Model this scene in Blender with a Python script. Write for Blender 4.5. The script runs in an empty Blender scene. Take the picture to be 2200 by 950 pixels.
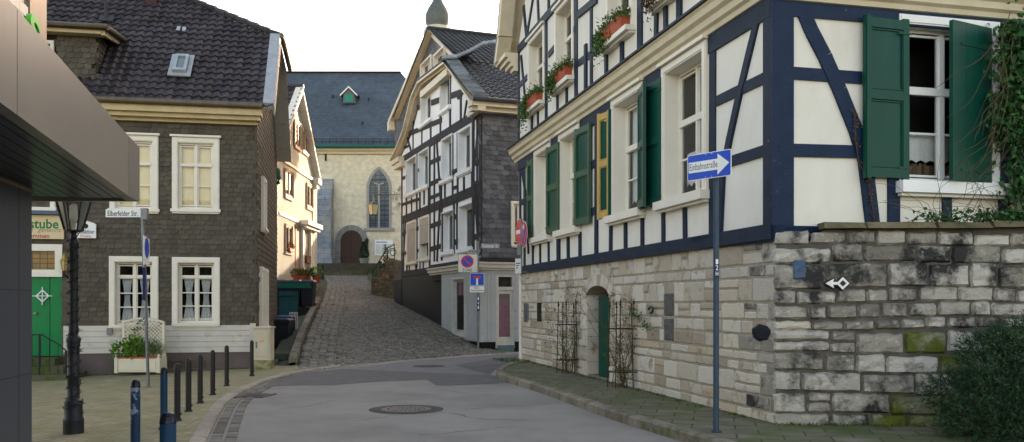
import bpy, bmesh, math, random
from mathutils import Vector, Matrix
random.seed(7)
R = math.radians
C = bpy.context.scene.collection
scene = bpy.context.scene

# ---------------------------------------------------------------- camera, sky, sun, exposure
FPX, CX, HY, EYE = 1880.0, 1100.0, 652.0, 1.6
cam_d = bpy.data.cameras.new('camera'); cam = bpy.data.objects.new('camera', cam_d); C.objects.link(cam)
cam.location = (0, 0, EYE); cam.rotation_euler = (R(90), 0, 0)
cam_d.sensor_width = 36; cam_d.sensor_fit = 'HORIZONTAL'; cam_d.lens = 36*FPX/2200
cam_d.shift_y = (HY-475)/2200; cam_d.clip_start = .05; cam_d.clip_end = 3000
scene.camera = cam
SUN_EL, SUN_AZ = 16.0, 23.0       # azimuth east of +Y
w = bpy.data.worlds.new('World'); scene.world = w; w.use_nodes = True
nt = w.node_tree; nt.nodes.clear()
sky = nt.nodes.new('ShaderNodeTexSky'); sky.sky_type = 'NISHITA'; sky.sun_disc = False
sky.sun_elevation = R(SUN_EL); sky.sun_rotation = R(SUN_AZ); sky.dust_density = 1.6; sky.air_density = 1.0; sky.ozone_density = 1.0; sky.altitude = 0
tint = nt.nodes.new('ShaderNodeMix'); tint.data_type = 'RGBA'; tint.blend_type = 'MULTIPLY'; tint.inputs[0].default_value = 1
tint.inputs[7].default_value = (1.0, .775, .625, 1)
bg = nt.nodes.new('ShaderNodeBackground'); bg.inputs[1].default_value = .15
ow = nt.nodes.new('ShaderNodeOutputWorld')
nt.links.new(sky.outputs[0], tint.inputs[6]); nt.links.new(tint.outputs[2], bg.inputs[0]); nt.links.new(bg.outputs[0], ow.inputs[0])
sl = bpy.data.lights.new('sun', 'SUN'); sl.energy = 2.3; sl.angle = R(.6); sl.color = (1, .84, .62)
so = bpy.data.objects.new('sun', sl); C.objects.link(so); so.location = (20, 40, 40)
sd = Vector((math.sin(R(SUN_AZ))*math.cos(R(SUN_EL)), math.cos(R(SUN_AZ))*math.cos(R(SUN_EL)), math.sin(R(SUN_EL))))
so.rotation_euler = (-sd).to_track_quat('-Z', 'Y').to_euler()
vs = scene.view_settings; vs.view_transform = 'Standard'; vs.look = 'None'; vs.gamma = 1; vs.exposure = 2.6
vs.use_curve_mapping = False

# ---------------------------------------------------------------- materials
MATS = {}
def M(name, c, c2=None, scale=6, rough=.75, bump=0, bscale=40, tone=0, metal=0, spec=.2, c3=None, s3=1.2, t3=(.55, .7), det=6,
      c4=None, s4=3., t4=(.6, .7), stretch=(1, 1, 1), tcol=None):
    if name in MATS: return MATS[name]
    m = bpy.data.materials.new(name); m.use_nodes = True; n = m.node_tree.nodes; l = m.node_tree.links
    b = n['Principled BSDF']; b.inputs['Roughness'].default_value = rough; b.inputs['Metallic'].default_value = metal
    b.inputs['Specular IOR Level'].default_value = spec
    tc = n.new('ShaderNodeTexCoord'); mp = n.new('ShaderNodeMapping'); mp.inputs['Scale'].default_value = stretch
    l.new(tc.outputs['Object'], mp.inputs[0])
    def noise(s, d=det, r=.55):
        t = n.new('ShaderNodeTexNoise'); t.inputs['Scale'].default_value = s; t.inputs['Detail'].default_value = d; t.inputs['Roughness'].default_value = r
        l.new(mp.outputs[0], t.inputs['Vector']); return t
    def ramp(src, a, bb):
        r = n.new('ShaderNodeMapRange'); r.inputs[1].default_value = a; r.inputs[2].default_value = bb; l.new(src, r.inputs[0]); return r.outputs[0]
    def mix(f, a, bcol, bt='MIX'):
        x = n.new('ShaderNodeMix'); x.data_type = 'RGBA'; x.blend_type = bt
        if isinstance(f, (int, float)): x.inputs[0].default_value = f
        else: l.new(f, x.inputs[0])
        for i, v in ((6, a), (7, bcol)):
            if isinstance(v, tuple): x.inputs[i].default_value = (*v[:3], 1)
            else: l.new(v, x.inputs[i])
        return x.outputs[2]
    c2 = c2 or tuple(v*.82 for v in c)
    col = mix(ramp(noise(scale).outputs[0], .3, .7), c, c2)
    if tone or tcol:
        a = n.new('ShaderNodeAttribute'); a.attribute_name = 'tone'
        if tcol:
            cr = n.new('ShaderNodeValToRGB'); cr.color_ramp.interpolation = 'LINEAR'
            e = cr.color_ramp.elements; e[0].color = (*tcol[0], 1); e[1].color = (*tcol[-1], 1)
            for i, tcx in enumerate(tcol[1:-1]): x = e.new((i+1)/(len(tcol)-1)); x.color = (*tcx, 1)
            l.new(a.outputs['Fac'], cr.inputs[0]); col = mix(.75, col, cr.outputs[0])
        mr = n.new('ShaderNodeMapRange'); mr.inputs[3].default_value = 1-tone; mr.inputs[4].default_value = 1+tone; l.new(a.outputs['Fac'], mr.inputs[0])
        cb = n.new('ShaderNodeCombineColor')
        for i in range(3): l.new(mr.outputs[0], cb.inputs[i])
        col = mix(1.0, col, cb.outputs[0], 'MULTIPLY')
    if c3: col = mix(ramp(noise(s3, 8, .65).outputs[0], *t3), col, c3)
    if c4: col = mix(ramp(noise(s4, 8, .7).outputs[0], *t4), col, c4)
    l.new(col, b.inputs['Base Color'])
    if bump:
        bp = n.new('ShaderNodeBump'); bp.inputs['Strength'].default_value = bump; bp.inputs['Distance'].default_value = .02
        l.new(noise(bscale, 5, .6).outputs[0], bp.inputs['Height']); l.new(bp.outputs[0], b.inputs['Normal'])
    m['_noop'] = 0
    MATS[name] = m; return m
def brickM(name, c1, c2, mortar, bw, bh, ms=.01, rough=.8, bump=.6, vec='XZ', c3=None, s3=.5, t3=(.5, .65), off=.5, rot=0):
    if name in MATS: return MATS[name]
    m = bpy.data.materials.new(name); m.use_nodes = True; n = m.node_tree.nodes; l = m.node_tree.links
    b = n['Principled BSDF']; b.inputs['Roughness'].default_value = rough; b.inputs['Specular IOR Level'].default_value = .2
    tc = n.new('ShaderNodeTexCoord'); sp = n.new('ShaderNodeSeparateXYZ'); cb = n.new('ShaderNodeCombineXYZ')
    mp = n.new('ShaderNodeMapping'); mp.inputs['Rotation'].default_value[2] = R(rot)
    l.new(tc.outputs['Object'], mp.inputs[0]); l.new(mp.outputs[0], sp.inputs[0])
    l.new(sp.outputs['XYZ'.index(vec[0])], cb.inputs[0]); l.new(sp.outputs['XYZ'.index(vec[1])], cb.inputs[1])
    br = n.new('ShaderNodeTexBrick'); br.inputs['Scale'].default_value = 1; br.inputs['Brick Width'].default_value = bw; br.inputs['Row Height'].default_value = bh
    br.inputs['Mortar Size'].default_value = ms; br.inputs['Color1'].default_value = (*c1, 1); br.inputs['Color2'].default_value = (*c2, 1); br.inputs['Mortar'].default_value = (*mortar, 1)
    br.inputs['Mortar Smooth'].default_value = .3; br.inputs['Bias'].default_value = 0; br.offset = off
    nz = n.new('ShaderNodeTexNoise'); nz.inputs['Scale'].default_value = 3; nz.inputs['Detail'].default_value = 8
    l.new(tc.outputs['Object'], nz.inputs['Vector'])
    dv = n.new('ShaderNodeMix'); dv.data_type = 'VECTOR'; dv.inputs[0].default_value = .012
    l.new(cb.outputs[0], dv.inputs[4]); l.new(nz.outputs[1], dv.inputs[5]); l.new(dv.outputs[1], br.inputs['Vector'])
    mr = n.new('ShaderNodeMapRange'); mr.inputs[1].default_value = .3; mr.inputs[2].default_value = .7; mr.inputs[3].default_value = .78; mr.inputs[4].default_value = 1.15
    l.new(nz.outputs[0], mr.inputs[0]); cc = n.new('ShaderNodeCombineColor')
    for i in range(3): l.new(mr.outputs[0], cc.inputs[i])
    x = n.new('ShaderNodeMix'); x.data_type = 'RGBA'; x.blend_type = 'MULTIPLY'; x.inputs[0].default_value = 1
    l.new(br.outputs[0], x.inputs[6]); l.new(cc.outputs[0], x.inputs[7]); col = x.outputs[2]
    if c3:
        n2 = n.new('ShaderNodeTexNoise'); n2.inputs['Scale'].default_value = s3; n2.inputs['Detail'].default_value = 9; n2.inputs['Roughness'].default_value = .7
        l.new(tc.outputs['Object'], n2.inputs['Vector']); m2 = n.new('ShaderNodeMapRange'); m2.inputs[1].default_value = t3[0]; m2.inputs[2].default_value = t3[1]; m2.inputs[4].default_value = .85
        l.new(n2.outputs[0], m2.inputs[0]); y = n.new('ShaderNodeMix'); y.data_type = 'RGBA'; l.new(m2.outputs[0], y.inputs[0]); l.new(col, y.inputs[6]); y.inputs[7].default_value = (*c3, 1); col = y.outputs[2]
    l.new(col, b.inputs['Base Color'])
    bp = n.new('ShaderNodeBump'); bp.inputs['Strength'].default_value = bump; bp.inputs['Distance'].default_value = .01; bp.invert = True
    l.new(br.outputs[1], bp.inputs['Height']); l.new(bp.outputs[0], b.inputs['Normal'])
    MATS[name] = m; return m
def glassM(name, tintc=(.9, .93, .95), base=.015, rough=.01, ior=1.40):
    if name in MATS: return MATS[name]
    m = bpy.data.materials.new(name); m.use_nodes = True; n = m.node_tree.nodes; l = m.node_tree.links; n.clear()
    o = n.new('ShaderNodeOutputMaterial'); mx = n.new('ShaderNodeMixShader'); t = n.new('ShaderNodeBsdfTransparent'); g = n.new('ShaderNodeBsdfGlossy')
    t.inputs[0].default_value = (*tintc, 1); g.inputs['Roughness'].default_value = rough
    f = n.new('ShaderNodeFresnel'); f.inputs[0].default_value = ior; a = n.new('ShaderNodeMath'); a.operation = 'ADD'; a.inputs[1].default_value = base; a.use_clamp = True
    l.new(f.outputs[0], a.inputs[0]); l.new(a.outputs[0], mx.inputs[0]); l.new(t.outputs[0], mx.inputs[1]); l.new(g.outputs[0], mx.inputs[2]); l.new(mx.outputs[0], o.inputs[0])
    MATS[name] = m; return m

# ---------------------------------------------------------------- mesh building helpers
class MB:
    def __init__(s, cut=()): s.v = []; s.f = []; s.t = []; s.cut = cut
    def add(s, vs, fs, tone=.5):
        k = len(s.v); s.v += [tuple(p) for p in vs]
        s.f += [tuple(k+i for i in f) for f in fs]; s.t += [tone]*len(fs)
    def quad(s, a, b, c, d, tone=.5): s.add([a, b, c, d], [(0, 1, 2, 3)], tone)
    def loft(s, rings, cap=True, closed=True, tone=.5):
        n = len(rings[0]); vs = [p for r in rings for p in r]; fs = []
        for i in range(len(rings)-1):
            for j in range(n if closed else n-1):
                fs.append((i*n+j, i*n+(j+1) % n, (i+1)*n+(j+1) % n, (i+1)*n+j))
        if cap and closed: fs += [tuple(range(n-1, -1, -1)), tuple((len(rings)-1)*n+j for j in range(n))]
        s.add(vs, fs, tone)
    def box(s, x0, x1, y0, y1, z0, z1, tone=.5):
        s.loft([[(x0, y0, z0), (x1, y0, z0), (x1, y1, z0), (x0, y1, z0)], [(x0, y0, z1), (x1, y0, z1), (x1, y1, z1), (x0, y1, z1)]], tone=tone)
    def plan(s, pts, z0, z1, tone=.5): s.loft([[(x, y, z0) for x, y in pts], [(x, y, z1) for x, y in pts]], tone=tone)
    def lathe(s, prof, x=0, y=0, n=16, tone=.5):
        s.loft([[(x+r*math.cos(2*math.pi*j/n), y+r*math.sin(2*math.pi*j/n), z) for j in range(n)] for r, z in prof], tone=tone)
    def tube(s, pts, r, n=6, tone=.5, r1=None):
        pts = [Vector(p) for p in pts]; rings = []
        for i, p in enumerate(pts):
            d = (pts[min(i+1, len(pts)-1)]-pts[max(i-1, 0)]);
            if d.length < 1e-9: d = Vector((0, 0, 1))
            d.normalize()
            a = d.cross(Vector((0, 0, 1)) if abs(d.z) < .9 else Vector((1, 0, 0))).normalized(); b = d.cross(a)
            rr = r if r1 is None else r+(r1-r)*i/max(1, len(pts)-1)
            rings.append([p+a*rr*math.cos(2*math.pi*j/n)+b*rr*math.sin(2*math.pi*j/n) for j in range(n)])
        s.loft(rings, tone=tone)
    # on a facade plane
    def prism(s, P, poly, o0, o1, tone=.5):
        s.loft([[P.w(u, z, o0) for u, z in poly], [P.w(u, z, o1) for u, z in poly]], tone=tone)
    def pbox(s, P, u0, u1, z0, z1, o0, o1, tone=.5): s.prism(P, [(u0, z0), (u1, z0), (u1, z1), (u0, z1)], o0, o1, tone)
    def beam(s, P, p, q, wd, o0=-.01, o1=.025, w2=None):
        (u1, z1), (u2, z2) = p, q; w2 = w2 or wd
        if s.cut:
            N = max(4, int(math.hypot(u2-u1, z2-z1)/.02)); fl = [not inrect(u1+(u2-u1)*i/N, z1+(z2-z1)*i/N, s.cut, wd*.28) for i in range(N+1)]
            if not all(fl):
                c = s.cut; s.cut = (); i = 0; g = lambda k: (u1+(u2-u1)*k/N, z1+(z2-z1)*k/N)
                while i <= N:
                    if fl[i]:
                        j = i
                        while j < N and fl[j+1]: j += 1
                        if j > i+2: s.beam(P, g(i), g(j), wd, o0, o1, w2)
                        i = j
                    i += 1
                s.cut = c; return
        d = Vector((u2-u1, z2-z1)); d.normalize(); nx = Vector((-d.y, d.x))
        o1 += (len(s.f) % 47)*.0005
        s.prism(P, [(u1+nx.x*wd/2, z1+nx.y*wd/2), (u1-nx.x*wd/2, z1-nx.y*wd/2), (u2-nx.x*w2/2, z2-nx.y*w2/2), (u2+nx.x*w2/2, z2+nx.y*w2/2)], o0, o1)
    def bpx(s, P, x1, y1, x2, y2, wd, **k): s.beam(P, P.uv(x1, y1), P.uv(x2, y2), wd, **k)
    def leaf(s, p, ln, wd, d=None, tone=None):
        d = Vector(d) if d is not None else Vector((random.gauss(0, 1), random.gauss(0, 1), random.gauss(0, 1)))
        d.normalize(); a = d.cross(Vector((random.gauss(0, 1), random.gauss(0, 1), random.gauss(0, 1)))).normalized()
        b = d.cross(a)*wd*.3; p = Vector(p); tone = random.random() if tone is None else tone
        s.add([p, p+d*ln*.45+a*wd/2+b, p+d*ln, p+d*ln*.45-a*wd/2+b], [(0, 1, 2), (0, 2, 3)], tone)
    def build(s, name, mat, parent=None, recalc=True, smooth=False, bevel=0, at=None):
        org = Vector((0, 0, 0))
        if parent is not None: org = Vector(parent.get('_org', (0, 0, 0)))
        elif at is not None: org = Vector(at)
        me = bpy.data.meshes.new(name); me.from_pydata([tuple(Vector(p)-org) for p in s.v], [], s.f)
        if recalc:
            bm = bmesh.new(); bm.from_mesh(me); bmesh.ops.recalc_face_normals(bm, faces=bm.faces); bm.to_mesh(me); bm.free()
        at_ = me.attributes.new('tone', 'FLOAT', 'FACE'); at_.data.foreach_set('value', s.t)
        me.materials.append(mat)
        if smooth:
            for p in me.polygons: p.use_smooth = True
        o = bpy.data.objects.new(name, me); C.objects.link(o)
        o['_org'] = tuple(org)
        if parent is not None: o.parent = parent
        else: o.location = org
        if bevel:
            md = o.modifiers.new('bevel', 'BEVEL'); md.width = bevel; md.segments = 2; md.limit_method = 'ANGLE'
        if smooth:
            md = o.modifiers.new('split', 'EDGE_SPLIT'); md.split_angle = R(40)
        return o
class Plane:
    def __init__(s, x, y, dx, dy, flip=None):
        k = math.hypot(dx, dy); s.x, s.y, s.dx, s.dy = x, y, dx/k, dy/k; s.nx, s.ny = -s.dy, s.dx
        if flip is None: flip = (s.nx*-x+s.ny*-y) < 0
        if flip: s.nx, s.ny = -s.nx, -s.ny
    def w(s, u, z, o=0): return (s.x+s.dx*u+s.nx*o, s.y+s.dy*u+s.ny*o, z)
    def uv(s, px, py, o=0):
        r = (px-CX)/FPX; u = (r*(s.y+s.ny*o)-(s.x+s.nx*o))/(s.dx-r*s.dy)
        return u, EYE+(HY-py)/FPX*(s.y+s.dy*u+s.ny*o)
    def u(s, px, o=0): return s.uv(px, 0, o)[0]
def gp(px, py, z=0):        # a ground point measured from the photograph
    Y = (EYE-z)*FPX/(py-HY); return ((px-CX)/FPX*Y, Y, z)
def at(px, Y): return (px-CX)/FPX*Y
def zat(py, Y): return EYE+(HY-py)/FPX*Y
def tag(o, label, cat, group=None):
    o['label'] = label; o['category'] = cat
    if group: o['group'] = group
    return o
def thing(name, label, cat, loc, group=None):
    o = bpy.data.objects.new(name, None); C.objects.link(o); o.location = loc; o['_org'] = tuple(loc); o.empty_display_size = .2
    return tag(o, label, cat, group)
def struct(o): o['kind'] = 'structure'; return o
def text(name, s, P, u0, u1, z0, z1, o, mat, parent, shear=0, ext=.0015, bold=0):
    cu = bpy.data.curves.new(name, 'FONT'); cu.body = s; cu.size = 1; cu.shear = shear; cu.offset = bold; cu.resolution_u = 3
    ob = bpy.data.objects.new(name, cu); C.objects.link(ob); dg = bpy.context.evaluated_depsgraph_get(); me = bpy.data.meshes.new_from_object(ob.evaluated_get(dg))
    bpy.data.objects.remove(ob); bpy.data.curves.remove(cu)
    xs = [v.co.x for v in me.vertices]; ys = [v.co.y for v in me.vertices]
    x0, x1, y0, y1 = min(xs), max(xs), min(ys), max(ys); mb = MB()
    vs = [P.w(u0+(v.co.x-x0)/(x1-x0)*(u1-u0), z0+(v.co.y-y0)/(y1-y0)*(z1-z0), o) for v in me.vertices]
    mb.add(vs, [tuple(p.vertices) for p in me.polygons]); bpy.data.meshes.remove(me)
    return mb.build(name, mat, parent, recalc=False)
def inrect(u, z, holes, m=0): return any(a-m < u < b+m and c-m < z < d+m for a, b, c, d in holes)
def wall_cells(mb, P, u0, u1, z0, z1, holes, o0, o1):
    us = sorted({u0, u1, *[min(max(h[0], u0), u1) for h in holes], *[min(max(h[1], u0), u1) for h in holes]})
    zs = sorted({z0, z1, *[min(max(h[2], z0), z1) for h in holes], *[min(max(h[3], z0), z1) for h in holes]})
    for a, b in zip(us, us[1:]):
        run = None
        for c, d in list(zip(zs, zs[1:]))+[(None, None)]:
            solid = c is not None and not inrect((a+b)/2, (c+d)/2, holes)
            if solid and run is None: run = [c, d]
            elif solid: run[1] = d
            elif run: mb.pbox(P, a, b, run[0], run[1], o0, o1); run = None
def inpoly(x, y, poly):
    r = False
    for (x1, y1), (x2, y2) in zip(poly, poly[1:]+poly[:1]):
        if (y1 > y) != (y2 > y) and x < (x2-x1)*(y-y1)/(y2-y1)+x1: r = not r
    return r
def slates(mb, P, poly, holes, wd=.2, hd=.14, o=.02, scal=.35, jit=.006, rnd=random):
    us = [p[0] for p in poly]; zs = [p[1] for p in poly]; z = min(zs); row = 0
    while z < max(zs):
        u = min(us)-wd+(row % 2)*wd/2+rnd.uniform(-.02, .02)
        while u < max(us)+wd:
            ww = wd*rnd.uniform(.88, 1.12)
            if inpoly(u+ww/2, z+hd*.6, poly) and not inrect(u+ww/2, z+hd*.6, holes):
                j = rnd.uniform(-jit, jit); ob = o+rnd.uniform(0, jit*1.3); sk = rnd.uniform(-.012, .012)
                zb = z+j; zt = z+hd*1.25; e = .004
                bot = [(u+e, zb+hd*scal*.75+sk), (u+ww*.25, zb+hd*scal*.1+sk*.5), (u+ww*.6, zb), (u+ww*.88, zb+hd*scal*.2-sk*.5), (u+ww-e, zb+hd*scal*.6-sk)]
                vs = [P.w(a, b, ob) for a, b in bot]+[P.w(u+ww-e, zt, o-.016), P.w(u+e, zt, o-.016)]+[P.w(a, b+.002, ob-.011) for a, b in bot]
                mb.add(vs, [(0, 1, 2, 3, 4, 5, 6)]+[(i, i+1, i+8, i+7) for i in range(4)], rnd.random())
            u += ww
        z += hd; row += 1
def tiles(mb, O, a, b, poly, tw=.25, th=.33, amp=.028, ns=6, lift=.035, rnd=random):
    O = Vector(O); a = Vector(a).normalized(); b = Vector(b).normalized(); nn = a.cross(b).normalized()
    if nn.z < 0: nn = -nn
    xs = [p[0] for p in poly]; ys = [p[1] for p in poly]; y = min(ys); row = 0
    while y < max(ys):
        x = min(xs); 
        while x < max(xs):
            tone = rnd.random(); jy = rnd.uniform(-.008, .008); jl = rnd.uniform(0, .006)
            for k in range(ns):
                xa = x+tw*k/ns; xb = x+tw*(k+1)/ns
                if not inpoly((xa+xb)/2, y+th/2, poly): continue
                def h(q):
                    t = ((q-x)/tw+1e-9) % 1.0001
                    return amp*(math.sin(2*math.pi*t)+.35*math.sin(4*math.pi*t))
                ha, hb = h(xa), h(xb if k < ns-1 else x+tw*.999)
                p = lambda q, yy, hh: O+a*q+b*yy+nn*hh
                l2 = lift+jl
                vs = [p(xa, y+jy, ha+l2), p(xb, y+jy, hb+l2), p(xb, y+th+.02, hb), p(xa, y+th+.02, ha), p(xa, y+jy, ha+l2-.03), p(xb, y+jy, hb+l2-.03)]
                mb.add(vs, [(0, 1, 2, 3), (4, 5, 1, 0)], tone)
            x += tw
        y += th; row += 1
def stone(mb, P, u0, u1, z0, z1, bul, gap, rnd, tone, o=0, cut=.0, jit=.32):
    g = gap/2; j = lambda s=.012: rnd.uniform(-s, s)
    W, H = u1-u0, z1-z0; nx = max(2, min(7, int(W/.11)+1)); nz = max(2, min(5, int(H/.1)+1)); k = min(.022, W*.2, H*.2)
    us = [u0+g, u0+g+k]+[u0+g+k+(W-2*g-2*k)*i/nx for i in range(1, nx)]+[u1-g-k, u1-g]
    zs = [z0+g, z0+g+k]+[z0+g+k+(H-2*g-2*k)*i/nz for i in range(1, nz)]+[z1-g-k, z1-g]
    nu, nzz = len(us), len(zs); vs = []; lean = rnd.uniform(-.012, .012); ln2 = rnd.uniform(-.012, .012)
    for b, zz in enumerate(zs):
        for a, uu in enumerate(us):
            edge = a in (0, nu-1) or b in (0, nzz-1)
            corner = a in (0, nu-1) and b in (0, nzz-1)
            oo = -.02 if edge else bul*(.85 if (a in (1, nu-2) or b in (1, nzz-2)) else 1.0)+rnd.uniform(-1, 1)*bul*jit+lean*(a/nu-.5)+ln2*(b/nzz-.5)
            du = j(.01) if edge else j(.006); dz = j(.01) if edge else j(.006)
            if corner: du += (1 if a == 0 else -1)*.01; dz += (1 if b == 0 else -1)*.01
            vs.append(P.w(uu+du, zz+dz, o+oo))
    fs = [(b*nu+a, b*nu+a+1, (b+1)*nu+a+1, (b+1)*nu+a) for b in range(nzz-1) for a in range(nu-1)]
    if cut: vs = [v for v in vs]
    mb.add(vs, fs, tone)
def masonry(mb, P, u0, u1, z0, z1, holes, rows, wr, gap=.018, bul=.03, rnd=random, tonef=None, topf=None, o=0):
    z = z0; r = 0
    while z < z1-.04:
        h = rnd.uniform(*rows); h = min(h, z1-z)
        if z1-(z+h) < .08: h = z1-z
        u = u0-rnd.uniform(0, wr[0]*.5)
        while u < u1:
            ww = rnd.uniform(*wr)
            ua, ub = max(u, u0), min(u+ww, u1)
            if u1-ub < .12: ub = u1; ww = ub-u
            if ub-ua > .06:
                subs = [(ua, ub, z, z+h)]
                if rnd.random() < .22 and h > .22: m = z+h*rnd.uniform(.4, .6); subs = [(ua, ub, z, m), (ua, ub, m, z+h)]
                elif rnd.random() < .12 and h > .22 and ub-ua > .4: mu = ua+(ub-ua)*rnd.uniform(.35, .65); m = z+h/2; subs = [(ua, mu, z, z+h), (mu, ub, z, m), (mu, ub, m, z+h)]
                for a, b, c, d in subs:
                    hit = [x for x in holes if b > x[0] and a < x[1] and d > x[2] and c < x[3]]
                    if hit:
                        x = hit[0]; done = False
                        if a < x[0]-.05: b = x[0]; done = True
                        elif b > x[1]+.05: a = x[1]; done = True
                        elif d > x[3]+.03: c = x[3]; done = True
                        if not done: continue
                    if topf and d > topf((a+b)/2): continue
                    stone(mb, P, a, b, c, d, bul*rnd.uniform(.6, 1.3), gap*rnd.uniform(.7, 1.5), rnd, tonef((a+b)/2, (c+d)/2) if tonef else rnd.random(), o)
            u += ww
        z += h; r += 1

# ---------------------------------------------------------------- palette
PLA = M('cream_plaster', (.74, .70, .62), (.68, .64, .56), 3, .85, bump=.35, bscale=18, c3=(.56, .52, .44), s3=1.1, t3=(.54, .80), c4=(.48, .45, .38), s4=9, t4=(.68, .80), stretch=(1, 1, .45))
PLW = M('white_plaster', (.80, .79, .77), (.72, .71, .69), 2, .85, bump=.2, bscale=25, c3=(.42, .41, .38), s3=1.2, t3=(.6, .85))
TIM = M('blue_black_timber', (.008, .017, .034), (.015, .026, .046), 4, .6, bump=.5, bscale=30, stretch=(1, 1, 1), c4=(.20, .18, .15), s4=14, t4=(.655, .70))
TIB = M('deep_blue_timber', (.003, .014, .042), (.008, .023, .058), 4, .5, bump=.5, bscale=30, c4=(.30, .27, .22), s4=16, t4=(.665, .71))
TIF = M('black_timber', (.022, .020, .024), (.035, .032, .034), 5, .7, bump=.3)
TRIM = M('cream_paint', (.66, .58, .43), (.58, .50, .36), 4, .5, bump=.15, c3=(.34, .27, .18), s3=3, t3=(.62, .85))
WHT = M('white_paint', (.74, .69, .60), (.68, .63, .53), 3, .42, bump=.05, c3=(.50, .47, .40), s3=4, t3=(.66, .9))
WHB = M('bright_white_paint', (.80, .80, .78), (.72, .72, .70), 3, .4)
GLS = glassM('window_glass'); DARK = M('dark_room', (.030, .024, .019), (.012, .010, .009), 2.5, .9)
LACE = M('lace_cloth', (.85, .85, .83), (.70, .70, .68), 40, .9, bump=.5, bscale=90)
BLIND = M('glow_cream_blind', (.95, .78, .46), (.90, .70, .40), 5, .6, bump=.3, bscale=12)  # brightened cream: the warm glow of the panes is put into the blind colour
GRN = M('green_shutter_paint', (.004, .060, .040), (.003, .048, .033), 6, .38, bump=.12, bscale=60, stretch=(1, 1, .2), c3=(.03, .07, .04), s3=4, t3=(.6, .8))
GRW = M('weathered_green_paint', (.06, .11, .065), (.045, .09, .05), 6, .5, bump=.2, bscale=60)
OCH = M('ochre_shutter_paint', (.50, .33, .10), (.40, .27, .09), 6, .5, bump=.2)
SLC = M('brown_slate', (.092, .077, .055), (.070, .058, .043), 5, .62, bump=.3, bscale=60, tone=.2, c3=(.11, .10, .065), s3=1.5, t3=(.55, .8), c4=(.22, .20, .17), s4=14, t4=(.72, .78))
SLF = M('grey_slate', (.105, .108, .118), (.080, .083, .092), 5, .5, bump=.3, bscale=60, tone=.4, c3=(.09, .10, .085), s3=1.5, t3=(.6, .8))
SLV = M('verge_slate', (.13, .155, .17), (.09, .11, .12), 5, .5, bump=.3, bscale=40, tone=.35)
TILC = M('dark_pantile', (.034, .029, .032), (.050, .042, .044), 8, .55, bump=.4, bscale=70, tone=.4, c3=(.05, .06, .02), s3=2.2, t3=(.62, .7), c4=(.10, .09, .07), s4=9, t4=(.68, .75))
TILF = M('black_pantile', (.030, .034, .038), (.045, .050, .052), 8, .42, bump=.3, bscale=70, tone=.35, c3=(.05, .06, .03), s3=2.2, t3=(.62, .75))
ZINC = M('zinc_metal', (.32, .33, .33), (.24, .25, .26), 7, .45, metal=.4, bump=.1)
GUT = M('brown_gutter', (.15, .12, .085), (.10, .08, .06), 5, .5, metal=.3)
GPIPE = M('green_pipe_paint', (.012, .11, .075), rough=.35)
CAST = M('cast_iron_paint', (.022, .024, .030), (.032, .034, .040), 9, .42, bump=.25, bscale=50, metal=.3)
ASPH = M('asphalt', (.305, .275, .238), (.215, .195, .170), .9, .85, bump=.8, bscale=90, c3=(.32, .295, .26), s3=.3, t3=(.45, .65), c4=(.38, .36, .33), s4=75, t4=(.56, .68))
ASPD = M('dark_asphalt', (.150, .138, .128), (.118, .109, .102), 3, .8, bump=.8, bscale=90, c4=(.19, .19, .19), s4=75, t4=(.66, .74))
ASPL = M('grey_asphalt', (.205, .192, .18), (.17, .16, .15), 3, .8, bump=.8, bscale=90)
KERB = M('kerb_stone', (.36, .315, .24), (.27, .235, .18), 5, .85, bump=.5, bscale=60, tone=.18, c3=(.10, .10, .05), s3=3, t3=(.6, .75))
KERBD = M('mossy_kerb_stone', (.22, .19, .145), (.15, .13, .10), 5, .85, bump=.6, bscale=50, tone=.22, c3=(.06, .08, .02), s3=2.5, t3=(.5, .7))
COB = M('cobble_stone', (.175, .160, .130), (.115, .105, .085), 3, .62, bump=.35, bscale=70, tone=.45, c3=(.085, .09, .04), s3=.55, t3=(.6, .75))
JNT = M('street_joint', (.035, .036, .022), (.05, .055, .025), 4, .95, bump=.4)
PAVE = brickM('small_pavers', (.34, .29, .185), (.27, .23, .145), (.16, .15, .075), .16, .08, .008, .85, .5, 'XY', c3=(.20, .195, .085), s3=1.1, t3=(.42, .66), rot=38)
PAVR = brickM('mossy_slabs', (.17, .15, .105), (.12, .11, .075), (.05, .055, .025), .5, .35, .012, .9, .6, 'XY', c3=(.075, .10, .022), s3=1.4, t3=(.45, .62), rot=13)
STEP = M('dark_step_stone', (.085, .078, .055), (.055, .05, .038), 3, .9, bump=.6, tone=.3, c3=(.045, .06, .018), s3=1.6, t3=(.52, .68))
EARTH = M('earth', (.06, .05, .032), (.04, .034, .022), 8, .95, bump=.8, bscale=50, c3=(.035, .06, .015), s3=2, t3=(.5, .6))
STA = M('pale_wall_stone', (.47, .39, .28), (.38, .31, .22), 5, .88, bump=.9, bscale=35, tone=.10, c3=(.24, .18, .11), s3=3.5, t3=(.56, .70), c4=(.16, .14, .11), s4=2.2, t4=(.62, .80), tcol=[(.33, .27, .20), (.48, .42, .33), (.50, .47, .42), (.60, .54, .44), (.56, .53, .48), (.40, .32, .22)])
MOA = M('pale_mortar', (.37, .33, .26), (.29, .255, .20), 6, .92, bump=.9, bscale=40)
STB = M('dark_wall_stone', (.40, .36, .30), (.27, .245, .20), 6, .85, bump=1.0, bscale=28, tone=.1, c4=(.034, .032, .031), s4=1.3, t4=(.50, .60), c3=(.48, .45, .40), s3=8, t3=(.55, .70), tcol=[(.14, .125, .105), (.24, .22, .185), (.32, .295, .255), (.40, .375, .33), (.48, .455, .41)])
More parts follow.
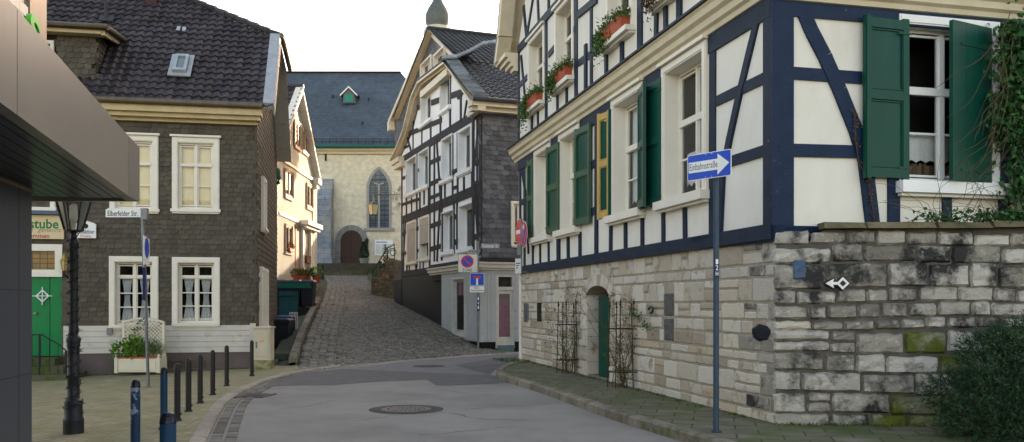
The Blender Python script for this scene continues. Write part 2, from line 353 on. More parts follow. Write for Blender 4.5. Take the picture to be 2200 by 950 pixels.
STM = M('mossy_wall_stone', (.22, .215, .15), (.14, .15, .08), 4, .85, bump=1.0, bscale=28, tone=.3, c3=(.085, .10, .015), s3=2.2, t3=(.44, .56), c4=(.30, .30, .27), s4=5, t4=(.6, .7))
MOB = M('sooty_mortar', (.13, .118, .10), (.07, .064, .056), 5, .92, bump=.9, bscale=30)
LEAF = M('leaf_green', (.06, .12, .02), (.08, .15, .03), 5, .55, tcol=[(.025, .055, .012), (.055, .11, .02), (.12, .17, .045)])
LEAFD = M('yew_needles', (.012, .035, .012), (.02, .05, .015), 5, .5, tcol=[(.006, .018, .007), (.016, .040, .016), (.05, .095, .05), (.13, .19, .12)])
LEAFI = M('ivy_leaves', (.02, .07, .02), (.03, .09, .02), 5, .5, tcol=[(.010, .04, .012), (.02, .075, .022), (.06, .14, .03)])
LEAFB = M('bright_bush_leaves', (.12, .22, .03), (.08, .17, .02), 5, .5, tcol=[(.04, .12, .015), (.10, .21, .02), (.20, .30, .05)])
DRY = M('dry_twigs', (.085, .06, .035), (.06, .04, .025), 9, .9, tcol=[(.05, .035, .02), (.10, .07, .04), (.09, .10, .03)])
TERR = M('terracotta', (.42, .10, .045), (.33, .075, .035), 6, .6, bump=.1)
RED = M('sign_red', (.60, .03, .025), rough=.35); BLU = M('sign_blue', (.012, .07, .50), (.012, .06, .42), 4, .35)
SWH = M('sign_white', (.76, .76, .74), (.70, .70, .67), 4, .4); BLK = M('sign_black', (.02, .02, .02), rough=.5)
STEEL = M('galvanised_steel', (.20, .21, .22), (.14, .15, .16), 8, .45, metal=.6, c3=(.28, .27, .25), s3=6, t3=(.6, .7))
POLE = M('blue_grey_pole', (.045, .070, .105), (.035, .055, .085), 8, .45, metal=.2, c3=(.14, .13, .11), s3=6, t3=(.66, .72))
SASH = dict(frame=WHT)

def window(P, u0, u1, z0, z1, root, arch=.1, proud=.035, rec=.16, fr=.055, mull=(.5,), trans=(), bars=(), sill=(.1, .13, .06), curtain=None,
           mat=WHT, o=0, gl=GLS, cmat=None, label=None, deep=.55, crown=False, shut=0):
    f = MB(); a = arch
    i0, i1, k0, k1 = u0+a, u1-a, z0, z1-a
    # surround
    f.pbox(P, u0, i0, z0, z1, o-.02, o+proud); f.pbox(P, i1, u1, z0, z1, o-.02, o+proud); f.pbox(P, i0, i1, k1, z1, o-.02, o+proud-.001)
    f.pbox(P, u0+.02, i0-.02, z0, z1-.02, o-.02, o+proud+.015); f.pbox(P, i1+.02, u1-.02, z0, z1-.02, o-.02, o+proud+.015); f.pbox(P, i0-.02, i1+.02, k1+.02, z1-.02, o-.02, o+proud+.014)
    if crown: f.pbox(P, u0-.04, u1+.04, z1, z1+.05, o-.02, o+proud+.07)
    # reveal lining
    f.pbox(P, i0-.02, i0+.002, k0, k1, o-rec-.02, o-.02); f.pbox(P, i1-.002, i1+.02, k0, k1, o-rec-.02, o-.02); f.pbox(P, i0, i1, k1-.002, k1+.02, o-rec-.02, o-.02); f.pbox(P, i0, i1, k0-.03, k0+.004, o-rec-.02, o+.0)
    # sash
    b0, b1 = o-rec-.01, o-rec+.045; f.pbox(P, i0, i0+fr, k0, k1, b0, b1); f.pbox(P, i1-fr, i1, k0, k1, b0, b1); f.pbox(P, i0+fr, i1-fr, k1-fr, k1, b0, b1); f.pbox(P, i0+fr, i1-fr, k0, k0+fr*1.3, b0, b1)
    s0, s1, t0, t1 = i0+fr, i1-fr, k0+fr*1.3, k1-fr
    edges = [s0]
    for m_ in mull:
        um = s0+(s1-s0)*m_; f.pbox(P, um-fr*.6, um+fr*.6, t0, t1, b0, b1+.01); edges += [um-fr*.6, um+fr*.6]
    edges.append(s1); zed = [t0]
    for tr, th in trans: zt = t0+(t1-t0)*tr; f.pbox(P, s0, s1, zt-th/2, zt+th/2, b0, b1+.022); zed += [zt]
    zed.append(t1)
    for br in bars: zt = t0+(t1-t0)*br; f.pbox(P, s0, s1, zt-.014, zt+.014, b0, b1-.008)
    # casement inner frames
    for q in range(0, len(edges), 2):
        for y0_, y1_ in zip(zed, zed[1:]):
            e0, e1 = edges[q], edges[q+1]; c = .028
            f.pbox(P, e0, e0+c, y0_+.02, y1_-.02, b0, b1-.012); f.pbox(P, e1-c, e1, y0_+.02, y1_-.02, b0, b1-.012)
            f.pbox(P, e0+c, e1-c, y0_+.02, y0_+.02+c, b0, b1-.012); f.pbox(P, e0+c, e1-c, y1_-.02-c, y1_-.02, b0, b1-.012)
    fo = f.build('window', mat, root)
    if label: fo['label'] = label
    g = MB(); q4 = [P.w(s0, t0, o-rec+.015), P.w(s1, t0, o-rec+.015), P.w(s1, t1, o-rec+.015), P.w(s0, t1, o-rec+.015)]
    if P.dy*P.nx-P.dx*P.ny < 0: q4.reverse()      # the pane's normal faces the street
    g.quad(*q4); g.build('pane', gl, fo, recalc=False)
    if sill:
        sh, sp, ex = sill; s = MB()
        s.prism(P, [(u0-ex, z0-sh), (u1+ex, z0-sh), (u1+ex, z0), (u0-ex, z0)], o-.02, o+sp); s.pbox(P, u0-ex+.03, u1+ex-.03, z0-sh-.04, z0-sh, o-.02, o+sp*.6)
        s.build('sill', mat, fo)
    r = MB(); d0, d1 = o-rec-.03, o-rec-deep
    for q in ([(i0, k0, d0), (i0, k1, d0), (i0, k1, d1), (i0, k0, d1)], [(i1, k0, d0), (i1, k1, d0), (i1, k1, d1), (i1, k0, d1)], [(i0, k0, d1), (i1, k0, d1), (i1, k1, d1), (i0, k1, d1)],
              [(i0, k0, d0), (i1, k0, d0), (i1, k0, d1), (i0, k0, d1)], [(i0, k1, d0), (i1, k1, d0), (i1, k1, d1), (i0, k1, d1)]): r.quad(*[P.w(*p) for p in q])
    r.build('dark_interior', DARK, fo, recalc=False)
    if curtain:
        c = MB(); oc = o-rec-.07
        def sheet(ua, ub, za, zb, folds, amp, wf=None, scal=0):
            nx = max(4, folds*6); nz = 10; rows = []
            for j in range(nz+1):
                z_ = za+(zb-za)*j/nz; w_ = wf(j/nz) if wf else 1; um = (ua+ub)/2; row = []
                for i in range(nx+1):
                    t = i/nx; zz = z_+(scal*abs(math.sin(t*folds*math.pi)) if (scal and j == 0) else 0)
                    row.append(P.w(um+(t-.5)*(ub-ua)*w_, zz, oc+amp*math.sin(t*folds*2*math.pi)))
                rows.append(row)
            c.loft(rows, cap=False, closed=False)
        H = t1-t0
        if curtain == 'hour':
            for q in range(0, len(edges), 2): sheet(edges[q]+.03, edges[q+1]-.03, t0, t0+H*.80, 6, .02, lambda t: .42+.52*abs(2*t-1.05)**1.3)
        elif curtain == 'net': sheet(s0, s1, t0, t1, 10, .015)
        elif curtain == 'drape':
            for q in range(0, len(edges), 2): sheet(edges[q]+.0, edges[q+1]-.0, t0, t1, 3, .02, lambda t: .85)
        elif curtain == 'lace': sheet(s0, s1, t0+H*.12, t0+H*.33, 8, .006, None, .03)
        elif curtain == 'lowlace': sheet(s0, s1, t0+H*.08, t0+H*.36, 7, .006, None, .05)
        elif curtain == 'lowdrape': sheet(s0, s1, t0+H*.08, t0+H*.36, 7, .006, None, .05); sheet(s0+(s1-s0)*.5, s1, t0+H*.3, t1, 4, .02, None)
        elif curtain == 'blind':
            for i in range(4): sheet(s0, s1, t0, t1, 1, .002) if i == 0 else None
        elif curtain == 'side': sheet(s0, s0+(s1-s0)*.45, t0, t1, 4, .02)
        c.build('curtain', cmat or LACE, fo, recalc=False, smooth=True)
    return fo
def hole(u0, u1, z0, z1, arch=.1): return (u0+arch*.7, u1-arch*.7, z0-.01, z1-arch*.7)

def shutter(P, uh, uf, z0, z1, of, root, mat=GRN, back=GRN, oh=.06, panels=(.04, .52, .96), plain=False, label=None):
    a, b = Vector(P.w(uh, 0, oh)), Vector(P.w(uf, 0, of)); S = Plane(a.x, a.y, b.x-a.x, b.y-a.y); W = (b-a).length
    # front face towards the viewer
    m = MB(); t = .026; pn = MB()
    if plain:
        for i in range(3): m.pbox(S, W*i/3+.003, W*(i+1)/3-.003, z0, z1, -t, t+.001*i)
        m.pbox(S, .02, W*.8, z0+.12, z0+.15, t, t+.012); m.pbox(S, .02, W*.8, z1-.3, z1-.27, t, t+.012)
    else:
        pn.pbox(S, .05, W-.05, z0+.05, z1-.05, -.012, -.004)
        m.pbox(S, 0, .09, z0, z1, -t, t); m.pbox(S, W-.09, W, z0, z1, -t, t)
        H = z1-z0
        for p in panels: m.pbox(S, .09, W-.09, max(z0, z0+H*p-.06), min(z1, z0+H*p+.06), -t+.001, t-.001)
        for pa, pb in zip(panels, panels[1:]):
            q0, q1 = z0+H*pa+.07, z0+H*pb-.07
            for (x0, x1, y0, y1) in ((.09, .105, q0, q1), (W-.105, W-.09, q0, q1), (.105, W-.105, q0, q0+.015), (.105, W-.105, q1-.015, q1)): m.pbox(S, x0, x1, y0, y1, .008, .014)
    o = m.build('shutter', mat, root)
    if label: o['label'] = label
    if not plain: pn.build('panel', back, o)
    for zz in (z0+.14, z1-.2): h = MB(); h.pbox(S, -.03, .16, zz, zz+.025, t, t+.008); h.build('hinge', mat, o)
    return o

# ================================================================ GROUND
g = MB(); g.quad((-900, -300, -.6), (900, -300, -.6), (900, 1500, -.6), (-900, 1500, -.6)); struct(g.build('ground', EARTH, recalc=False))
KL = [(-1.6, 3.0), (-2.35, 6.0), (-3.0, 8.2), (-3.48, 9.9), (-4.19, 12.5), (-4.62, 14.2), (-4.84, 15.8), (-4.98, 17.4), (-5.0, 18.6), (-4.94, 19.6), (-4.80, 20.6), (-4.3, 22.0), (-2.85, 24.6), (-.70, 27.3), (.55, 28.75), (2.6, 30.0), (8, 32.4), (14, 35)]
KRt = [(14, 30), (3.2, 25.6), (1.1, 24.2), (.25, 22.6), (-.22, 20.9), (-.38, 19.6), (-.30, 18.4), (-.05, 17.5), (.55, 15.5), (.92, 13.9), (1.40, 11.9), (1.72, 10.9), (1.98, 10.1), (2.6, 8), (3.4, 5)]
road = [(x, y, 0) for x, y in KL]+[(30, 40, 0), (30, 30, 0), (14, 28, 0), (14, 24, 0), (3, 24, 0), (3, 22, 0), (3.5, 3, 0), (3.5, -3, 0), (-.5, -3, 0)]
g = MB(); n_ = len(road); g.add(road, [tuple(range(n_))]); struct(g.build('road', ASPH, recalc=False))
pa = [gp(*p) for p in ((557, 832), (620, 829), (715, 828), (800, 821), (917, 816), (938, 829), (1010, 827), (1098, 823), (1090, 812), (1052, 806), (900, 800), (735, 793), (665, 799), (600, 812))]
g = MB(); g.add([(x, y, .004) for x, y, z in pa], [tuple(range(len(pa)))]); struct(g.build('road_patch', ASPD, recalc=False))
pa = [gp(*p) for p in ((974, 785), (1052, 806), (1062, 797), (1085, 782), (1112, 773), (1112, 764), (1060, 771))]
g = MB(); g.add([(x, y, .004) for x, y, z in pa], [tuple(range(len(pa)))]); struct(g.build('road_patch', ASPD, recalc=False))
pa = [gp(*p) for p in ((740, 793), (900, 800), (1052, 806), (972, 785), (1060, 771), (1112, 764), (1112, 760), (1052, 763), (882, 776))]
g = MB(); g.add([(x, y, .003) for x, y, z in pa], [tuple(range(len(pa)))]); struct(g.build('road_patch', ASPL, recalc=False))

def interp(tab, y):
    if y <= tab[0][0]: return tab[0][1:]
    for a, b in zip(tab, tab[1:]):
        if y <= b[0]:
            t = (y-a[0])/(b[0]-a[0]); return tuple(p+(q-p)*t for p, q in zip(a[1:], b[1:]))
    return tab[-1][1:]
def kx(y): return interp([(q, p) for p, q in KL[:11]], y)[0]
def offs(poly, d):
    out = []
    for i, p in enumerate(poly):
        a = Vector(poly[max(0, i-1)]); b = Vector(poly[min(len(poly)-1, i+1)]); t = (b-a).normalized(); out.append((p[0]-t.y*d, p[1]+t.x*d))
    return out
def resample(poly, step):
    out = [poly[0]]; acc = 0
    for a, b in zip(poly, poly[1:]):
        a, b = Vector(a), Vector(b); L = (b-a).length; k = max(1, round(L/step))
        for i in range(1, k+1): p = a+(b-a)*i/k; out.append((p.x, p.y))
    return out
def smooth(poly, n=2):
    for _ in range(n):
        q = [poly[0]]
        for a, b in zip(poly, poly[1:]): q += [(a[0]*.75+b[0]*.25, a[1]*.75+b[1]*.25), (a[0]*.25+b[0]*.75, a[1]*.25+b[1]*.75)]
        poly = q+[poly[-1]]
    return poly
def kerb(name, line, wdt, z0, z1, side, step, mat, gap=.008):
    pts = resample(smooth(line), step); inn = offs(pts, side*wdt); m = MB()
    for i in range(len(pts)-1):
        a, b, c, d = [Vector(q) for q in (pts[i], pts[i+1], inn[i+1], inn[i])]; t = (b-a).normalized()*gap/2
        a, b, c, d = a+t, b-t, c-t, d+t; j = random.uniform(-.004, .004); e = (d-a).normalized()*.03; zl = z1+j
        m.loft([[(*a, z0), (*b, z0), (*c, z0), (*d, z0)], [(*a, zl-.025), (*b, zl-.025), (*c, zl-.01), (*d, zl-.01)], [(*(a+e), zl), (*(b+e), zl), (*(c-e*.3), zl), (*(d-e*.3), zl)]], tone=random.random())
    return struct(m.build(name, mat))
kerb('kerb', KL[:12], .17, -.05, .045, 1, .8, KERB)
kerb('kerb', KL[11:], .13, -.05, .02, 1, .9, KERB)
kerb('kerb', KRt, .16, -.05, .135, 1, .95, KERBD)
# gutter of small setts
m = MB(); KLg = smooth([p for p in KL if 5 < p[1] < 18.5]); 
for row in range(2):
    a_ = resample(offs(KLg, -.02-.17*row), .13); b_ = offs(a_, -.155)
    for i in range(len(a_)-1):
        p = [Vector(q) for q in (a_[i], a_[i+1], b_[i+1], b_[i])]; cc = sum(p, Vector((0, 0)))/4; p = [cc+(q-cc)*.9 for q in p]; q2 = [cc+(q-cc)*.86 for q in p]; zz = .012+random.uniform(-.003, .003)
        m.loft([[(*q, -.01) for q in p], [(*q, zz) for q in q2]], tone=random.random())
struct(m.build('gutter_setts', COB))
# left pavement of small pavers, falling away from the kerb
def zleft(x, y): d = max(0, kx(min(y, 20))-x-.15); return .035-.034*min(d, 5.5)
m = MB(); ys = [1+.5*i for i in range(52)]
kp = [(kx(y)-.15 if y < 20.6 else -4.9-(y-20.6)*.33, y) for y in ys]
rows = []
for x0, y in kp: rows.append([(x, y, zleft(x, y)) for x in [x0-(x0+16)*j/14 for j in range(15)]])
m.loft(rows, cap=False, closed=False); struct(m.build('pavement', PAVE, recalc=False))
# right pavement
KRi = offs(smooth(KRt), .15); m = MB()
m.loft([[(x, y, .118), (x+1, y, .118), (14.5, y, .118)] for x, y in KRi], cap=False, closed=False); struct(m.build('pavement', PAVR, recalc=False))

# ---- cobbled street climbing to the church
LT = [(21.0, -5.2, .03), (22.3, -5.5, .035), (27, -6.43, .48), (31.1, -7.13, .97), (37.5, -8.2, 1.74), (44.1, -9.38, 2.54), (52, -11.2, 3.2), (58, -12.6, 3.55)]
RT = [(21, .9, .02), (27.6, .3, .02), (28.8, -.35, .045), (29.8, -.95, .13), (32.6, -2.0, .5), (36, -3.25, .93), (41, -5.15, 1.53), (46, -6.5, 2.3), (52, -7.7, 3.2), (58, -8.8, 3.55)]
def zst(x, y):
    k_ = min(1.0, max(0.0, (y-kfar(x))/5.0)) if x > -6 else 1.0; return .022+(zst0(x, y)-.022)*k_
def zst0(x, y):
    lx, lz = interp(LT, y); rx, rz = interp(RT, y); t = min(1.0, max(0.0, (x-lx)/(rx-lx))); return lz+(rz-lz)*t
def kfar(x): return interp([(-5.3, 20.3), (-4.8, 20.75), (-4.3, 22.1), (-2.85, 24.75), (-.70, 27.45), (.55, 28.9), (2.6, 30.1)], x)[0]
m = MB(); mj = MB(); y = 20.6; row = 0; rc = random.Random(3)
while y < 54:
    lx = interp(LT, y)[0]; rx = interp(RT, y)[0]; x = lx+rc.uniform(0, .1); cw = .135
    h = .095+.022*rc.random()
    while x < rx:
        border = x-lx < .95
        ww = rc.uniform(.10, .135) if not border else .23
        yy = y+.22*math.sin((x-lx)*2.1)*(0 if border else 1)*.5+rc.uniform(-.008, .008)
        xc = x+ww/2; 
        if yy > kfar(xc)+.02:
            pts = []; n = 6
            hw, hh = ww/2-.011, h/2-.010; tl = rc.uniform(-.006, .006)
            zc = zst(xc, yy)+rc.uniform(-.007, .007)
            def q(dx, dy, dz): X_, Y_ = xc+dx+rc.uniform(-.006, .006), yy+h/2+dy+rc.uniform(-.005, .005); return (X_, Y_, zst(X_, Y_)+dz+tl*dx*8)
            r0 = [q(-hw, -hh, -.02), q(hw, -hh, -.02), q(hw, hh, -.02), q(-hw, hh, -.02)]
            s_ = .72; dz = .012+rc.uniform(-.006, .006)
            r1 = [q(-hw, -hh, dz-.008), q(hw, -hh, dz-.008), q(hw, hh, dz-.008), q(-hw, hh, dz-.008)]; r2 = [q(-hw*s_, -hh*s_, dz+.006), q(hw*s_, -hh*s_, dz+.006), q(hw*s_, hh*s_, dz+.006), q(-hw*s_, hh*s_, dz+.006)]
            k = len(m.v); tn = rc.random()
            m.add(r0+r1+r2, [(0, 1, 5, 4), (1, 2, 6, 5), (2, 3, 7, 6), (3, 0, 4, 7), (4, 5, 9, 8), (5, 6, 10, 9), (6, 7, 11, 10), (7, 4, 8, 11), (8, 9, 10, 11)], tn)
        x += ww
    y += h
struct(m.build('cobbled_street', COB, recalc=False))
rows = []; yy = 20.6
while yy <= 58.2:
    lx = interp(LT, yy)[0]-.05; rx = interp(RT, yy)[0]+.35; 
    rows.append([(lx+(rx-lx)*j/8, max(yy, kfar(lx+(rx-lx)*j/8)+.0), zst(lx+(rx-lx)*j/8, max(yy, kfar(lx+(rx-lx)*j/8)))-.012) for j in range(9)]); yy += .45
mj.loft(rows, cap=False, closed=False); struct(mj.build('street_bed', JNT, recalc=False))
# hillside either side of the street
m = MB(); rows = []
for yy in [22+1.2*i for i in range(40)]:
    rx, rz = interp(RT, yy); rows.append([(rx+.3+dx, yy, rz-.03-(.25 if dx > 1 else 0)) for dx in (0, .6, 1.2, 8, 25)])
m2 = MB()
m2.loft([[(x, y, z) for x, y, z in r] for r in rows if r[0][1] > 30.5], cap=False, closed=False); struct(m2.build('hillside', EARTH, recalc=False))
m = MB(); rows = []
for yy in [33.2+1.2*i for i in range(60)]:
    lx, lz = interp(LT, yy); rows.append([(lx-.02-dx, yy, lz+dz) for dx, dz in ((0, -.02), (.8, .05), (3, .3), (12, .4), (40, .5))])
m.loft(rows, cap=False, closed=False); struct(m.build('hillside', EARTH, recalc=False))
m = MB()
m.plan([(-60, 55.9), (40, 55.9), (60, 120), (-60, 120)], 1.0, 4.14); struct(m.build('churchyard', EARTH))

# manhole covers and drain
def manhole(px, py, r, label, ring=True):
    x, y, _ = gp(px, py, 0); t = thing('manhole_cover', label, 'manhole cover', (x, y, 0))
    m = MB(); 
    def disc(r0, r1, z, n=40):
        m.add([(x+rr*math.cos(2*math.pi*i/n), y+rr*math.sin(2*math.pi*i/n), z) for rr in (r0, r1) for i in range(n)], [(i, (i+1) % n, n+(i+1) % n, n+i) for i in range(n)])
    disc(r*.68, r, .0065); m.build('surround', M('concrete_ring', (.085, .08, .072), (.06, .056, .05), 9, .85, bump=.5), t, recalc=False)
    m = MB(); disc(r*.54, r*.67, .010); m.build('ring_frame', CAST, t, recalc=False)
    m = MB(); disc(0.001, r*.54, .0075)
    for i in range(-4, 5):
        for j in range(-4, 5):
            if i*i+j*j < 15: m.box(x+i*r*.115-r*.035, x+i*r*.115+r*.035, y+j*r*.115-r*.035, y+j*r*.115+r*.035, .006, .014)
    for k in range(26):
        a = 2*math.pi*k/26; m.box(x+r*.49*math.cos(a)-.012, x+r*.49*math.cos(a)+.012, y+r*.49*math.sin(a)-.012, y+r*.49*math.sin(a)+.012, .006, .015)
    m.build('cover', M('worn_iron', (.11, .10, .09), (.07, .065, .06), 8, .5, metal=.3, bump=.2), t)
manhole(873, 880, .56, 'large round manhole cover in a concrete ring, nearest in the road')
manhole(921, 787, .42, 'small round manhole cover on the far grey strip of road below the cobbles')
m = MB(); rcr = random.Random(19)
for (px, py, ln, an) in ((640, 838, 1.6, .1), (700, 835, 1.2, -.1), (1010, 800, 1.2, .05), (760, 905, 1.5, .7), (1000, 880, 2.2, .3), (600, 880, 1.4, 1.2), (1150, 905, 1.8, 2.6), (900, 935, 1.5, .2), (830, 850, 2.0, .15), (1060, 850, 2.0, 2.4)):
    x, y, _ = gp(px, py, 0); a = an; p = (x, y)
    for i in range(int(ln/.09)):
        a += rcr.gauss(0, .35); a += (an-a)*.3; q = (p[0]+.09*math.cos(a), p[1]+.09*math.sin(a)); wd = rcr.uniform(.003, .009); nx, ny = -math.sin(a)*wd, math.cos(a)*wd
        m.add([(p[0]+nx, p[1]+ny, .0058), (p[0]-nx, p[1]-ny, .0058), (q[0]-nx, q[1]-ny, .0058), (q[0]+nx, q[1]+ny, .0058)], [(0, 1, 2, 3)]); p = q
struct(m.build('road_cracks', M('crack_tar', (.035, .032, .03)), recalc=False))
x, y, _ = gp(547, 851, 0); t = thing('drain_grate', 'dark rectangular drain cover against the left kerb', 'drain', (x, y, 0))
m = MB(); m.plan([(x-.3, y-.32), (x+.22, y-.28), (x+.30, y+.30), (x-.2, y+.26)], .0, .012); m.build('frame', CAST, t)
m = MB()
for k in range(7): yy = y-.22+k*.075; m.box(x-.17, x+.18, yy, yy+.03, .01, .02)
m.build('grate', M('worn_iron', (.1, .1, .1)), t)

# ================================================================ RIGHT: half-timbered house on its stone base
A = Plane(3.22, 10.8, -.238, 1); B = Plane(3.22, 10.8, .973, .2315)
HA = thing('half_timbered_house', 'tall cream half-timbered house with blue-black beams and green shutters, on a rough stone base', 'house', (3.22, 10.8, 0))
AL = 13.1
gw = [(1.75, 3.35), (4.17, 5.72), (7.69, 9.19), (9.87, 11.35)]                # ground-floor windows (u)
uw = [(2.3, 3.6), (4.63, 6.02), (8.11, 9.53), (10.43, 11.98)]
GZ0, GZ1, UZ0, UZ1 = 3.22, 5.38, 6.46, 8.30
holes = [hole(a, b, GZ0, GZ1, .13) for a, b in gw]+[hole(a, b, UZ0, UZ1, .11) for a, b in uw]
m = MB(); wall_cells(m, A, .05, AL, 2.40, 8.6, holes, -.12, 0.0)
m.prism(A, [(.05, 8.6), (AL, 8.6), (AL-.6, 9.4), (AL-2.6, 12.6), (.05, 12.6)], -.12, 0.0)
bw = [(1.86, 3.34)]                                                          # window of the short side, in B's u
BW0, BW1, BZ0, BZ1 = B.u(1928), B.u(2143), 3.16, 5.30
hb = [hole(BW0, BW1, BZ0, BZ1, .12)]
wall_cells(m, B, .05, 9, 2.3, 5.5, hb, -.12, 0.0); m.pbox(B, .05, 9, 5.5, 12.6, -.12, 0)
m.build('wall', PLA, HA)
# solid body behind the rooms
m = MB(); pts = [A.w(.4, 0, -.7)[:2], A.w(AL-.02, 0, -.7)[:2], (A.w(AL-.02, 0, -.7)[0]+9, A.w(AL, 0, -.7)[1]+2.1), B.w(9, 0, -.7)[:2], B.w(.6, 0, -.75)[:2]]
m.plan(pts, 0, 12.5); m.build('inner_wall', PLW, HA)
m = MB(); m.pbox(A, AL-.1, AL, .1, 8.6, -9, 0.0); m.build('end_wall', PLA, HA)
# stone base on the street side: mortar bed, stones, arched doorway
dU0, dU1, dz0, dz1 = 5.98, 7.40, .1, 2.0
m = MB(); SAo = -.03
def bedcells(mb, P, u0, u1, z0, z1, hs, o0, o1): wall_cells(mb, P, u0, u1, z0, z1, hs, o0, o1)
bedcells(m, A, -.02, AL+.05, -.1, 2.42, [(dU0, dU1, -.2, 1.96)], -.6, -.05)
# arch infill above the spring line
n_ = 12; arc = [(dU0+(dU1-dU0)*(.5-.5*math.cos(math.pi*i/n_)), 1.70+.24*math.sin(math.pi*i/n_)) for i in range(n_+1)]
m.build('stone_base_mortar', MOA, HA)
rs = random.Random(11); m = MB()
def toneA(u, z): return rs.random()
small = [(10.95, 11.4, 1.15, 1.62), (3.05, 3.45, .98, 1.78)]
masonry(m, A, -.02, AL+.04, .02, 2.40, [(dU0-.02, dU1+.02, -.2, 1.98)]+small, (.12, .34), (.24, .72), .010, .010, rs, toneA, None, -.042)
# jamb stones and arch stones
for k, (za, zb) in enumerate([(.1, .42), (.42, .7), (.7, 1.05), (1.05, 1.36), (1.36, 1.70)]):
    stone(m, A, dU1, dU1+.26+.1*(k % 2), za, zb, .035, .012, rs, rs.random(), -.03); stone(m, A, dU0-.24-.08*(k % 2), dU0, za, zb, .035, .012, rs, rs.random(), -.03)
for i in range(n_):
    (ua, za), (ub, zb) = arc[i], arc[i+1]; um = (dU0+dU1)/2
    e = lambda u, z, s: (um+(u-um)*(1+s*.32), 1.55+(z-1.55)*(1+s*.62))
    p = [e(ua, za, .02), e(ub, zb, .02), e(ub, zb, 1), e(ua, za, 1)]; cx = sum(q[0] for q in p)/4; cz = sum(q[1] for q in p)/4
    m.prism(A, [(cx+(q[0]-cx)*.95, cz+(q[1]-cz)*.95) for q in p], -.5, rs.uniform(0, .012)-.01, rs.random())
# reveal sides of the doorway
for uu, s in ((dU1, 1), (dU0, -1)):
    z = .1; 
    while z < 1.7:
        hh = rs.uniform(.2, .32); m.pbox(A, uu-.012 if s > 0 else uu-.03, uu+.03 if s > 0 else uu+.012, z, min(z+hh-.012, 1.74), -.30, -.035, rs.random()); z += hh
ob = m.build('stone_base', STA, HA)
def swap(o, P, mat, fn):        # some stones of a wall are of the other stone
    o.data.materials.append(mat); org = Vector((3.22, 10.8, 0)) if o.parent == HA else Vector((3.2, 10.72, 0)); pl = o.data.polygons; i = 0; T = [a.value for a in o.data.attributes['tone'].data]
    while i < len(pl):
        j = i
        while j < len(pl) and T[j] == T[i]: j += 1
        c = sum((pl[k].center for k in range(i, j)), Vector())/(j-i)+org; u = (c.x-P.x)*P.dx+(c.y-P.y)*P.dy
        if fn(u, c.z):
            for k in range(i, j): pl[k].material_index = 1
        i = j
swap(ob, A, STB, lambda u, z: u < .18+.9*rs.random()**2 and z > .25)
# green door in the arch
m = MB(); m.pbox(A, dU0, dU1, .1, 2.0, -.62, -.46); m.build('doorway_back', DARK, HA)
dm = MB()
for i in range(5): dm.pbox(A, dU0+.02+i*.17, dU0+.02+(i+1)*.17-.006, .12, 1.74, -.17, -.10+.001*i)
dm.pbox(A, dU0+.02, dU0+.85, 1.1, 1.16, -.10, -.085); do = dm.build('door', GRN, HA); do['label'] = 'narrow green plank door standing in the stone arch'
hm = MB(); hm.tube([A.w(dU0+.78, 1.0, -.17), A.w(dU0+.78, 1.0, -.12), A.w(dU0+.68, 1.0, -.12)], .012); hm.build('handle', STEEL, do)
m = MB(); m.pbox(A, dU0+.88, dU0+1.0, .1, 1.75, -.42, -.22); m.build('door_post', M('brown_wood', (.08, .05, .03)), HA)
m = MB(); m.pbox(A, dU0+.02, dU1-.02, .06, .15, -.35, -.05); m.build('threshold', KERBD, HA)
# small openings and set stones on the stone base
m = MB(); m.pbox(A, 10.95, 11.4, 1.15, 1.62, -.06, -.048); m.build('vent_opening', DARK, HA)
m = MB(); m.pbox(A, 12.2, 12.55, 1.12, 1.6, -.05, 0.005); m.build('plaque', STEEL, HA)
m = MB(); 
for a, b in ((.99, 1.37), (1.39, 1.77)): stone(m, A, 3.07, 3.43, a, b, .03, .01, rs, .1, -.05)
m.build('grey_block', M('grey_block_stone', (.12, .115, .105), (.08, .075, .07), 12, .9, bump=.8), HA)
# ---- timber frame, street side
m = MB(cut=[(a+.05, c-.05, d+.02, e-.05) for (a, c, d, e) in [(g0, g1, GZ0, GZ1) for g0, g1 in gw]+[(g0, g1, UZ0, UZ1) for g0, g1 in uw]]); b = lambda x1, y1, x2, y2, wd=.14, P=A, **k: m.bpx(P, x1, y1, x2, y2, wd, **k)
m.beam(A, (-.02, 2.49), (AL, 2.49), .19, o1=.045)                            # sill beam
m.pbox(A, -.03, .19, 2.45, 5.5, -.02, .03); m.pbox(A, -.03, .16, 5.5, 12.6, -.02, .03)
m.beam(A, (0, 5.28), (AL-.02, 5.28), .26)
gtop, gbot = 5.2, 2.56
def post(x, y, z0, z1, wd=.14): u, _ = A.uv(x, y); m.beam(A, (u, z0), (u+random.uniform(-.02, .02), z1), wd)
post(1532, 300, gbot, gtop, .18); b(1541, 218, 1650, 165, .14); b(1541, 357, 1650, 322, .14)
for q in ([(1632, 30), (1618, 90), (1594, 190), (1571, 295), (1555, 380), (1548, 525)],):
    for p1, p2 in zip(q, q[1:]): b(*p1, *p2, .13)
for x in (1427, 1474, 1382, 1346, 1314, 1248, 1223, 1201, 1180, 1162, 1146): post(x, 500, gbot, 3.14, .12)
post(1283, 450, gbot, gtop, .17); b(1268, 357, 1283, 350, .15); b(1262, 460, 1283, 452, .15); b(1268, 357, 1236, 372, .15)
post(1404, 300, 3.2, gtop, .14); post(1128, 450, gbot, gtop, .16); post(1119, 450, gbot, gtop, .14); b(1119, 436, 1136, 428, .14); b(1120, 350, 1131, 420, .1); b(1131, 420, 1137, 545, .1)
post(1203, 400, gbot, gtop, .12); 
m.beam(A, (0, 5.83), (AL, 5.83), .2); m.beam(A, (0, 8.42), (AL, 8.42), .2)
utop, ub = 8.34, 5.9
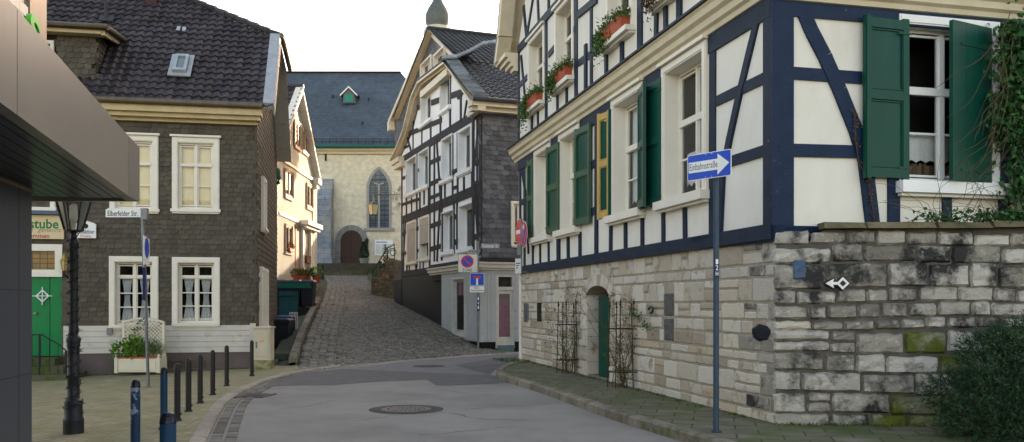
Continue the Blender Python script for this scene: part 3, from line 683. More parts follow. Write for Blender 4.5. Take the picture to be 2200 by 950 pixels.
post(1239, 100, ub, utop, .2); post(1272, 100, ub, utop, .13); post(1175, 200, ub, utop, .16); post(1377, 60, ub, utop, .2); post(1116, 250, ub, utop, .12); post(1462, 10, ub, utop, .16)
for x in (1305, 1336, 1157, 1199, 1219, 1144, 1412, 1433): post(x, 200, ub, 6.36, .12)
b(1244, 32, 1285, -2, .15); b(1244, 136, 1300, 96, .15); b(1180, 118, 1194, 101, .15); b(1115, 186, 1139, 160, .14); b(1239, 60, 1195, 100, .13)
b(1121, 120, 1132, 240, .1); b(1132, 60, 1143, 98, .1); 
for u_ in (5.2, 7.3, 1.2, .5): m.beam(A, (u_, ub), (u_, 6.9), .13)
for q in ((12.2, 8.5, 11.3, 9.6), (11.0, 8.5, 11.2, 9.8), (10.1, 8.5, 10.1, 11), (9.0, 8.5, 9.0, 11), (12.2, 8.5, 12.5, 9.4)): m.beam(A, (q[0], q[1]), (q[2], q[3]), .12)
m.build('timber_frame', TIM, HA)
# ---- timber frame, short side
m = MB(cut=[(BW0+.05, BW1-.05, BZ0, BZ1-.05)]); P = B; m.pbox(B, -.03, .27, 2.42, 5.5, -.02, .032); m.pbox(B, .27, 9, 5.16, 5.5, -.02, .03)
b2 = lambda x1, y1, x2, y2, wd, **k: m.bpx(B, x1, y1, x2, y2, wd, **k)
for p1, p2 in zip([(1726, 30), (1742, 68), (1770, 122), (1802, 195), (1836, 280), (1856, 345), (1872, 480)], [(1742, 68), (1770, 122), (1802, 195), (1836, 280), (1856, 345), (1872, 480)]): b2(*p1, *p2, .19)
b2(1690, 157, 1850, 168, .155); b2(1690, 323, 1850, 327, .16); m.pbox(B, 0, 9, 2.4, 2.56, -.02, .06)
b2(1918, 370, 1918, 500, .17); b2(2031, 395, 2033, 500, .13); b2(2152, 50, 2152, 500, .12); b2(2150, 334, 2230, 338, .14); b2(2170, 50, 2230, 300, .15); b2(2165, 40, 2165, 500, .02); b2(1912, 375, 1912, 380, .05); b2(2230, 50, 2230, 480, .2)
m.build('timber_frame', TIB, HA)
m = MB(); m.loft([[A.w(2.2, 2.40, .02), B.w(-.02, 2.36, .06), B.w(.6, 2.38, .05), B.w(.6, 2.38, -.1), A.w(2.2, 2.40, -.1)], [A.w(2.2, 2.56, .06), B.w(-.02, 2.56, .10), B.w(.6, 2.54, .08), B.w(.6, 2.54, -.1), A.w(2.2, 2.56, -.1)]])
m.build('corner_beam', TIB, HA)
# ---- cornices
m = MB(); prof = [(5.40, 0), (5.41, .05), (5.47, .07), (5.50, .12), (5.58, .14), (5.62, .20), (5.70, .22), (5.73, .25), (5.745, .25)]
for (z0_, o0_), (z1_, o1_) in zip(prof, prof[1:]):
    m.loft([[A.w(-.2, z0_, -.05), A.w(AL+.25, z0_, -.05), A.w(AL+.25, z0_, o0_+.01), A.w(-o0_*1.0, z0_, o0_+.01)], [A.w(-.2, z1_, -.05), A.w(AL+.25, z1_, -.05), A.w(AL+.25, z1_, o1_+.01), A.w(-o1_, z1_, o1_+.01)]])
    m.loft([[B.w(0, z0_-.06, -.05), B.w(9, z0_-.06, -.05), B.w(9, z0_-.06, o0_+.01), B.w(-o0_, z0_-.06, o0_+.01)], [B.w(0, z1_-.06, -.05), B.w(9, z1_-.06, -.05), B.w(9, z1_-.06, o1_+.01), B.w(-o1_, z1_-.06, o1_+.01)]])
m.build('cornice', TRIM, HA)
m = MB(); m.pbox(A, -.25, AL+.3, 5.748, 5.785, -.05, .30); m.build('cornice_flashing', TIM, HA)
# ---- gable-end barge board at the far end
m = MB(); rk = [(AL+1.15, 8.25), (AL+.75, 8.85), (AL+.30, 9.9), (AL-.5, 11.6), (AL-1.4, 13.2)]
for (ua, za), (ub_, zb) in zip(rk, rk[1:]):
    for (s, o0_, o1_) in ((0, .0, .35), (.09, .06, .42), (.18, .1, .47)):
        m.prism(A, [(ua-s, za+s*.2), (ua-s-.20, za+s*.2), (ub_-s-.20, zb), (ub_-s, zb)], o0_, o1_)
    m.prism(A, [(ua+.03, za), (ua-.05, za), (ub_-.05, zb), (ub_+.03, zb)], -3, .45)
m.pbox(A, AL-.05, AL+1.1, 8.2, 8.32, -.5, .40); m.pbox(A, AL-.05, AL+.9, 8.08, 8.2, -.5, .32); m.pbox(A, AL-.05, AL+.6, 7.96, 8.08, -.5, .24); m.pbox(A, AL-.05, AL+.3, 7.84, 7.96, -.5, .16)
m.build('barge_board', TRIM, HA)
m = MB(); ra = Vector(A.w(AL, 12.4, .5)); 
m.loft([[A.w(-.4, 12.5, .4), A.w(AL-.8, 12.5, .4), A.w(AL-.8, 12.5, -9.5), A.w(-.4, 12.5, -9.5)], [A.w(1.5, 14.6, .4), A.w(AL-3, 14.6, .4), A.w(AL-3, 14.6, -9.5), A.w(1.5, 14.6, -9.5)]])
for (ua, za), (ub_, zb) in zip(rk, rk[1:]): m.prism(A, [(ua+.06, za), (ua+.0, za), (ub_+.0, zb), (ub_+.06, zb)], -9, .46)
m.build('roof', TILF, HA)
# ---- windows
for i, (a, c) in enumerate(gw):
    window(A, a, c, GZ0, GZ1, HA, arch=.13, proud=.05, rec=.24, mull=(.5,), trans=((.60, .10),), bars=(.30,), sill=(.13, .17, .07), curtain='lowlace' if i == 0 else 'lowdrape', crown=True)
for i, (a, c) in enumerate(uw):
    window(A, a, c, UZ0, UZ1, HA, arch=.11, proud=.04, rec=.22, mull=(.5,), trans=((.64, .08),), bars=(.32,), sill=(.09, .20, .05), curtain='side', mat=WHT, crown=True)
window(B, BW0, BW1, BZ0, BZ1, HA, arch=.12, proud=.045, rec=.17, mull=(.5,), trans=((.60, .10),), bars=(.31,), sill=(.15, .18, .05), curtain='lace', mat=WHB)
bk = thing('book_row', 'row of old books on the inner sill behind the lace of the large right window', 'books', B.w(BW0+.2, BZ0+.1, -.3)); m = MB(); uu = BW0+.2
while uu < BW1-.25:
    ww = random.uniform(.025, .05); m.pbox(B, uu, uu+ww-.003, BZ0+.06, BZ0+.06+random.uniform(.2, .26), -.42, -.30, random.random()); uu += ww
m.build('book', M('book_spines', (.2, .06, .04), (.15, .12, .08), 20, .6, tcol=[(.25, .05, .03), (.3, .22, .12), (.04, .08, .05), (.35, .3, .22), (.1, .03, .03)]), bk)
SZ0, SZ1 = 3.20, 5.22
shutter(A, gw[0][1]-.03, gw[0][1]+.66, SZ0-.02, SZ1, .14, HA, GRN, oh=.06)
shutter(A, gw[1][0]+.02, gw[1][0]-.58, SZ0-.02, SZ1, .24, HA, GRN, oh=.10)
shutter(A, gw[1][1]-.0, gw[1][1]+.44, SZ0, SZ1, .15, HA, OCH, label='shutter leaf with bare ochre face')
m = MB(); ua_ = gw[1][1]; m.pbox(A, ua_-.06, ua_-.0, SZ0, SZ1, .05, .11); m.build('shutter_edge', GRN, HA)
shutter(A, gw[2][0]+.0, gw[2][0]-.80, SZ0, SZ1, .07, HA, GRW, oh=.13)
shutter(A, gw[3][0]+.0, gw[3][0]-.80, SZ0, SZ1, .07, HA, GRW, oh=.13)
shutter(A, gw[3][1]-.0, gw[3][1]+.45, SZ0, SZ1, .10, HA, GRW)
BS0, BS1 = 3.17, 5.22
shutter(B, B.u(1944), B.u(1846), BS0, BS1, .10, HA, GRN, oh=.06, label='dark green panelled shutter folded back against the wall')
shutter(B, B.u(2121), B.uv(2043, 0, .24)[0], BS0, BS1-.02, .24, HA, GRN, oh=.05, plain=True, label='plank shutter standing half open')
m = MB(); uu, _ = B.uv(1850, 300); m.pbox(B, uu-.01, uu+.02, BS0, BS1, .06, .14); m.build('shutter_edge', GRN, HA)
for uu in (gw[0][0]+.02,): pass

# ---- flower boxes on the upper sills
def flower_box(u0, u1, zb, label, leafm, dens=170, flowers=None, hang=.35):
    x, y, z = A.w((u0+u1)/2, zb, .12); t = thing('flower_box', label, 'flower box', (x, y, z), 'flower boxes on the upper sills')
    L = u1-u0
    for k in range(2):
        a0, a1 = u0+L*k/2+.01, u0+L*(k+1)/2-.01; m = MB()
        m.loft([[A.w(a0+.03, zb, .05), A.w(a1-.03, zb, .05), A.w(a1-.03, zb, .20), A.w(a0+.03, zb, .20)], [A.w(a0, zb+.17, .03), A.w(a1, zb+.17, .03), A.w(a1, zb+.17, .23), A.w(a0, zb+.17, .23)], [A.w(a0-.01, zb+.172, .02), A.w(a1+.01, zb+.172, .02), A.w(a1+.01, zb+.172, .24), A.w(a0-.01, zb+.172, .24)], [A.w(a0-.01, zb+.2, .02), A.w(a1+.01, zb+.2, .02), A.w(a1+.01, zb+.2, .24), A.w(a0-.01, zb+.2, .24)]])
        m.build('planter', TERR, t)
    m = MB(); rr = random.Random(int(u0*100)); s = MB()
    for k in range(dens*7):
        uu = rr.uniform(u0-.05, u1+.05); c = rr.random()
        if c < .62: p = Vector(A.w(uu, zb+.18+abs(rr.gauss(0, .09)), rr.uniform(.02, .26)))
        else: p = Vector(A.w(u1-abs(rr.gauss(0, .22))+.05, zb+.18-abs(rr.gauss(0, hang*.5)), .2+rr.uniform(0, .12)))
        m.leaf(p, rr.uniform(.045, .09), .04, (rr.gauss(0, 1), rr.gauss(0, 1), rr.gauss(0, .8)), rr.random())
    for k in range(22):
        uu = rr.uniform(u0, u1); p = Vector(A.w(uu, zb+.18, .13)); q = p+Vector((rr.gauss(-.05, .1), rr.gauss(0, .1), rr.uniform(.1, .32))); s.tube([p, (p+q)/2+Vector((rr.gauss(0, .02), 0, 0)), q], .003, 3); m.leaf(q, .04, .03, tone=rr.random())
    m.build('foliage', leafm, t, recalc=False); s.build('stems', DRY, t)
    if flowers:
        m = MB()
        for k in range(70): m.leaf(Vector(A.w(rr.uniform(u0, u1), zb+.22+abs(rr.gauss(0, .07)), rr.uniform(.1, .3))), .025, .025)
        m.build('blossoms', flowers, t, recalc=False)
fl = M('white_petals', (.8, .8, .75))
flower_box(uw[3][0]+.05, uw[3][1]-.25, 6.47, 'terracotta flower box with trailing bright green plant, farthest along the upper sills', LEAF, 210, None, .5)
flower_box(uw[2][0]+.0, uw[2][1]-.3, 6.47, 'terracotta flower box full of small white blossoms, second farthest upper window', LEAF, 210, fl, .35)
flower_box(uw[1][0]+.1, uw[1][1]-.1, 6.47, 'large terracotta flower box with twiggy half-dead plants hanging over its far end', LEAF, 150, None, .4)
flower_box(uw[0][0]+.1, uw[0][1]-.1, 6.47, 'terracotta flower box with dry stems at the top edge of the photo', DRY, 90, None, .4)

# ================================================================ rough stone retaining wall on the short side
SB = Plane(3.20, 10.72, 1, -.075)
SW = thing('stone_wall', 'rough grey stone retaining wall blackened with soot below the right window', 'wall', (3.2, 10.72, 0))
rb = random.Random(23)
m = MB(); m.prism(SB, [(.06, -.2), (6.2, -.2), (6.2, 2.52), (.62, 2.50), (.5, 2.36), (.06, 2.36)], -.8, -.04); m.build('mortar', MOB, SW)
m = MB(); mm = MB()
rowsB = [0.02, .24, .50, .76, 1.0, 1.28, 1.42, 1.60, 1.78, 2.08, 2.30, 2.475]
def toneB(u, z):
    t = rb.gauss(.62, .2)
    if .0 < u < 1.3 and .9 < z < 2.2: t -= .35
    if u > 3: t -= .2
    return min(1, max(0, t))
for z0_, z1_ in zip(rowsB, rowsB[1:]):
    u = .0
    while u < 6.1:
        ww = rb.uniform(.30, .72) if z1_-z0_ > .2 else rb.uniform(.22, .5); ww = min(ww, 6.2-u)
        dz = .02*math.sin(u*1.7+z0_*3)
        mb_ = mm if (u > 1.1 and z0_ < .7 and rb.random() < .75) or (u > 1.5 and z0_ < 1.2 and rb.random() < .4) else m
        if rb.random() < .2 and z1_-z0_ > .24: stone(mb_, SB, u, u+ww, z0_+dz, (z0_+z1_)/2+dz, .032, .020, rb, toneB(u, z0_), -.02); stone(mb_, SB, u, u+ww, (z0_+z1_)/2+dz, z1_+dz, .032, .020, rb, toneB(u, z0_), -.02)
        else: stone(mb_, SB, u, u+ww, z0_+dz, z1_+dz+rb.uniform(-.02, .015), .034*rb.uniform(.6, 1.4), .020, rb, toneB(u, z0_), -.02)
        u += ww
# corner stones turning to the street side
z = .02
while z < 0:
    h = rb.uniform(.16, .30); h = min(h, 2.36-z); L = rb.uniform(.18, .5); d = .018
    x0, y0 = SB.w(-.02, 0, 0)[:2]; p = [A.w(-.03+L*.12, 0, -.03)[:2], A.w(L, 0, -.035)[:2], A.w(L, 0, -.3)[:2], SB.w(L*.9, 0, -.3)[:2], SB.w(L*.9, 0, .01)[:2], SB.w(.05, 0, .01)[:2]]
    pj = [(a+rb.uniform(-.02, .02), c+rb.uniform(-.02, .02)) for a, c in p]; cxm = sum(a for a, c in pj)/6; cym = sum(c for a, c in pj)/6
    sc = lambda f: [(cxm+(a-cxm)*f, cym+(c-cym)*f) for a, c in pj]
    m.loft([[(*q, z+.004) for q in sc(.95)], [(*q, z+.03) for q in pj], [(*q, z+h-.03) for q in sc(rb.uniform(.97, 1.02))], [(*q, z+h-.006) for q in sc(.94)]], tone=toneB(0, z))
    z += h
m.build('stones', STB, SW); mm.build('mossy_stones', STM, SW)
swap(bpy.data.objects['stones'], SB, STA, lambda u, z: rb.random() < .35-u*1.2)
# weathered coping slabs
m = MB(); u = .58
while u < 6.1:
    ww = rb.uniform(.45, 1.0); ww = min(ww, 6.2-u); zt = 2.50+(.015*rb.random()); m.loft([[SB.w(u+.01, zt, -.3), SB.w(u+ww-.01, zt, -.3), SB.w(u+ww-.01, zt, .08+rb.uniform(0, .04)), SB.w(u+.01, zt, .08+rb.uniform(0, .04))], [SB.w(u+.02, zt+.085, -.3), SB.w(u+ww-.02, zt+.075, -.3), SB.w(u+ww-.03, zt+.07, .05), SB.w(u+.02, zt+.08, .04)]], tone=rb.random()); u += ww
m.build('coping', M('coping_stone', (.16, .125, .07), (.10, .085, .05), 6, .9, bump=.9, bscale=25, tone=.3, c3=(.05, .06, .02), s3=3, t3=(.5, .7)), SW)
m = MB(); m.prism(SB, [(.5, 2.35), (6.2, 2.35), (6.2, 2.54), (.6, 2.54)], -1.6, -.3); m.build('soil', EARTH, SW)
# painted blocks and wayfinding mark
u, z = SB.uv(1717, 580); m = MB(); stone(m, SB, u-.085, u+.085, z-.12, z+.12, .02, .0, rb, .5, .015); m.build('painted_block', M('faded_blue_paint', (.045, .085, .15), (.09, .13, .18), 12, .7, bump=.8), SW)
u, z = SB.uv(1635, 715); m = MB(); k = 14; ring = lambda r, o: [SB.w(u+r*math.cos(2*math.pi*i/k)*(1+.08*math.sin(i*2.3)), z+r*.95*math.sin(2*math.pi*i/k)*(1+.07*math.cos(i*3.1)), o) for i in range(k)]
m.loft([ring(.11, -.02), ring(.108, .05), ring(.07, .062)]); m.build('black_round_stone', M('tar_black', (.006, .008, .014), rough=.6, bump=.8, bscale=30), SW)
u0_, z0_ = SB.uv(1773, 609, .05); u1_, _ = SB.uv(1823, 609, .05); k = (u1_-u0_)
def mark(mb, sc, o0, o1, ex):
    e = ex
    mb.prism(SB, [(u0_-e, z0_), (u0_+.36*k, z0_+.21*k+e), (u0_+.33*k+e, z0_+.09*k+e*.3), (u0_+.33*k+e, z0_-.09*k-e*.3), (u0_+.36*k, z0_-.21*k-e)], o0, o1)
    mb.prism(SB, [(u0_+.3*k, z0_-.06*k-e), (u0_+.55*k, z0_-.06*k-e), (u0_+.55*k, z0_+.06*k+e), (u0_+.3*k, z0_+.06*k+e)], o0, o1-.0007)
    c = u0_+.74*k; r = .28*k+e; mb.prism(SB, [(c-r, z0_), (c, z0_-r), (c+r, z0_), (c, z0_+r)], o0, o1-.0012)
t = thing('trail_marker', 'white arrow with an open diamond, black edged, fixed to the grey stone wall', 'trail marker', SB.w(u0_+k/2, z0_, .05), None)
m = MB(); mark(m, 1, -.0, .062, .018); m.build('backing', BLK, t); m = MB(); mark(m, 1, .05, .068, 0); m.build('arrow', SWH, t)
m = MB(); c = u0_+.74*k; r = .14*k; m.prism(SB, [(c-r, z0_), (c, z0_-r), (c+r, z0_), (c, z0_+r)], .06, .071); m.build('diamond_centre', BLK, t)

# ================================================================ LEFT: slate-clad inn
Cp = Plane(-6.38, 21.8, -1, -.2); CS = Plane(-6.38, 21.8, -.2, 1)
HC = thing('slate_house', 'brown slate-clad inn with white windows, dark tiled roof and a green door, behind the bollards', 'house', (-6.38, 21.8, 0))
def prect(P, x0, x1, y0, y1):
    a, z0 = P.uv(x0, y1); b, _ = P.uv(x1, y1); _, z1 = P.uv((x0+x1)/2, y0); _, z0 = P.uv((x0+x1)/2, y1); return min(a, b), max(a, b), z0, z1
cw = [prect(Cp, 235, 341, 551, 698), prect(Cp, 370, 473, 553, 694)]
cu = [prect(Cp, 236, 341, 291, 449), prect(Cp, 370, 472, 296, 450)]
CW = 11.5
_, cz0 = Cp.uv(360, 758); _, cz1 = Cp.uv(360, 699)
door = prect(Cp, -10, 135, 595, 768); du0, du1 = Cp.u(135), Cp.u(135)+1.45; dz0_, dz1_ = Cp.uv(100, 765)[1], Cp.uv(100, 595)[1]
# transom frame
tz1 = Cp.uv(100, 525)[1]
hc = [hole(*r, .12) for r in cw+cu]+[(du0+.02, du1, dz0_-.4, tz1-.05)]
m = MB(); wall_cells(m, Cp, .0, CW, -.4, 6.3, hc, -.12, 0); m.build('wall', SLC, HC)
m = MB(); m.plan([Cp.w(.12, 0, -.75)[:2], Cp.w(CW, 0, -.75)[:2], (Cp.w(CW, 0, -7.6)[0], Cp.w(CW, 0, -7.6)[1]), Cp.w(.12, 0, -7.6)[:2]], -.3, 6.2)
m.prism(CS, [(0, -.3), (7.7, -.3), (7.7, 6.3), (5.4, 8.7), (2.4, 8.7), (0, 6.3)], -.7, -.0); m.build('inner_wall', SLC, HC)
m = MB(); slates(m, Cp, [(-.02, cz1-.02), (CW, cz1-.02), (CW, 6.12), (-.02, 6.12)], [(a+.02, b-.02, c-.10, d-.02) for a, b, c, d in cw+cu]+[(du0-.0, du1+.2, 0, tz1)], .18, .118, .020, scal=.28)
m.pbox(Cp, -.03, .035, cz1, 6.1, -.05, .034); m.pbox(Cp, 0, CW, 6.0, 6.14, -.01, .05)
slates(m, CS, [(0, .9), (7.7, .9), (7.7, 6.3), (5.4, 8.7), (2.4, 8.7), (0, 6.3)], [], .22, .15, .02)
m.build('slate_cladding', SLC, HC)
# pale weatherboards and plinth
m = MB(); nb = 5
for i in range(nb):
    a, b = cz0+(cz1-cz0)*i/nb, cz0+(cz1-cz0)*(i+1)/nb
    for s0_, s1_ in ((0, du0-.02), (du1+.1, CW)): m.loft([[Cp.w(s0_, a+.003, .042), Cp.w(s1_, a+.003, .042), Cp.w(s1_, a+.003, 0), Cp.w(s0_, a+.003, 0)], [Cp.w(s0_, b-.003, .032), Cp.w(s1_, b-.003, .032), Cp.w(s1_, b-.003, 0), Cp.w(s0_, b-.003, 0)]])
m.pbox(Cp, -.0, .14, cz0, cz1+.04, 0, .062); m.build('weatherboards', M('aged_white_boards', (.56, .52, .46), (.49, .455, .40), 3, .6, c3=(.3, .27, .21), s3=4, t3=(.58, .8)), HC)
m = MB(); cellar = prect(Cp, 360, 444, 776, 791)
wall_cells(m, Cp, -.02, CW, -.5, cz0, [cellar, (du0, du1, -.6, cz0+1)], -.1, .02); m.pbox(CS, -.01, 7.7, -.4, .9, 0, .02)
m.build('plinth', M('mauve_plinth', (.135, .105, .098), (.105, .082, .075), 3, .85, bump=.3, c3=(.07, .06, .04), s3=2, t3=(.55, .8)), HC)
m = MB(); m.pbox(Cp, cellar[0], cellar[1], cellar[2], cellar[3], -.1, -.04); m.build('cellar_slot', DARK, HC)
LWM = WHT
for r in cw: window(Cp, *r, HC, arch=.14, proud=.05, rec=.14, mull=(.5,), trans=((.78, .05),), bars=(.26, .50), sill=(.07, .10, .0), curtain='hour', fr=.045)
for r in cu: window(Cp, *r, HC, arch=.14, proud=.05, rec=.08, mull=(.5,), trans=((.68, .07),), bars=(.34,), sill=(.07, .10, .03), curtain='blind', cmat=BLIND, fr=.045, crown=True)
w3 = (Cp.u(120), Cp.u(120)+1.1, *[Cp.uv(100, y)[1] for y in (446, 291)]); window(Cp, *w3, HC, arch=.12, sill=(.08, .1, .03))
# side windows
s1 = (.45, 1.15, Cp.uv(560, 694)[1]+.05, Cp.uv(560, 560)[1]); 
for ua, ub, za, zb in ((.62, 1.5, .98, 2.55), (1.95, 2.75, .98, 2.55), (1.2, 2.1, 3.6, 4.95)):
    window(CS, ua, ub, za, zb, HC, arch=.1, proud=.06, rec=.04, sill=(.08, .12, .02), trans=((.7, .05),), curtain='net', deep=.3, o=.04)
# entrance: green door, frame, transom
m = MB()
m.pbox(Cp, du0, du1+.15, dz1_, dz1_+.12, -.05, .06); m.pbox(Cp, du0, du1+.15, tz1-.16, tz1, -.05, .06); m.pbox(Cp, du0, du0+.16, dz1_+.12, tz1-.16, -.05, .06); m.pbox(Cp, du0+.16, du1, dz1_+.12, dz1_+.17, -.05, .03)
m.build('door_surround', WHT, HC)
am = MB(); am.pbox(Cp, du0+.16, du1, dz1_+.17, tz1-.16, -.04, -.02)
q = 6
AMB = brickM('amber_glass', (.30, .17, .05), (.20, .15, .07), (.05, .04, .03), .16, .11, .008, .2, .1, 'XZ', off=0); am.build('transom_pane', AMB, HC)
m = MB(); m.pbox(Cp, du0+.30, du1, dz0_, dz1_, -.10, -.03); dg = m.build('door', M('bright_green_door', (.006, .19, .055), (.005, .16, .045), 3, .35), HC)
m = MB(); m.pbox(Cp, du0+.02, du0+.28, dz0_, dz1_, -.08, -.01); m.pbox(Cp, du0+.30, du1, dz0_, dz0_+.32, -.03, -.012); m.build('side_panel', M('bright_green_door', (0, 0, 0)), dg)
cu_, cz_ = Cp.uv(91, 636); m = MB(); e = .19
for a in range(4):
    an = math.pi/4+a*math.pi/2; p = [(cu_+e*.72*math.cos(math.pi/2*a), cz_+e*.72*math.sin(math.pi/2*a)), (cu_+e*.72*math.cos(math.pi/2*(a+1)), cz_+e*.72*math.sin(math.pi/2*(a+1)))]
    m.beam(Cp, p[0], p[1], .025, -.03, .0); m.beam(Cp, (cu_, cz_), (cu_+e*1.15*math.cos(math.pi/2*a), cz_+e*1.15*math.sin(math.pi/2*a)), .018, -.03, -.002)
m.build('diamond_window', SWH, dg)
m = MB(); hu, hz = Cp.uv(76, 673); m.loft([[Cp.w(hu+.04*math.cos(t), hz+.03*math.sin(t), o_) for t in [k*math.pi/4 for k in range(8)]] for o_ in (-.03, .04)]); m.build('handle', STEEL, dg)
# eaves: boards and gutter
m = MB(); m.pbox(Cp, -.12, CW, 6.10, 6.20, 0, .30); m.pbox(Cp, -.16, CW, 6.20, 6.36, 0, .42); m.pbox(Cp, -.05, CW, 6.02, 6.10, 0, .12); m.build('eaves_boards', M('eaves_cream', (.55, .45, .26), (.45, .36, .20), 4, .6), HC)
m = MB(); m.tube([Cp.w(-.2, 6.42, .5), Cp.w(CW, 6.42, .5)], .07, 10); m.build('gutter', GUT, HC, smooth=True)
# roof
a_ = Vector((-Cp.dx*-1, Cp.dy, 0)); aD = Vector((Cp.dx, Cp.dy, 0)); bD = Vector((-Cp.nx, -Cp.ny, 1)).normalized(); O = Vector(Cp.w(-.45, 6.42, .48)); s2 = math.sqrt(2)
ridgez = 10.3; Lr = (ridgez-6.42)*s2; hipb = 2.42*s2
polyC = [(0, 0), (CW+.4, 0), (CW+.4, Lr), (2.95, Lr), (.0, hipb*.98)]
m = MB(); tiles(m, O, aD, bD, polyC, .215, .275, .024); 
# ridge and hip caps
pt = lambda a, b: O+aD*a+bD*b
for (p, q) in ((pt(0, hipb), pt(2.95, Lr)), (pt(2.95, Lr), pt(CW, Lr))):
    n_ = max(2, int((q-p).length/.33)); 
    for i in range(n_): m.tube([p+(q-p)*i/n_+Vector((0, 0, .04)), p+(q-p)*(i+1.08)/n_+Vector((0, 0, .02))], .10, 8, random.random(), .085)
m.build('roof', TILC, HC)
m = MB(); nn = aD.cross(bD).normalized(); nn = -nn if nn.z < 0 else nn
hr = Vector(CS.w(3.9, ridgez, 0)); rgl = pt(2.95, Lr)
m.add([pt(*p)-nn*.03 for p in polyC], [(0, 1, 2, 3, 4)]); B1 = Vector(CS.w(8.1, 6.42, .45)); H1 = pt(0, hipb); H2 = Vector(CS.w(5.3, 8.83, .45)); BL = Vector(Cp.w(CW, 6.42, -8.2))
m.add([H1, H2, rgl], [(0, 1, 2)]); m.add([rgl, H2, B1, BL, pt(CW+.4, Lr)], [(0, 1, 2, 3, 4)]); m.build('roof_underlay', M('aged_white_boards', (0, 0, 0)), HC, recalc=False)
# lead verge strip, half-hip gutter and bargeboards on the side gable
m = MB(); m.loft([[pt(-.02, .0)+nn*.10, pt(.24, .0)+nn*.10, pt(.20, 0)-nn*.02, pt(-.02, 0)-nn*.12], [pt(-.02, hipb)+nn*.10, pt(.24, hipb)+nn*.10, pt(.20, hipb)-nn*.02, pt(-.02, hipb)-nn*.12]]); m.build('verge_flashing', M('lead_grey', (.36, .38, .40), (.26, .28, .30), 6, .5), HC)
m = MB(); m.loft([[pt(-.03, .0)+nn*.03, pt(-.0, 0)+nn*.03, pt(-.0, 0)-nn*.26, pt(-.03, 0)-nn*.26], [pt(-.03, hipb)+nn*.03, pt(-.0, hipb)+nn*.03, pt(0, hipb)-nn*.26, pt(-.03, hipb)-nn*.26]])
m.build('barge_board', M('aged_white_boards', (0, 0, 0)), HC)
m = MB(); m.tube([H1+Vector((.08, -.1, .02)), H2+Vector((.08, .1, .02))], .07, 8); m.build('gutter', GUT, HC)
# skylight, vent pipe, chimney, dormer
sk = [Cp.uv(x, y) for x, y in ((368, 160), (410, 162))]
def onroof(px, py):
    d = Vector(((px-CX)/FPX, 1, (HY-py)/FPX)); o = Vector((0, 0, EYE)); t = (O-o).dot(nn)/d.dot(nn); p = o+d*t-O; return p.dot(aD), p.dot(bD)
a1, b1 = onroof(360, 167); a0, b0 = onroof(419, 125); a0, a1 = min(a0, a1), max(a0, a1); b0, b1 = min(b0, b1), max(b0, b1)
m = MB()
def rbox(mb, a0, a1, b0, b1, h0, h1): mb.loft([[pt(a, b)+nn*h for a, b in ((a0, b0), (a1, b0), (a1, b1), (a0, b1))] for h in (h0, h1)])
rbox(m, a0, a1, b0, b0+.12, .05, .085); rbox(m, a0, a0+.1, b0+.12, b1, .05, .085); rbox(m, a1-.1, a1, b0+.12, b1, .05, .085); rbox(m, a0+.1, a1-.1, b1-.1, b1, .05, .085)
rbox(m, a0+.11, a1-.11, b0+.13, b0+.22, .06, .17); rbox(m, a0+.11, a1-.11, b1-.2, b1-.11, .06, .17); rbox(m, a0+.11, a0+.18, b0+.22, b1-.2, .06, .168); rbox(m, a1-.18, a1-.11, b0+.22, b1-.2, .06, .168)
fs = m.build('skylight', M('lead_grey', (0, 0, 0)), HC); m = MB(); rbox(m, a0+.18, a1-.18, b0+.22, b1-.2, .10, .13); m.build('pane', M('skylight_glass', (.12, .18, .18), rough=.08, spec=.8), fs)
for px, py in ((384, 66), (396, 67)): a, b = onroof(px, py); m = MB(); rbox(m, a-.045, a+.045, b-.1, b+.1, .04, .075); m.build('glass_tile', M('lead_grey', (0, 0, 0)), HC)
a, b = onroof(228, 44); m = MB(); p = pt(a, b); m.tube([p, p+Vector((0, 0, .5))], .05, 8); rbox(m, a-.2, a+.15, b-.15, b+.1, .05, .08); m.build('vent_pipe', TILC, HC)
p = pt(*onroof(300, 20)); m = MB(); m.box(p.x-.42, p.x+.32, p.y+.3, p.y+1.0, 9.3, 11.6); m.build('chimney', brickM('chimney_brick', (.10, .035, .03), (.08, .03, .03), (.05, .04, .04), .24, .075, .012, .85, .5), HC)
DP = Plane(*Cp.w(0, 0, -.12)[:2], Cp.dx, Cp.dy); d0u, d0z = DP.uv(205, 190); d1z = DP.uv(205, 72)[1]; d1u = d0u+2.6
m = MB(); m.prism(DP, [(d0u, d0z-.3), (d1u, d0z-.3), (d1u, d1z), (d0u, d1z)], -3.5, 0); dmr = m.build('dormer', DARK, HC)
m = MB(); slates(m, DP, [(d0u, d0z-.2), (d1u, d0z-.2), (d1u, d1z), (d0u, d1z)], [(DP.u(116), d1u, d0z+.4, d1z-.1)], .18, .13, .02)
DSd = Plane(*DP.w(d0u, 0, 0)[:2], CS.dx, CS.dy); slates(m, DSd, [(0, d0z-.2), (1.5, d1z), (0, d1z)], [], .18, .12, .02); m.build('slate_cladding', SLC, dmr)
m = MB(); m.loft([[DP.w(d0u-.30, d1z, .35), DP.w(d1u, d1z, .35), DP.w(d1u, d1z+.45, -3.2), DP.w(d0u-.30, d1z+.45, -3.2)], [DP.w(d0u-.34, d1z+.10, .39), DP.w(d1u, d1z+.10, .39), DP.w(d1u, d1z+.62, -3.2), DP.w(d0u-.34, d1z+.62, -3.2)]]); m.build('roof', M('roof_felt_grey', (.13, .14, .155), (.09, .10, .11), 3, .8), dmr)
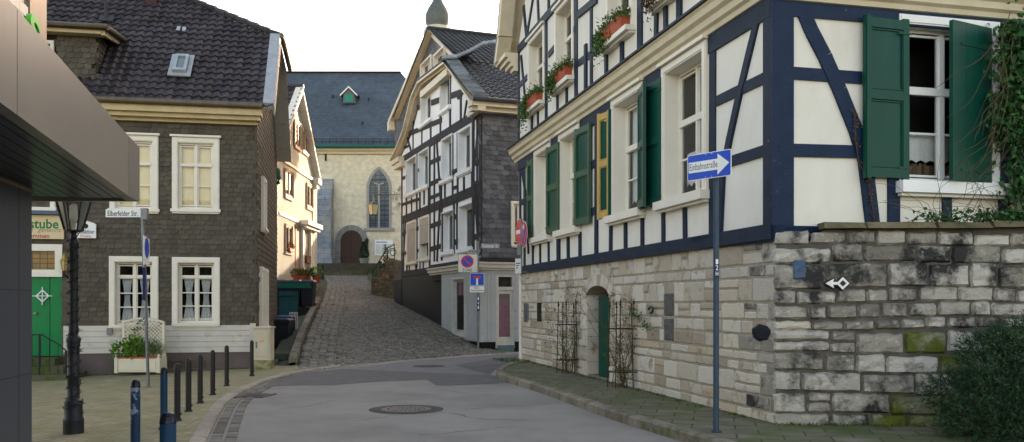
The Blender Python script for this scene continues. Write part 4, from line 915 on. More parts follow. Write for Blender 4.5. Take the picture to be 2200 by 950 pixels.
m = MB(); m.pbox(DP, d0u-.25, d1u, d1z-.09, d1z, 0, .3); m.loft([[DP.w(d0u-.28, d1z-.12, .3), DP.w(d0u-.2, d1z-.12, .3), DP.w(d0u-.2, d1z+.0, .3), DP.w(d0u-.28, d1z, .3)], [DP.w(d0u-.28, d1z+.25, -2.4), DP.w(d0u-.2, d1z+.25, -2.4), DP.w(d0u-.2, d1z+.38, -2.4), DP.w(d0u-.28, d1z+.38, -2.4)]]); m.build('eaves_boards', M('eaves_cream', (0, 0, 0)), dmr)
m = MB(); m.tube([DP.w(d0u-.36, d1z+.06, .42), DP.w(d1u, d1z+.06, .42)], .06, 8); m.tube([DP.w(d0u-.38, d1z+.03, .42), DP.w(d0u-.38, d1z+.36, -2.2)], .055, 8); m.build('gutter', GUT, dmr)
wz = DP.uv(107, 88)[1]; window(DP, DP.u(117), DP.u(117)+1.0, d0z+.45, wz, HC, arch=.08, sill=None, o=.02)
m = MB(); m.prism(DSd, [(-.1, d0z-.25), (0.14, d0z-.25), (1.6, d1z-.05), (1.42, d1z-.05)], .02, .05); m.pbox(DP, d0u-.12, d0u+.3, d0z-.32, d0z-.2, .0, .1); m.build('lead_soaker', M('lead_grey', (0, 0, 0)), dmr)
# inn signs on the wall
t = thing('inn_sign', 'cream inn board above the green door, partly hidden behind the dark pillar', 'sign', Cp.w(Cp.u(100), 3.2, .1))
su0, sz0 = Cp.uv(137, 514, .1); sz1 = Cp.uv(137, 463, .1)[1]; m = MB(); m.pbox(Cp, su0, su0+1.75, sz0, sz1, .05, .10); m.build('board', M('sign_cream', (.62, .50, .30), (.56, .45, .26), 5, .5), t)
m = MB(); m.pbox(Cp, su0-.02, su0+1.8, sz1+.01, sz1+.09, .0, .22); m.build('lamp_strip', M('slate_blue_paint', (.10, .13, .19)), t)
Cr = Plane(*Cp.w(0, 0, 0)[:2], -Cp.dx, -Cp.dy)     # runs left to right for lettering
def ctext(s, x0, x1, y0, y1, o, mat, par, sh=0, bold=0, name='lettering'):
    a, z0 = Cr.uv(x0, y1, o); b, z1 = Cr.uv(x1, y0, o); return text(name, s, Cr, a, b, z0, z1, o, mat, par, sh, bold=bold)
ctext('Gaststube', 8, 126, 471, 490, .102, M('sign_green', (.02, .18, .05)), t, bold=.02); ctext('"Zum Kreuz" genannt', -5, 132, 489, 500, .102, M('sign_grey', (.25, .22, .18)), t, .3); ctext('Willkommen', 30, 106, 502, 511, .102, M('sign_darkred', (.4, .03, .02)), t, 0, .01)
t = thing('brewery_sign', 'small white brewery sign with shaped edge on the slate wall behind the street lamp', 'sign', Cp.w(Cp.u(187), 3.1, .3))
a, z0 = Cp.uv(206, 512, .12); b_, z1 = Cp.uv(160, 478, .12); m = MB(); m.prism(Cp, [(a, z0), (b_, z0), (b_, z1-.02), ((a*.35+b_*.65), z1), (a*.6+b_*.4, z1+.04), (a*.85+b_*.15, z1), (a, z1-.03)], .06, .12); m.build('board', SWH, t)
m = MB(); cc, cz = Cp.uv(184, 486, .12); m.loft([[Cp.w(cc+.06*math.cos(k*math.pi/6), cz+.06*math.sin(k*math.pi/6), o_) for k in range(12)] for o_ in (.12, .123)]); m.build('emblem', BLK, t)
ctext('Benediktiner', 161, 203, 493, 502, .122, BLK, t, bold=.01); ctext('Weissbräu', 172, 196, 504, 510, .122, M('sign_red', (0, 0, 0)), t, .3)
# brass wall lantern
t = thing('wall_lantern', 'small gold wall lantern beside the green door', 'lantern', Cp.w(Cp.u(137), 2.3, .2)); u_, zz = Cp.uv(138, 566, .22); x, y, _ = Cp.w(u_, 0, .22); m = MB()
GOLD = M('brass', (.55, .36, .08), (.42, .27, .05), 8, .35, metal=.7)
for r0, r1, za, zb in ((.05, .09, -.16, .06),):
    for k in range(6):
        a = k*math.pi/3; m.tube([(x+r0*math.cos(a), y+r0*math.sin(a), zz+za), (x+r1*math.cos(a), y+r1*math.sin(a), zz+zb)], .01, 4)
m.lathe([(.05, zz-.18), (.055, zz-.16)], x, y, 6); m.lathe([(.11, zz+.06), (.10, zz+.075), (.05, zz+.13), (.04, zz+.15), (.03, zz+.17), (.04, zz+.19), (.005, zz+.24)], x, y, 6); m.build('frame', GOLD, t)
m = MB(); m.lathe([(.045, zz-.158), (.085, zz+.058)], x, y, 6); m.build('pane', M('lantern_glass', (.5, .42, .22), rough=.15), t)
m = MB(); m.tube([(x, y, zz-.18), (x, y, zz-.26), Cp.w(u_-.02, zz-.30, .08), Cp.w(u_-.02, zz-.34, 0)], .018); m.build('bracket', BLK, t)
# entrance steps and railing
t = thing('stone_steps', 'mossy stone steps up to the green door', 'steps', Cp.w(du1, 0, .5)); m = MB(); gz = -.16
for i in range(3): m.pbox(Cp, du0-.55+.27*i, du1+1, -.4, dz0_-.02-.17*(2-i)+.0 if i < 3 else 0, .0, 1.25-.0-.3*i, random.random())
m.build('tread', M('mossy_step', (.12, .11, .08), (.09, .085, .06), 5, .9, bump=.6, c3=(.06, .09, .015), s3=2.5, t3=(.45, .6)), t)
t = thing('stair_railing', 'thin dark iron railing beside the steps to the green door', 'railing', Cp.w(du1, 0, 1.2)); m = MB(); e0, e1 = du0-.42, du0+1.2; tz = dz0_+.55
rail = [Cp.w(e1, tz, 1.2), Cp.w(du0+.1, tz, 1.2), Cp.w(du0-.25, tz-.22, 1.2), Cp.w(e0, tz-.38, 1.2), Cp.w(e0+.03, tz-.6, 1.2)]; m.tube(rail, .016)
for k in range(9):
    uu = e1-.18*k; top = tz if uu > du0+.1 else tz-.22*(du0+.1-uu)/.35; m.tube([Cp.w(uu, top, 1.2), Cp.w(uu, top-.72, 1.2)], .008)
for uu in (e0+.02, du0+.15): m.tube([Cp.w(uu, tz-.35 if uu < du0 else tz, 1.2), Cp.w(uu, -.2, 1.2)], .018)
m.build('rail', CAST, t)
t = thing('potted_plant', 'dark leafy plant growing behind the step railing by the green door', 'plant', Cp.w(du0+.8, .3, 1.0)); m = MB(); c = Vector(Cp.w(du0+.85, dz0_+.1, 1.05))
for k in range(260): m.leaf(c+Vector((random.gauss(0, .1), random.gauss(0, .08), random.uniform(-.05, .55))), .08, .035)
m.build('foliage', LEAF, t, recalc=False); m = MB(); m.lathe([(.10, c.z-.5), (.14, c.z-.2), (.15, c.z-.08)], c.x, c.y, 12); m.build('pot', CAST, t)

# ================================================================ FOREGROUND LEFT: shop with the metal canopy
G = Plane(-3.93, 8.97, -.27, 1); HG = thing('shop_building', 'shop front with dark tiled pillar and grey-brown metal canopy at the left edge', 'shop', (-4.6, 8.4, 0))
FAS = M('bronze_metal_panel', (.25, .228, .20), (.215, .196, .172), 1.2, .38, metal=.35, bump=.06, bscale=4); fz0, fz1 = 2.70, 3.315
m = MB(); cuts = [-7.5, G.u(37), .0, .50]
for a, b in zip(cuts, cuts[1:]):
    if a == 0.0:
        m.loft([[G.w(.012, fz0, 0), G.w(.5, fz0, .035), G.w(.5, fz1-.03, .035), G.w(.012, fz1, 0)], [G.w(.012, fz0, -.1), G.w(.5, fz0, -.1), G.w(.5, fz1-.03, -.1), G.w(.012, fz1, -.1)]])
    else: m.pbox(G, a+.006, b-.006, fz0, fz1, -.1, 0)
E2 = G.w(.5, 0, 0); m.box(E2[0]-9, E2[0]-.0, E2[1]-.06, E2[1], fz0, fz1-.03); m.build('canopy_fascia', FAS, HG)
m = MB(); k = 0
W2 = Plane(-4.61, 8.4, -.2, 1)
for i in range(14):
    o0_ = -.1-.105*i; m.pbox(G, -7.5, .42, fz0+.02, fz0+.035, o0_-.095, o0_)
m.pbox(G, -7.5, .45, fz0+.04, fz1-.05, -8, -.1); m.pbox(G, -7.5, .48, fz0, fz0+.02, -.1, -.09); m.build('canopy_soffit', M('dark_soffit', (.035, .037, .045), (.028, .03, .036), 6, .3), HG)
m = MB(); zc = 2.70
m.pbox(W2, -6.5, .0, -.3, zc+.03, -6, 0); m.build('pillar', M('dark_tile_cladding', (.050, .056, .075), (.042, .048, .066), 9, .35, bump=.05, spec=.4), HG)
m = MB()
for uu in (-.35, -1.1, -2.3): m.pbox(W2, uu, uu+.006, -.2, zc, 0, .0015)
for zz in (.93, 1.72): m.pbox(W2, -6.4, -.0, zz, zz+.006, 0, .0012)
m.build('tile_joints', BLK, HG)
m = MB(); m.pbox(W2, -6, .02, zc-.035, zc-.008, -.05, .012); m.build('trim', M('tan_edge', (.30, .20, .13)), HG)
W3 = Plane(*W2.w(0, 0, -.02)[:2], -.2, 1); ua = W3.u(62); ub = W3.u(98)
m = MB(); 
for r in range(16):
    z0 = 3.0+.11*r; u = ua-.02-((r % 2)*.12)
    while u > -6: m.pbox(W3, max(-6, u-.24), u-.006, z0, z0+.104, -.02, random.uniform(0, .002)); u -= .24
m.build('upper_tiles', M('white_wall_tiles', (.62, .60, .56), (.54, .52, .48), 5, .35), HG)
m = MB(); m.pbox(W3, -6, ub, 2.75, 5.6, -6, -.02); m.pbox(W3, ua, ub, 2.75, 5.6, -.03, .01); m.build('upper_wall', M('taupe_metal', (.30, .25, .20), (.26, .21, .165), 2, .4, metal=.2), HG)
t = thing('letter_sign', 'bright green letter standing on the metal canopy', 'sign', G.w(-2.3, fz1, -.15)); Gr = Plane(*G.w(0, 0, 0)[:2], -.27, 1)
u0, z0 = G.uv(60, 96, -.12); u1, z1 = G.uv(88, 54, -.12)
GP2 = Plane(*G.w(0, 0, -.12)[:2], -.27, 1, flip=None)
cu = bpy.data.curves.new('s', 'FONT'); cu.body = 'S'; cu.extrude = .03; cu.bevel_depth = .004; cu.offset = .03; o_ = bpy.data.objects.new('s', cu); C.objects.link(o_); me = bpy.data.meshes.new_from_object(o_.evaluated_get(bpy.context.evaluated_depsgraph_get())); bpy.data.objects.remove(o_)
sc = (z1-z0)/.72; m = MB(); m.add([GP2.w(u0+v.co.x*(u1-u0)/.62, z0+v.co.y*sc, v.co.z*.5) for v in me.vertices], [tuple(p.vertices) for p in me.polygons]); m.build('letter', M('sign_lime', (.08, .55, .02), rough=.35), t)

# ================================================================ board-clad gable house up the hill
D = Plane(-9.3, 34.9, 0, 1, flip=False)
if D.nx < 0: D.nx = -D.nx
HD = thing('board_house', 'white board-clad gabled house glowing in low sun up the cobbled hill', 'house', (-9.3, 38.6, 2.5))
dr, dz_r = D.uv(688, 382, .25); dl, dz_l = D.uv(598, 338, .25); da, dz_a = D.uv(650, 192, .25)
dwr, dwl = D.u(680), -.3
BRD = M('white_boards', (.62, .58, .50), (.56, .52, .44), 2, .55, c3=(.45, .42, .36), s3=3, t3=(.6, .85))
d_base = 2.45
dh = [prect(D, 609, 627, 365, 424), prect(D, 656, 670, 395, 447), prect(D, 630, 644, 261, 318), prect(D, 647, 659, 278, 328), prect(D, 610, 625, 482, 542)]
m = MB()
def top(u): return dz_l+(dz_a-dz_l)*(u-dl)/(da-dl) if u < da else dz_a+(dz_r-dz_a)*(u-da)/(dr-da)
m.prism(D, [(dwl, d_base), (dwr, d_base), (dwr, top(dwr)-.1), (da, dz_a-.15), (dwl, top(dwl)-.1)], -7, -.03)
u = dwl
while u < dwr:
    segs = [(d_base, top(u+.02)-.12)]
    for h_ in dh:
        if h_[0]-.06 < u < h_[1]+.04: segs = [s for a, b in segs for s in (((a, min(b, h_[2])), (max(a, h_[3]), b)) if a < h_[3] and b > h_[2] else ((a, b),)) if s[1]-s[0] > .05]
    for a, b in segs: m.pbox(D, u, u+.045, a, b, -.03, .02)
    u += .17
for (x1, y1, x2, y2) in ((599, 340, 678, 392), (598, 458, 652, 482)): m.bpx(D, x1, y1, x2, y2, .12, o0=-.02, o1=.06)
m.build('wall', BRD, HD)
m = MB()
for P1, P2 in (((dl, dz_l), (da, dz_a)), ((da, dz_a), (dr, dz_r))): m.beam(D, P1, P2, .22, -.02, .28); 
m.pbox(D, dr-.55, dr+.15, dz_r-.35, dz_r-.08, -.3, .3); m.pbox(D, dr-.5, dr+.0, dz_r-.55, dz_r-.33, -.3, .2); m.pbox(D, dr-.62, dr-.42, d_base, dz_r-.4, -.1, .07)
# shaped bay roof over the door
m.pbox(D, dr-3.1, dr-.2, 5.05, 5.25, -.1, .42); m.pbox(D, dr-3.0, dr-.3, 4.92, 5.05, -.1, .32)
m.pbox(D, dr-3.0, dr-2.75, d_base, 4.95, -.1, .16); m.pbox(D, dr-1.45, dr-1.2, d_base, 4.95, -.1, .16)
m.build('barge_board', M('white_trim', (.68, .64, .55)), HD)
DRW = M('brown_window_frame', (.42, .31, .21), (.36, .26, .17), 3, .6)
DR = M('brown_sunlit_recess', (.30, .18, .11), (.24, .14, .09), 3, .7)
for i, r in enumerate(dh): window(D, *r, HD, arch=.05, proud=.02, rec=.05, mull=(.5,), sill=(.06, .05, .02), fr=.05, curtain=None, deep=.078, o=.06, mat=DRW)
for x0, x1, y0, y1 in ((633, 645, 484, 590), (658, 671, 508, 590)):
    r = prect(D, x0, x1, y0, y1); m = MB(); m.pbox(D, r[0], r[1], d_base, r[3], -.02, .045); m.build('door', DR, HD)
m = MB(); r = prect(D, 648, 657, 550, 566); m.pbox(D, *r, .1, .25); m.build('letterbox', M('brown_metal', (.12, .06, .04)), HD)
# roof slopes
m = MB(); ov = .3
for (uE, zE) in ((dl, dz_l), (dr, dz_r)):
    a3 = Vector((-1, 0, 0)); E = Vector(D.w(uE, zE+.08, ov)); T = Vector(D.w(da, dz_a+.08, ov)); bb = T-E
    tiles(m, E, a3, bb, [(0, 0), (9, 0), (9, bb.length), (0, bb.length)], .30, .36, .03, 4)
m.tube([D.w(da, dz_a+.12, ov), D.w(da, dz_a+.12, -9)], .1, 6)
m.build('roof', TILC, HD)
m = MB(); m.prism(D, [(dl, dz_l), (dr, dz_r), (da, dz_a)], -8, .0); m.build('roof_underlay', DARK, HD)
m = MB(); m.box(-17, -9.36, 34.7, 34.8+dwr, 1.2, 2.46); m.build('foundation', M('foundation_rubble', (.12, .11, .09), bump=.8), HD)
m = MB(); m.box(-16.5, -9.35, 34.9, 34.8+dwr, 2.4, 6.6); m.build('inner_wall', DARK, HD)

# ================================================================ church on the hill
E = Plane(0, 60, 1, 0); HE = thing('church', 'pale church with huge blue slate roof at the top of the cobbled street', 'church', (-10, 60, 3.5))
CHW = brickM('church_render', (.60, .54, .40), (.57, .515, .385), (.53, .48, .36), .42, .16, .02, .92, .35, 'XZ', c3=(.47, .435, .34), s3=.7, t3=(.48, .72))
BST = brickM('blue_ashlar', (.24, .27, .31), (.18, .21, .25), (.13, .14, .15), .75, .36, .02, .9, .8, 'XZ', c3=(.30, .28, .22), s3=.8)
ex0, ex1, ez = -24, -4.2, 12.15
uv = lambda x, y: E.uv(x, y)
(wx0, wz0), (wx1, wz1) = uv(793, 490), uv(836, 362); wsp = uv(0, 405)[1]; wc = (wx0+wx1)/2
m = MB(); wall_cells(m, E, ex0, ex1, 1, ez, [(wx0, wx1, wz0, wsp)], -.5, 0); 
arch = lambda s, x0=wx0, x1=wx1, zs=wsp, zt=wz1: [( (x0+x1)/2+(x1-x0)/2*(s)*(1-t**1.9), zs+(zt-zs)*t) for t in [i/8 for i in range(9)]]
m2 = MB(); m.build('wall', CHW, HE)
m = MB(); m.box(ex0, ex1, 60.5, 72, 1, ez); m.build('inner_wall', DARK, HE)
# window: stone surround, tracery, glass
L_, R_ = arch(-1), arch(1); m = MB(); fo = .28
wf = MB()
wf.pbox(E, wx0-.16, wx0, wz0, wsp, 0, .06); wf.pbox(E, wx1, wx1+.16, wz0, wsp, 0, .06); wf.pbox(E, wx0-.35, wx1+.35, wz0-.2, wz0, 0, .15)
for arc_ in (L_, R_):
    for p, q in zip(arc_, arc_[1:]): wf.beam(E, (p[0]+(.08 if p[0] > wc else -.08)*(1 if p[0] != wc else 0), p[1]), (q[0]+(.08 if q[0] > wc else -.08 if q[0] < wc else 0), q[1]+.06), .18, 0, .055)
wf.pbox(E, wc-.07, wc+.07, wz0, wsp+.3, 0, .08); wf.beam(E, (wc, wsp+.25), (wx0+.35, wz1-1.0), .11, 0, .075); wf.beam(E, (wc, wsp+.25), (wx1-.35, wz1-1.0), .11, 0, .075)
fe = wf.build('window', M('window_stone', (.30, .29, .27), (.24, .23, .22), 3, .9), HE)
m = MB(); m.prism(E, [(wx0, wz0), (wx1, wz0)]+[p for p in R_]+[p for p in reversed(L_[:-1])], .005, .03); m.build('pane', brickM('leaded_glass', (.06, .08, .095), (.085, .105, .12), (.02, .02, .022), .32, .34, .02, .12, .2, 'XZ', off=0), fe)
m = MB()
for k in range(1, 12): zz = wz0+(wsp-wz0)*k/9; m.pbox(E, wx0, wx1, zz, zz+.03, .03, .05)
m.build('glazing_bars', BLK, fe)
# doorway
(dx0, _), (dx1, _) = uv(732, 570), uv(779, 570); dzb = uv(0, 571)[1]; dzs = uv(0, 520)[1]; dc = (dx0+dx1)/2; dr_ = (dx1-dx0)/2; dt = uv(0, 495)[1]-dzs
arc_ = [(dc+dr_*math.cos(math.pi*i/16), dzs+dt*math.sin(math.pi*i/16)) for i in range(17)]
m = MB(); m.prism(E, [(dx1, dzb), *arc_, (dx0, dzb)], .0, .06); dd = m.build('door', M('oak_door', (.060, .034, .024), (.042, .024, .018), 5, .7, bump=.4, stretch=(6, 6, 1)), HE); dd['label'] = 'arched brown double door'
m = MB(); m.pbox(E, dc-.03, dc+.03, dzb, dzs+dt-.05, .06, .08)
for zz in (dzb+.5, dzb+1.6): m.pbox(E, dx0, dx1, zz, zz+.05, .06, .07)
m.build('ironwork', BLK, dd)
m = MB(); ro = 1.24
for i in range(16):
    t0, t1 = math.pi*i/16+.01, math.pi*(i+1)/16-.01; o_ = lambda t, k: (dc+(dr_+k)*math.cos(t), dzs+(dt+k)*math.sin(t)); m.prism(E, [o_(t0, 0), o_(t0, .36), o_(t1, .36), o_(t1, 0)], 0, .12+random.uniform(0, .01), random.random())
for s in (-1, 1):
    z = dzb
    while z < dzs: h = .34; m.pbox(E, min(dc+s*dr_, dc+s*(dr_+.38)), max(dc+s*dr_, dc+s*(dr_+.38)), z, min(z+h-.02, dzs), 0, .12+random.uniform(0, .012), random.random()); z += h
m.build('door_surround', M('grey_arch_stone', (.22, .22, .20), (.17, .17, .16), 3, .9, bump=.6, tone=.2), HE)
# buttress
bx0, bx1 = uv(687, 0)[0], uv(717, 0)[0]; bz = uv(0, 428)[1]; bt = uv(0, 385)[1]
m = MB(); m.pbox(E, bx0, bx1, 1.5, bz, 0, 1.0); m.loft([[E.w(bx0, bz, 0), E.w(bx1, bz, 0), E.w(bx1, bz, 1.0), E.w(bx0, bz, 1.0)], [E.w(bx0, bt, 0), E.w(bx1, bt, 0), E.w(bx1, bt, .02), E.w(bx0, bt, .02)]]); m.pbox(E, bx0-.1, bx1+.1, 1.5, dzb+.5, 0, 1.12); m.build('buttress', BST, HE)
m = MB(); m.pbox(E, uv(598, 0)[0], bx0, 1.5, uv(0, 575)[1]+.3, 0, .15); m.build('base_course', BST, HE)
m = MB(); m.pbox(E, ex0, ex1, ez-.32, ez-.12, 0, .18); m.pbox(E, ex0, ex1, ez-.12, ez+.05, 0, .34); m.build('cornice', M('cornice_cream', (.52, .45, .31), (.44, .38, .26), 3, .8), HE)
m = MB(); m.tube([(ex0, 59.5, ez+.12), (ex1, 59.5, ez+.12)], .1, 8); m.build('gutter', GPIPE, HE)
rz = 19.0; ry = 66.0; m = MB(); ew = Vector((ex0-3, 59.6, ez+.1)); ee = Vector((ex1+.8, 59.6, ez+.1)); rw = Vector((ex0-3, ry, rz)); re = Vector((-8.35, ry, rz)); be = Vector((ex1+.8, 72.4, ez+.1)); bw_ = Vector((ex0-3, 72.4, ez+.1))
m.add([ew, ee, re, rw], [(0, 1, 2, 3)]); m.add([ee, be, re], [(0, 1, 2)]); m.add([be, bw_, rw, re], [(0, 1, 2, 3)])
SLE = brickM('church_slate', (.062, .080, .098), (.050, .066, .082), (.028, .037, .048), .36, .17, .016, .5, .6, 'XZ', c3=(.095, .125, .15), s3=.35, t3=(.5, .8))
m.build('roof', SLE, HE, recalc=False)
m = MB(); m.tube([rw+Vector((0, 0, .03)), re+Vector((0, 0, .03))], .1, 6)
sl_ = (rz-ez)/(ry-59.6)
for k in (0, 1, 2): zz = ez+.35+.17*k; m.tube([(ex0, 59.85, zz), (ex1-.3, 59.85, zz)], .018, 4)
x = ex0
while x < ex1: m.tube([(x, 59.85, ez+.2), (x, 59.85, ez+.75)], .018, 4); x += .5
for px, py in ((622, 195), (705, 195), (785, 203), (860, 203), (640, 262), (782, 268), (870, 268)):
    X = at(px, 62); Y = 59.6+(zat(py, 62)-ez)/sl_; m.box(X-.03, X+.03, Y-.25, Y, ez+sl_*(Y-59.6)-.1, ez+sl_*(Y-59.6)+.1)
m.build('snow_guard', BLK, HE)
# small roof dormer with copper shutter
Yd = 64.0; Yd = 62.9; x0, x1 = at(737, Yd), at(762, Yd); z0, z1, zt = zat(222, Yd), zat(204, Yd), zat(190, Yd)
m = MB(); m.loft([[(x0, Yd, z0), (x1, Yd, z0), (x1, Yd, z1), ((x0+x1)/2, Yd, zt), (x0, Yd, z1)], [(x0, Yd+2.5, z0), (x1, Yd+2.5, z0), (x1, Yd+2.5, z1), ((x0+x1)/2, Yd+2.5, zt), (x0, Yd+2.5, z1)]]); dq = m.build('dormer', M('grey_slate', (0, 0, 0)), HE)
m = MB(); m.box(x0+.12, x1-.12, Yd-.05, Yd, z0+.08, z1+.02); m.build('shutter', M('verdigris', (.03, .22, .16), (.02, .17, .13), 3, .6), dq)
m = MB(); xm = (x0+x1)/2
for s in (-1, 1): m.loft([[(xm, Yd-.12, zt+.16), (xm, Yd-.12, zt+.04), (xm+s*.62, Yd-.12, z1-.12), (xm+s*.62, Yd-.12, z1)], [(xm, Yd-.02, zt+.16), (xm, Yd-.02, zt+.04), (xm+s*.62, Yd-.02, z1-.12), (xm+s*.62, Yd-.02, z1)]])
m.build('barge_board', SWH, dq)
m = MB()
for s in (-1, 1): m.loft([[(xm, Yd-.1, zt+.18), (xm+s*.66, Yd-.1, z1+.0), (xm+s*.66, Yd-.1, z1+.04), (xm, Yd-.1, zt+.23)], [(xm, Yd+2.5, zt+.18), (xm+s*.66, Yd+2.5, z1), (xm+s*.66, Yd+2.5, z1+.04), (xm, Yd+2.5, zt+.23)]])
m.build('roof', SLE, dq)
m = MB(); xa = uv(700, 0)[0]; m.pbox(E, xa-.06, xa+.06, uv(0, 346)[1], uv(0, 328)[1], 0, .08); m.pbox(E, xa-.15, xa+.15, uv(0, 331)[1], uv(0, 328)[1], 0, .08); m.build('wall_anchor', BLK, HE)
# onion-domed tower behind
TX, TY = at(940, 78), 78; HT = thing('church_tower', 'green copper onion dome of the tower rising behind the gable', 'tower', (TX, TY, 3))
m = MB(); zz = lambda py: zat(py, TY); px = 78/1880.
m.lathe([(24*px, zz(62)-.6), (24*px, zz(62)-.3), (23*px, zz(60)), (25.5*px, zz(52)), (27*px, zz(42)), (26*px, zz(32)), (21*px, zz(20)), (14*px, zz(9)), (9.5*px, zz(0)), (7*px, zz(-12)), (5*px, zz(-40)), (3*px, zz(-70))], TX, TY, 20); m.build('dome', M('verdigris_slate', (.12, .135, .115), (.08, .095, .085), 7, .5, bump=.5, bscale=12, metal=.2), HT, smooth=True)
m = MB(); m.lathe([(1.15, 3), (1.15, zz(78)), (1.3, zz(77)), (1.3, zz(70)), (1.15, zz(60))], TX, TY, 8); m.build('shaft', CHW, HT)
m = MB(); m.tube([(TX, TY, zz(-60)), (TX, TY, zz(-130))], .06); m.lathe([(.02, zz(-84)), (.22, zz(-78)), (.02, zz(-72))], TX, TY, 8); m.build('finial', M('brass', (0, 0, 0)), HT)

# ================================================================ half-timbered corner house across the lane
F = Plane(-1.02, 29.5, -.372, 1); FS = Plane(-1.02, 29.5, 1, .372)
HF = thing('corner_house', 'half-timbered gable house with grey slate side and small shop below', 'house', (-1.02, 29.5, 0))
FU = F.u(863)
fw = [prect(F, 873, 896, 338, 414), prect(F, 899, 922, 322, 401), prect(F, 949, 973, 293, 384), prect(F, 985, 1013, 275, 366), prect(F, 950, 976, 452, 540), prect(F, 986, 1017, 437, 534)]
fr_ = [prect(F, 875, 896, 476, 563), prect(F, 902, 924, 465, 555)]
fa = [prect(F, 904, 928, 195, 262), prect(F, 946, 969, 160, 234)]
zb = 2.9; eF = 8.3
def FP(px, py, o=.30): return F.uv(px, py, o)
rake = [FP(1017, 229), FP(955, 136), FP(898, 179), FP(884, 210), FP(868, 276), FP(852, 318), FP(838, 346)]
rk_in = [(.0, zb), (FU, zb), (FU, rake[5][1]-.3), (rake[4][0]-.3, rake[4][1]-.25), (rake[3][0]-.25, rake[3][1]-.25), (rake[2][0]-.15, rake[2][1]-.3), (rake[1][0]+.15, rake[1][1]-.3), (0, 8.2)]
m = MB(); hF = [hole(*r, .07) for r in fw+fr_+fa]
wall_cells(m, F, 0, FU, zb, 8.0, hF, -.1, 0)
# upper part of the gable, split round the attic windows
def gtop(u): 
    pts = sorted(rk_in[2:]); 
    for p, q in zip(pts, pts[1:]):
        if p[0] <= u <= q[0]: return p[1]+(q[1]-p[1])*(u-p[0])/(q[0]-p[0]+1e-9)
    return 8.0
us = sorted({0, FU, *[h[i] for h in hF[-2:] for i in (0, 1)], *[p[0] for p in rk_in if 0 < p[0] < FU]})
for a, b in zip(us, us[1:]):
    h_ = [h for h in hF[-2:] if h[0] <= (a+b)/2 <= h[1]]
    lo = 8.0
    if h_: m.prism(F, [(a, lo), (b, lo), (b, h_[0][2]), (a, h_[0][2])], -.1, 0); lo = h_[0][3]
    if gtop(a+.001) > lo and gtop(b-.001) > lo: m.prism(F, [(a, lo), (b, lo), (b, gtop(b-.001)), (a, gtop(a+.001))], -.1, 0)
m.build('wall', PLW, HF)
m = MB(); m.plan([F.w(.1, 0, -.65)[:2], F.w(FU, 0, -.65)[:2], F.w(FU, 0, -9)[:2], F.w(.1, 0, -9)[:2]], -.3, 8.0); m.prism(F, [(.3, 8.0), (FU-.1, 8.0), (9, 10.3), (4.6, 10.3)], -9, -.65); m.build('inner_wall', DARK, HF)
m = MB(cut=[(r[0]+.13, r[1]-.13, r[2]+.02, r[3]-.10) for r in fw+fr_+fa]); fb = lambda x1, y1, x2, y2, w_=.17: m.bpx(F, x1, y1, x2, y2, w_)
fb(864, 345, 1035, 239, .34); fb(863, 474, 1036, 403, .36); m.beam(F, (0, zb+.05), (FU, zb+.05), .25)
fb(879, 288, 950, 258, .2); fb(897, 232, 996, 197, .22); fb(926, 187, 965, 156, .2)
for x, y0, y1, w_ in ((888, 260, 328, .15), (907, 275, 316, .15), (926, 187, 303, .2), (947, 243, 291, .15), (968, 158, 277, .17), (991, 196, 263, .16), (1033, 242, 545, .26), (1018, 250, 552, .2), (864, 344, 586, .2), (896, 328, 575, .2),
        (924, 312, 575, .2), (934, 303, 562, .17), (874, 418, 470, .15), (903, 403, 455, .15), (922, 395, 450, .14), (949, 385, 440, .15), (973, 290, 430, .17), (984, 285, 425, .17), (1015, 370, 415, .15), (976, 432, 545, .18), (983, 425, 545, .15), (950, 440, 560, .16), (875, 565, 584, .13), (895, 560, 584, .13), (903, 557, 580, .13), (924, 555, 578, .13), (868, 474, 586, .1)):
    fb(x, y0, x, y1, w_)
for q in ((1004, 216, 998, 254, .13), (876, 296, 886, 332, .14), (939, 300, 948, 436, .15), (946, 440, 940, 562, .15), (1021, 405, 1031, 550, .16), (1031, 245, 1020, 350, .14), (872, 474, 866, 586, .13),
        (925, 350, 949, 339, .18), (925, 396, 949, 385, .18), (1017, 352, 1035, 346, .18), (973, 371, 985, 366, .18), (925, 487, 950, 477, .18), (925, 536, 951, 528, .2), (1018, 455, 1035, 450, .18), (1020, 510, 1036, 504, .2), (977, 467, 986, 463, .18), (979, 521, 988, 517, .2), (864, 503, 876, 499, .15), (864, 546, 876, 543, .15), (896, 492, 903, 489, .15), (896, 540, 903, 537, .15), (864, 384, 874, 380, .15), (896, 368, 900, 366, .15), (984, 210, 992, 206, .15)): fb(*q)
for x, y0, y1 in ((878, 330, 345), (912, 410, 440), (957, 395, 425), (998, 380, 415), (880, 565, 584), (910, 560, 580), (885, 425, 465), (1026, 250, 400), (1027, 410, 550)): fb(x, y0, x, y1, .12)
for q in ((864, 440, 900, 428, .12), (925, 425, 949, 416, .13), (1017, 395, 1035, 390, .13), (868, 318, 878, 314, .12), (973, 405, 985, 401, .13)): fb(*q)
m.build('timber_frame', TIF, HF)
for r in fw: window(F, *r, HF, mat=WHB, arch=.07, proud=.03, rec=.28, mull=(), sill=(.13, .11, .08), fr=.05, curtain='side', deep=.6)
for r in fa: window(F, *r, HF, mat=WHB, arch=.07, proud=.03, rec=.28, mull=(), sill=(.12, .11, .08), fr=.05, curtain='side', deep=.6)
